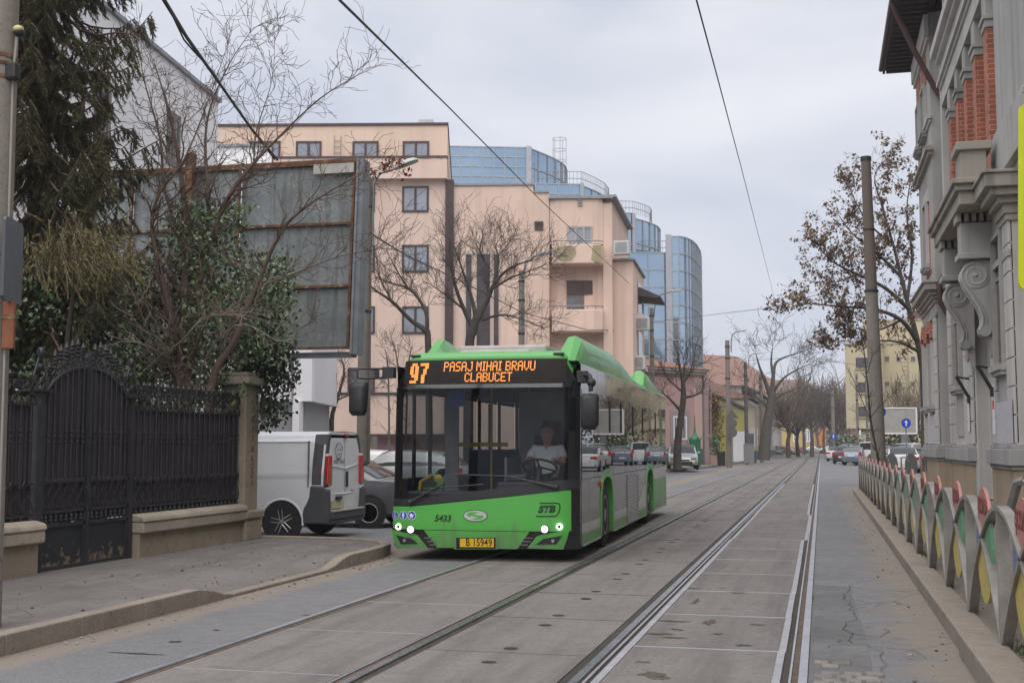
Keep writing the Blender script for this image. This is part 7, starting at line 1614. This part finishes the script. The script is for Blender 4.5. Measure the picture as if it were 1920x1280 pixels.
for i, (p0, d0, p1, d1, py, mt, rf, lb) in enumerate(((1397, 121, 1417, 138, 752, stucco('house_cream', (.52, .45, .34), .08, .3), MATS['red_tile'], 'cream single-storey house behind the darker lamp pole'), (1417.5, 139, 1437, 163, 744, stucco('house_tan', (.42, .31, .25), .1, .3), plain('grey_tile', (.2, .16, .145), .8, .2, 5), 'tan house with a dark gateway behind the big leaning trunk'), (1438, 164, 1466, 214, 762, stucco('house_rose', (.45, .36, .3), .08, .3), MATS['red_tile'], 'pale rose house farthest along the left side of the street'))):
    ht = Facade('house', lb, p0, d0, p1, d1); zt_ = ZZ(py, (d0 + d1)/2); ht.part('wall', mt, lambda m: m.box(0, ht.L, 0, 9, 0, zt_)); ht.part('cornice', M_wht, lambda m: m.box(-.1, ht.L + .1, -.25, 0, zt_ - .35, zt_ - .05)); ht.part('base', M_bstone, lambda m: m.box(0, ht.L, -.08, 0, 0, .9))
    ht.part('roof', rf, lambda m: m.add([(-.3, -.7, zt_), (ht.L + .3, -.7, zt_), (ht.L - .5, 5, zt_ + 2.6), (.5, 5, zt_ + 2.6), (-.3, 9.6, zt_), (ht.L + .3, 9.6, zt_)], [(0, 1, 2, 3), (1, 5, 2), (5, 4, 3, 2), (4, 0, 3)]))
    n_ = int(ht.L/3.2)
    for k in range(n_):
        x = 1.0 + (ht.L - 2)*(k + .3)/n_
        if k == 1: ht.part('gateway', M_cdark, lambda m: m.box(x, x + 1.8, -.06, 0, 0, 2.7))
        else: ht.window(x, x + 1.15, 1.5, 3.4, 0, frame=M_wht, pane=M_curtd, bars=1, t=.09)
hr = Facade('house', 'long red tiled roof rising behind the low cream houses', 1372, 152, 1440, 178); ht = hr; ht.part('wall', mt, lambda m: m.box(0, ht.L, 0, 8, 0, ZZ(735, 160))); ht.part('roof', MATS['red_tile'], lambda m: m.add([(-1, -.8, ZZ(735, 160)), (ht.L + 1, -.8, ZZ(735, 160)), (ht.L + 1, 6, ZZ(700, 162)), (-1, 6, ZZ(700, 162)), (-1, 9, ZZ(735, 160))], [(0, 1, 2, 3), (0, 3, 4)]))
# yellow building closing the street
ye = Facade('building_end', 'ochre yellow two-storey building closing the far end of the street', 1470, 262, 1533, 260, 'building'); ye.t.name = 'yellow_building'
zy = ZZ(735, 261); ye.part('wall', M_hyel2, lambda m: m.box(-8, ye.L, 0, 12, 0, zy)); ye.part('string_course', stucco('ochre_trim', (.55, .36, .14), .06, .2), lambda m: m.box(-8, ye.L + .2, -.2, 0, ZZ(795, 261), ZZ(791, 261))); ye.part('roof', plain('brown_roof', (.17, .11, .08), .8, .2, 4), lambda m: m.add([(-8.5, -.8, zy), (ye.L + .8, -.8, zy), (ye.L - 3, 6, zy + 3), (-8.5, 6, zy + 3)], [(0, 1, 2, 3)]))
for c, d in ((805, 828), (770, 785)):
    for a in (1487, 1508): ye.pxwin(a, a + 11, c, d, 0, frame=M_wht, pane=M_curt, bars=1, t=.18)
oe = Facade('house', 'orange painted wall beside the ochre building at the street end', 1533, 258, 1549, 258); oe.part('wall', stucco('orange_wall', (.55, .20, .05), .08, .3), lambda m: m.box(.1, oe.L, 0, 6, 0, ZZ(786, 258))); oe.part('coping', M_bstone, lambda m: m.box(.1, oe.L, -.2, 6, ZZ(786, 258), ZZ(785, 258)))
ew = thing('low_wall', 'dark low railing wall in front of the ochre building at the street end', 'wall', PX(1400, 246), YAW); m = MB(); m.box(0, 18, 0, .3, 0, 1.2); m.build('wall_body', M_bstone, ew)
# beige modernist building on the right
bg_ = Facade('apartment_building', 'cream modernist building with square windows behind the parked cars on the right', 1588, 140, 1655, 138.5)
zB1 = ZZ(645, 139); M_crm = stucco('cream_stucco', (.50, .43, .29), .05, .2, (.36, .31, .21)); zgr = ZZ(803, 139)
bg_.part('wall', M_crm, lambda m: (m.box(0, bg_.L, 0, 14, zgr, zB1), m.box(1.5, bg_.L, .6, 14, 0, zgr))); bg_.part('roof_edge', plain('cream_edge', (.36, .3, .22), .7, .1, 5), lambda m: m.box(-.1, bg_.L + .1, -.15, 14, zB1, zB1 + .2)); M_bcol = stucco('brick_column', (.28, .16, .11), .1, .3); [bg_.part('column', M_bcol, lambda m: m.box(.5 + 3*i, 1.1 + 3*i, .1, .6, 0, zgr)) for i in range(2)]
for py in (680, 726, 771): bg_.pxwin(1605, 1634, py - 9, py + 9, 0, pane=M_curtd, bars=3, frame=M_brn, t=.09); bg_.part('sill', M_crm, lambda m: m.box(bg_.at(1603, py)[0], bg_.at(1636, py)[0], -.2, 0, bg_.at(1610, py + 10.5)[1] - .1, bg_.at(1610, py + 10.5)[1]))
b2 = Facade('apartment_building', 'taller cream wing with rows of small square windows right of the concrete pole', 1615, 143, 1742, 140)
zB2 = ZZ(598, 142); b2.part('wall', M_crm, lambda m: (m.box(0, b2.L, 3.5, 14, zB1, zB2), m.box(b2.at(1655, 700)[0], b2.L, 0, 3.5, 0, ZZ(645, 141.5)))); b2.part('roof_edge', MATS['cream_edge'], lambda m: (m.box(-.1, b2.L, 3.4, 14, zB2, zB2 + .2), m.box(b2.at(1655, 700)[0], b2.L, -.1, 3.4, ZZ(645, 141.5), ZZ(645, 141.5) + .2)))
for py in (673, 720, 766):
    for a in (1658, 1680, 1707): b2.pxwin(a, a + 10, py - 5, py + 5, 0, pane=M_curtd, bars=0, frame=M_crm, t=.05)
b2.part('quoins', plain('cream_shadow_joint', (.33, .28, .19), .8, .1, 5), lambda m: [m.box(b2.at(1692, 700)[0], b2.at(1701, 700)[0], -.03, 0, ZZ(655 + 8*i, 141), ZZ(653.5 + 8*i, 141)) for i in range(14)] + [m.box(b2.at(1702, 700)[0], b2.at(1702, 700)[0] + .12, -.06, 0, 1, ZZ(650, 141))])
b2.part('roof_hut', plain('roof_hut_red', (.15, .06, .05), .8, .2, 5), lambda m: m.box(b2.at(1700, 600, 4)[0], b2.L, 4.5, 9, zB2 + .2, zB2 + 1.3))
b2.part('corner_windows', M_curtd, lambda m: [m.box(b2.at(1729, 700)[0], b2.at(1738, 700)[0], -.04, 0, ZZ(py + 14, 141), ZZ(py, 141)) for py in (685, 730)])
ob = thing('apartment_building', 'brown apartment block on the right, seen mirrored in the glass tower', 'building', (15, 58, 0)); M_obr = stucco('brown_render', (.2, .16, .13), .1, .4)
m = MB(); m.box(0, 14, 0, 24, 0, 12.5); m.box(2, 14, 24, 40, 0, 15); m.build('wall', M_obr, ob)
for z in (1.5, 4.5, 7.5, 10.2):
    for y in range(1, 23, 4): m = MB(); m.box(-.06, 0, y, y + 1.6, z, z + 1.5); m.build('window', M_curt, ob)
# blank white signboard among the cars
sb = thing('signboard', 'blank pale signboard on a grey post above the parked cars', 'signboard', PX(1697, 88, 0), YAW); zb0, zb1_ = ZZ(811, 88), ZZ(766, 88); hw_ = 42/FPX*88/1.03
m = MB(); m.box(-hw_, hw_*.52, 0, .12, zb0, zb1_); m.build('board', plain('board_pale', (.36, .345, .33), .7, .15, 2), sb); m = MB(); m.box(-hw_ - .08, hw_*.52 + .08, -.04, .16, zb0 - .1, zb0); m.box(-hw_ - .08, hw_*.52 + .08, -.04, .16, zb1_, zb1_ + .1); m.box(hw_*.52, hw_*.52 + .1, -.04, .16, zb0, zb1_); m.box(-hw_ - .1, -hw_, -.04, .16, zb0, zb1_); m.build('board_frame', M_wht, sb); m = MB(); m.box(-.25, .25, .0, .12, 0, zb0 - .1); m.build('post', M_metal, sb)
def arrow_sign(label, p, r, H, rot=0.0, lit=True, group='round blue signs with a white arrow'):
    t = thing('traffic_sign', label, 'traffic sign', p, rot, group); m = MB(); m.tube([(0, .05, 0), (0, .05, H + r*.6)], .035, 8); m.build('post', M_metal, t); m = MB(); m.lathe([(r, -.012), (r, .012)], (0, 0, H), 28, 'Y'); d = m.build('disc', plain('sign_blue', (.01, .06, .48), .4, .05, 5), t)
    m = MB(); m.prism([(-r*.13, -r*.6), (r*.13, -r*.6), (r*.13, r*.15), (r*.42, r*.1), (0, r*.65), (-r*.42, r*.1), (-r*.13, r*.15)], lambda u, v, a: (u, a, v + H), -.016, -.0125); m.build('arrow', M_white, d); return t
arrow_sign('blue one-way sign with a white arrow in front of the blank signboard', PX(1700, 66, 0), 9/FPX*66, ZZ(793, 66), YAW)
arrow_sign('small blue arrow sign on the far pole at the end of the right kerb', PX(1563, 128.8, 0), 6/FPX*128, ZZ(818, 128.8), YAW)
arrow_sign('large blue round sign mostly hidden behind the concrete pole', PX(1651, 46, 0), 11.5/FPX*46, ZZ(772, 46), YAW)
# ================================================================ STREET LAMPS AND POLES FURTHER ON
def farpole(label, px, D, pytop, arm=None, r=.15, dark=False, group='poles along the far street'):
    H = ZZ(pytop, D); t = thing('street_lamp' if arm else 'utility_pole', label, 'street lamp' if arm else 'pole', PX(px, D, 0), 0, group); m = MB(); m.tube([(0, 0, 0), (0, 0, H)], [r, r*.72], 12); m.build('pole', M_barkg if dark else M_pole, t, smooth=60)
    m = MB()
    for f in (.7, .86, .95): m.lathe([(r*.95, -.04), (r*.95, .04)], (0, 0, H*f), 10)
    m.build('strap', M_blackm, t)
    if arm:
        q = [P(a, b, D) - t.location for a, b in arm]; m = MB(); m.tube(q[:-1], .045, 6); m.build('arm', MATS['lamp_arm_grey'], t, smooth=60); d = q[-1] - q[-2]; m = MB(); s = Vector((-d.y, d.x, 0)).normalized()*.16 if abs(d.x) + abs(d.y) > 0 else Vector((0, .16, 0)); m.hexa([q[-2] - s*.6 - Vector((0, 0, .05)), q[-1] - s*.4 - Vector((0, 0, .04)), q[-1] + s*.4 - Vector((0, 0, .04)), q[-2] + s*.6 - Vector((0, 0, .05))], [q[-2] - s*.6 + Vector((0, 0, .1)), q[-1] - s*.4 + Vector((0, 0, .06)), q[-1] + s*.4 + Vector((0, 0, .06)), q[-2] + s*.6 + Vector((0, 0, .1))]); m.build('lamp_head', MATS['lamp_head_grey'], t, bevel=.03)
    return t
farpole('pale concrete pole with a curved lamp arm before the yellow house', 1366.5, 84, 638, [(1371, 660), (1371, 640), (1373, 628), (1380, 622), (1400, 619)], .2)
farpole('darker lamp pole next to the big bare tree', 1400, 100, 678, [(1404, 690), (1404, 672), (1408, 665), (1415, 663), (1427, 662)], .17, True)
farpole('thin grey pole in front of the big bare trunk', 1428.5, 112, 702, None, .2)
farpole('lamp pole with a pale head before the old pink bay window', 1224, 74, 577, [(1225, 600), (1230, 556), (1245, 550), (1258, 547), (1279, 543)], .16)
farpole('lamp pole behind the bare trees with its pale head over the pink balcony', 978, 52, 508, [(980, 530), (985, 492), (1000, 483), (1006, 479), (1037, 470)], .16)
farpole('slim pole leaning by the pink house corner', 1333, 92, 725, None, .09)
farpole('far utility pole carrying the small blue sign', 1563, 129.4, 722, None, .22)
farpole('slim grey pole before the cream building', 1609, 112, 700, None, .13); farpole('second slim pole before the cream building', 1627, 108, 690, None, .12)
bp = thing('concrete_pole', 'tall leaning concrete pole on the right pavement with a dark sleeve at its top', 'pole', PX(1648, 33, .1)); H = ZZ(292, 33); tp_ = P(1623, 292, 33) - bp.location
m = MB(); m.tube([(0, 0, 0), tp_*.6], [.205, .165], 18); m.build('shaft', concrete('pole_grey', (.22, .2, .175), .16, .4, 40), bp, smooth=60); m = MB(); m.tube([tp_*.6 + Vector((0, 0, .005)), tp_*.995], [.158, .13], 18); m.build('sleeve', stucco('sleeve_brown', (.16, .13, .115), .1, .4), bp, smooth=60); m = MB(); m.lathe([(.19, -.03), (.19, .03)], tp_*.6, 18); m.lathe([(.16, -.02), (.16, .02)], tp_*.78, 18); m.lathe([(.145, -.06), (.145, .06)], tp_*.99, 18); m.build('collar', M_blackm, bp)
# green wrought-iron booth, planter, bins
gk = thing('iron_pavilion', 'green wrought-iron booth with a spire on the far pavement beside the silver car', 'booth', PX(1303, 80, .13)); M_gi = plain('green_iron', (.02, .17, .07), .5, .25, 8)
m = MB(); m.lathe([(.30, 0), (.32, 1.6), (.36, 1.75), (.3, 1.9), (.2, 2.0), (.09, 2.2), (.05, 2.5), (.03, 3.1), (.01, 3.4)], (0, 0, 0), 6); m.build('body', M_gi, gk); m = MB()
for k in range(6): a = 2*math.pi*k/6; m.tube([(.32*math.cos(a), .32*math.sin(a), 0), (.34*math.cos(a), .34*math.sin(a), 1.75), (.44*math.cos(a), .44*math.sin(a), 1.92)], .035, 5)
m.build('ribs', M_gi, gk)
pt = thing('planter', 'square planter with a small evergreen beside the yellow house', 'planter', PX(1341, 90, .13)); m = MB(); m.box(-.35, .35, -.35, .35, 0, .7); m.build('pot', M_pinkd, pt, bevel=.04); m = MB(); rg = random.Random(3); [leaf(m, (rg.gauss(0, .2), rg.gauss(0, .2), .7 + 1.5*rg.random()), .16, rg) for _ in range(500)]; m.build('foliage', M_ivy, pt, fix=False)
cr2 = thing('climbing_plant', 'red-brown creeper on the wall between the pink and yellow houses', 'climber', PX(1336, 100, .13)); m = MB(); [leaf(m, (rg.gauss(0, .5), rg.gauss(0, .2), 1.2 + 4.2*rg.random()), .22, rg) for _ in range(900)]; m.build('foliage', leafmat('creeper_rust', [(.12, .04, .02), (.2, .09, .03), (.08, .05, .03)], .7), cr2, fix=False)
for px, D, mt, lb in ((1352, 86, M_blackm, 'black litter bin by the lamp pole on the far pavement'), (1412, 99, plain('bin_blue', (.05, .07, .13), .5, .1, 5), 'blue bin at the foot of the darker lamp pole'), (1404, 97, M_metal, 'grey switch cabinet on the far pavement')):
    b = thing('street_cabinet' if mt is M_metal else 'litter_bin', lb, 'cabinet' if mt is M_metal else 'bin', PX(px, D, .13)); m = MB(); m.lathe([(.26, 0), (.3, .9), (.3, .95)], (0, 0, 0), 12) if mt is not M_metal else m.box(-.4, .4, -.2, .2, 0, 1.5); m.build('body', mt, b, bevel=.02); m = MB(); m.box(-.3, .3, -.25, .25, .97 if mt is not M_metal else 1.5, 1.02 if mt is not M_metal else 1.56); m.build('lid', mt, b)
rs = thing('traffic_sign', 'dark backs of round and triangular signs on the lamp pole by the yellow house', 'traffic sign', PX(1373, 83.4, .13)); m = MB(); m.tube([(0, 0, 0), (0, 0, 4.2)], .035, 6); m.build('post', M_metal, rs); m = MB(); m.lathe([(.33, -.015), (.33, .015)], (.02, -.05, ZZ(797, 83)), 20, 'Y'); m.build('disc', M_bstone, rs); m = MB(); m.lathe([(.33, -.015), (.33, .015)], (.02, -.05, ZZ(814, 83)), 20, 'Y'); m.build('disc', M_bstone, rs); m = MB(); z = ZZ(785, 83); m.prism([(-.42, z - .1), (.46, z - .1), (.02, z + .55)], lambda u, v, a: (u, a, v), -.06, -.03); m.build('triangle', M_bstone, rs)
# ================================================================ BARE TREES IN THE STREET
bare_px('bare pollarded tree with upswept branches in front of the pink wall above the bus', PX(880, 46, 0), [
    [(878, 900, 46, 0.204), (880, 660, 46, 0.184), (888, 620, 46, 0.170), (893, 595, 46, 0.136)],
    [(890, 620, 46, 0.122), (870, 580, 46, 0.082), (852, 530, 45.7, 0.061), (845, 480, 45.5, 0.034), (842, 450, 45.4, 0.014)],
    [(893, 600, 46, 0.109), (885, 560, 46.3, 0.068), (865, 500, 46.5, 0.041), (850, 460, 46.5, 0.014)],
    [(895, 600, 46, 0.122), (915, 560, 46, 0.088), (928, 530, 45.8, 0.068), (960, 500, 45.5, 0.041), (1010, 485, 45.2, 0.014)],
    [(915, 565, 46, 0.082), (912, 500, 46.2, 0.054), (900, 470, 46.3, 0.034), (905, 445, 46.3, 0.014)], [(925, 535, 46, 0.061), (935, 490, 46.3, 0.041), (930, 460, 46.4, 0.020), (945, 440, 46.4, 0.010)],
    [(925, 540, 45.8, 0.054), (960, 520, 45.5, 0.034), (1000, 505, 45.2, 0.020), (1035, 490, 45, 0.008)], [(905, 600, 46, 0.061), (940, 590, 45.6, 0.041), (985, 600, 45.2, 0.020), (1020, 615, 45, 0.008)], [(870, 580, 46, 0.048), (845, 560, 45.7, 0.034), (815, 538, 45.4, 0.020)]], 51, 1.2, M_barkd, lev=3, nbr=4, spread=36)
bare_px('bare forked tree leaning left before the brown framed windows', PX(802, 44, 0), [
    [(806, 900, 44, 0.144), (803, 650, 44, 0.122), (797, 620, 44, 0.101), (770, 600, 44, 0.079), (735, 565, 43.7, 0.058), (705, 545, 43.5, 0.036), (690, 530, 43.4, 0.022)],
    [(800, 625, 44, 0.086), (800, 590, 44, 0.072), (785, 560, 44.2, 0.058), (765, 540, 44.3, 0.043), (730, 530, 44.3, 0.022), (700, 520, 44.3, 0.011)], [(765, 542, 44.3, 0.036), (740, 500, 44.4, 0.022), (725, 470, 44.4, 0.009)], [(735, 565, 43.7, 0.036), (712, 520, 43.7, 0.022), (705, 480, 43.6, 0.009)], [(770, 545, 44.2, 0.029), (775, 520, 44.2, 0.014), (790, 500, 44.2, 0.007)]], 52, .9, M_barkd, lev=3, nbr=3, spread=40)
bare_px('small bare tree between the white van and the pink base wall', PX(620, 50, 0), [[(625, 900, 50, .12), (622, 790, 50, .1), (632, 750, 50, .07), (645, 700, 50, .04), (640, 670, 50, .015)], [(622, 795, 50, .07), (605, 770, 49.8, .04), (590, 745, 49.7, .02)], [(628, 770, 50, .05), (615, 720, 50, .03), (610, 680, 50, .012)], [(632, 750, 50, .04), (670, 735, 49.8, .02), (720, 725, 49.6, .008)]], 53, .8, M_barkg, lev=3, nbr=3)
bare_px('fine bare twigs rising behind the bus mirror', PX(745, 40, 0), [[(745, 860, 40, .05), (748, 720, 40, .04), (742, 660, 40, .02), (735, 640, 40, .008)], [(760, 860, 40, .04), (765, 700, 40, .03), (772, 650, 40, .012)], [(730, 860, 40, .04), (728, 700, 40, .025), (722, 655, 40, .01)]], 54, .55, M_barkg, 'bare_shrub', 'shrub', lev=3, nbr=3)
bare_px('pruned street tree with a mossy trunk in front of the silver car', PX(1272, 69, .13), [[(1270, 881, 69, .26), (1271, 830, 69, .22), (1276, 790, 69, .19), (1281, 750, 69, .17), (1281, 720, 69, .13), (1275, 690, 69, .07), (1270, 660, 69, .03)], [(1276, 770, 69, .10), (1258, 750, 68.7, .06), (1240, 735, 68.5, .03)], [(1281, 745, 69, .10), (1300, 742, 68.8, .05), (1318, 735, 68.6, .02)], [(1281, 720, 69, .08), (1295, 695, 69, .05), (1300, 670, 69, .02)], [(1280, 735, 69, .07), (1258, 715, 68.8, .04), (1245, 695, 68.6, .015)], [(1281, 720, 69, .06), (1283, 690, 69.2, .04), (1290, 665, 69.2, .015)]], 55, 1.1, M_barkd, lev=3, nbr=3)
bare_px('big bare tree with a thick leaning trunk on the far left kerb', PX(1434, 108, .13), [[(1432, 862, 108, .55), (1438, 800, 108, .45), (1445, 760, 108, .38), (1448, 735, 108, .3)], [(1446, 745, 108, .25), (1435, 715, 108, .18), (1425, 690, 107.5, .1), (1418, 665, 107.3, .04)], [(1448, 735, 108, .25), (1450, 705, 108, .17), (1455, 680, 108.2, .12), (1475, 668, 108.2, .07), (1495, 662, 108, .03)], [(1450, 705, 108, .16), (1446, 680, 108.3, .1), (1448, 655, 108.3, .04)], [(1448, 735, 108, .2), (1470, 708, 107.6, .1), (1500, 690, 107.3, .05), (1520, 682, 107.2, .02)], [(1444, 765, 108, .14), (1425, 750, 107.5, .08), (1405, 735, 107.2, .03)], [(1448, 750, 108, .12), (1475, 735, 107.5, .07), (1500, 725, 107.3, .03)]], 56, 2.3, M_barkg, lev=4, nbr=3, spread=42)
def generic_tree(label, px, D, H, r, seed, mat=M_barkg, group=None, lev=4, nb=4, L0=.34):
    rg = random.Random(seed); t = thing('bare_tree', label, 'tree', PX(px, D, 0), 0, group); m = MB(); m.tube([(0, 0, 0), (rg.gauss(0, .1), 0, H*.2), (rg.gauss(0, .25), 0, H*.36)], [r, r*.8, r*.65], 8, False); m.build('trunk', mat, t, smooth=60); c = MB()
    for k in range(8): a = 2*math.pi*k/8 + rg.random(); grow(c, (0, 0, H*rg.uniform(.26, .37)), (math.cos(a)*.7, math.sin(a)*.7, .9), H*L0, r*.45, lev - 1, rg, nb, 42, .12, .16, .45, 4, .66, .00016*D)
    c.build('crown', mat, t); return t
fb = Facade('brick_house', 'long brown house almost hidden by bare trees at the far end', 1536, 285, 1604, 285, 'house'); fb.part('wall', stucco('far_brown_wall', (.24, .16, .12), .15, .4), lambda m: m.box(0, fb.L, 0, 8, 0, ZZ(806, 285))); fb.part('roof', plain('red_tile', (.24, .135, .105), .8, .25, 5), lambda m: m.add([(-1, -.8, ZZ(806, 285)), (fb.L + 1, -.8, ZZ(806, 285)), (fb.L - 2, 5, ZZ(790, 285)), (2, 5, ZZ(790, 285))], [(0, 1, 2, 3)])); [fb.part('window', M_curtd, lambda m: m.box(1.5 + 2.2*i, 2.4 + 2.2*i, -.05, 0, 1.2, 3)) for i in range(3)]
g3 = 'bare brown trees near the end of the street'
for i, (px, D, H, lb) in enumerate(((1478, 150, 10, 'bare brown tree right of the big leaning trunk'), (1496, 170, 10, 'dark trunked bare tree before the ochre building'), (1522, 165, 11, 'wide bare tree overhanging the tracks far down the street'), (1558, 190, 12, 'reddish bare tree left of the far blue sign'), (1580, 175, 11, 'reddish bare tree beside the cream building edge'), (1545, 215, 13, 'hazy bare tree at the very end of the street'), (1569, 168, 10.5, 'reddish bare tree right behind the far blue sign pole'), (1588, 205, 13, 'tall reddish bare tree behind the left edge of the cream building'), (1534, 240, 13, 'faint bare tree in front of the orange wall'), (1508, 200, 12, 'brown bare tree between the ochre building and the tracks'))):
    generic_tree(lb, px, D, H, .3, 60 + i, [M_barkr, M_barkd, M_barkg, M_barkr, M_barkr, M_barkr, M_barkr, M_barkr, M_barkr, M_barkr][i], g3)
generic_tree('bare tangle in front of the cream building right of the concrete pole', 1690, 120, 8.5, .22, 70, plain('bark_tan', (.16, .125, .09), .9, .3, 6)); generic_tree('bare tree between the cream building and the school corner', 1728, 100, 7.5, .2, 71, MATS['bark_tan'])
# conifer and hedge by the cars
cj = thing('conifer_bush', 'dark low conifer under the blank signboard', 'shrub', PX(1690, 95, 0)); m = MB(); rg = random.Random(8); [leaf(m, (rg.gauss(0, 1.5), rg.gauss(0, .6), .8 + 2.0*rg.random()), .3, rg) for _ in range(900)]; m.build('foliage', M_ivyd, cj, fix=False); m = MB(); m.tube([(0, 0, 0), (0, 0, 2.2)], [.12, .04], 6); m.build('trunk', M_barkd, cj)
cj = thing('conifer_bush', 'green bush at the foot of the cream building', 'shrub', PX(1586, 130, 0)); m = MB(); [leaf(m, (rg.gauss(0, .9), rg.gauss(0, .6), 2.6*rg.random()), .35, rg) for _ in range(800)]; m.build('foliage', M_ivy, cj, fix=False); m = MB(); m.tube([(0, 0, 0), (0, 0, 2)], [.12, .04], 6); m.build('trunk', M_barkd, cj)
# ---- tree with dead brown leaves beside the school corner
def leafy_px(label, base, stems, seed, twig, mat, lmat, nl, ls, lev=3):
    t = bare_px(label, base, stems, seed, twig, mat, 'autumn_tree', 'tree', lev, 3, 44); cr_ = [c for c in kids(t) if c.name.startswith('crown')][0]; rg = random.Random(seed); vs = cr_.data.vertices; m = MB(); n = len(vs)
    ring = 3
    for i in range(nl):
        p = vs[rg.randrange(n)].co; q = rg.randrange(1, 4)
        if noise.noise(Vector(p)*.8) < -.3: continue
        for _ in range(q): leaf(m, p + Vector((rg.gauss(0, .08), rg.gauss(0, .08), -.08 + rg.gauss(0, .07))), ls*rg.uniform(.6, 1.3), rg)
    m.build('leaves', lmat, t, fix=False); return t
D = 47
leafy_px('tree with curled brown dead leaves spreading left of the school corner', PX(1742, D, .1), [
    [(1735, 900, D, .15), (1733, 780, D, .14), (1730, 700, D, .125), (1720, 640, D, .11), (1705, 580, D, .095), (1690, 520, D, .07), (1675, 460, D, .05), (1655, 390, D, .04), (1640, 330, D, .02), (1670, 290, D, .01)],
    [(1720, 640, D, .10), (1690, 600, 46.5, .08), (1640, 580, 46, .06), (1580, 575, 45.5, .04), (1520, 570, 45.2, .02), (1490, 575, 45, .01)], [(1705, 580, D, .09), (1660, 540, 46.6, .07), (1610, 515, 46.3, .05), (1560, 490, 46, .03), (1530, 455, 45.8, .012)],
    [(1690, 520, D, .07), (1650, 480, 47.3, .05), (1600, 440, 47.5, .03), (1570, 400, 47.6, .012)], [(1675, 460, D, .05), (1630, 420, 47.2, .035), (1600, 370, 47.3, .02), (1590, 340, 47.3, .01)], [(1700, 570, D, .07), (1710, 480, 47.5, .05), (1700, 400, 47.8, .03), (1710, 320, 48, .012)], [(1725, 660, D, .07), (1680, 640, 46.5, .04), (1620, 640, 46.2, .02), (1560, 640, 46, .01)], [(1690, 600, 46.5, .05), (1640, 620, 46.1, .03), (1590, 610, 45.8, .012)], [(1610, 515, 46.3, .03), (1560, 530, 46, .02), (1510, 525, 45.8, .008)]], 81, .9, M_barkg,
    leafmat('dead_leaf_brown', [(.13, .085, .06), (.19, .12, .08), (.27, .17, .11), (.16, .115, .09), (.30, .18, .10)], .75), 4000, .14)
bare_px('thin bare sapling leaning across the foot of the concrete pole', PX(1652, 30, .1), [[(1652, 935, 30, .035), (1648, 870, 30, .03), (1633, 790, 30, .024), (1625, 700, 30, .016), (1615, 630, 30, .01), (1600, 580, 30, .004)], [(1633, 790, 30, .014), (1612, 740, 29.8, .008), (1595, 700, 29.7, .003)], [(1634, 780, 30, .012), (1660, 750, 30, .007), (1680, 735, 30, .003)], [(1626, 700, 30, .01), (1640, 660, 30, .006), (1660, 640, 30, .003)]], 82, .3, M_barkd, 'bare_shrub', 'shrub', 2, 2)
# ================================================================ OVERHEAD WIRES
M_wire = plain('wire_dark', (.025, .025, .027), .6, .1, 5)
def wire(label, pts, r, sag=0.0, n=14, mat=M_wire, name='overhead_wire', group='overhead wires of the tram line'):
    q = [P(*p) for p in pts]; o = []
    for a, b in zip(q, q[1:]):
        for i in range(n): t = i/n; o.append(a.lerp(b, t) - Vector((0, 0, sag*4*t*(1-t))))
    o.append(q[-1]); m = MB(); m.tube(o, r, 6); return tag(m.build(name, mat), label, 'wire', group)
wire('thick wire running from the top of the photo down to the old pink building', [(622, -14, 9), (840, 200, 20), (1010, 372, 35), (1212, 562, 74)], .012, .0)
wire('straight tram wire running from the top of the photo to the street vanishing point', [(1303, -10, 11), (1345, 145, 16), (1390, 315, 28), (1432, 480, 60), (1465, 612, 140)], .0085, 0)
wire('far end of the tram wire forking past the span wire', [(1436, 576, 70), (1465, 612, 90), (1478, 650, 160)], .016, 0)
wire('span wire crossing from the far lamp pole to the brown leaved tree', [(1226, 603, 74), (1300, 594, 66), (1436, 578, 52), (1490, 564, 49), (1560, 545, 47)], .011, 0)
wire('twisted pair of black cables swooping down from the top left', [(300, -12, 9.5), (350, 70, 12), (400, 140, 14.5), (470, 240, 18), (520, 300, 21)], .020, 0)
wire('loose black cable twined beside the twisted pair', [(305, -10, 9.5), (345, 75, 12), (362, 95, 12.6), (400, 135, 14.5), (440, 200, 16.5), (515, 300, 21)], .010, 0)
wire('sagging cable from the billboard pole to the old pink bay', [(694, 437, 23.5), (760, 478, 30), (850, 520, 40), (980, 586, 52), (1100, 618, 60), (1205, 620, 66)], .018, 0)
wire('thin second cable below the billboard pole', [(694, 470, 23.5), (720, 500, 30), (800, 545, 44)], .008, 0)
wire('wire fan meeting the far lamp pole', [(1330, 677, 92), (1366, 666, 84), (1400, 676, 100)], .016, 0); wire('wire from the big tree to the cream building', [(1400, 676, 100), (1512, 668, 110), (1640, 690, 125)], .018, 0)
wire('insulated wire running back from the tree to the school', [(1480, 668, 80), (1560, 640, 60), (1640, 600, 45)], .01, 0)
ins = thing('wire_clamp', 'small black clamp joining the span wire and the tram wire', 'clamp', P(1437, 579, 52)); m = MB(); m.ball((0, 0, 0), (.09, .06, .07), 8, 6); m.build('body', M_blackm, ins); m = MB(); m.tube([(-.15, 0, -.05), (.15, 0, .05)], .025, 5); m.build('arm', M_blackm, ins)

# ================================================================ faint winter haze down the street
hm = bpy.data.materials.new('haze_air'); hm.use_nodes = True; t_ = hm.node_tree; t_.nodes.clear(); o_ = t_.nodes.new('ShaderNodeOutputMaterial'); v_ = t_.nodes.new('ShaderNodeVolumePrincipled'); v_.inputs['Color'].default_value = (.9, .92, .97, 1); v_.inputs['Density'].default_value = .0007; v_.inputs['Anisotropy'].default_value = .2; t_.links.new(v_.outputs[0], o_.inputs['Volume'])
m = MB(); m.box(-120, 90, -40, 330, -1.4, 34); hz_ = stuff(m.build('haze', hm), 'faint winter haze along the street', 'haze')
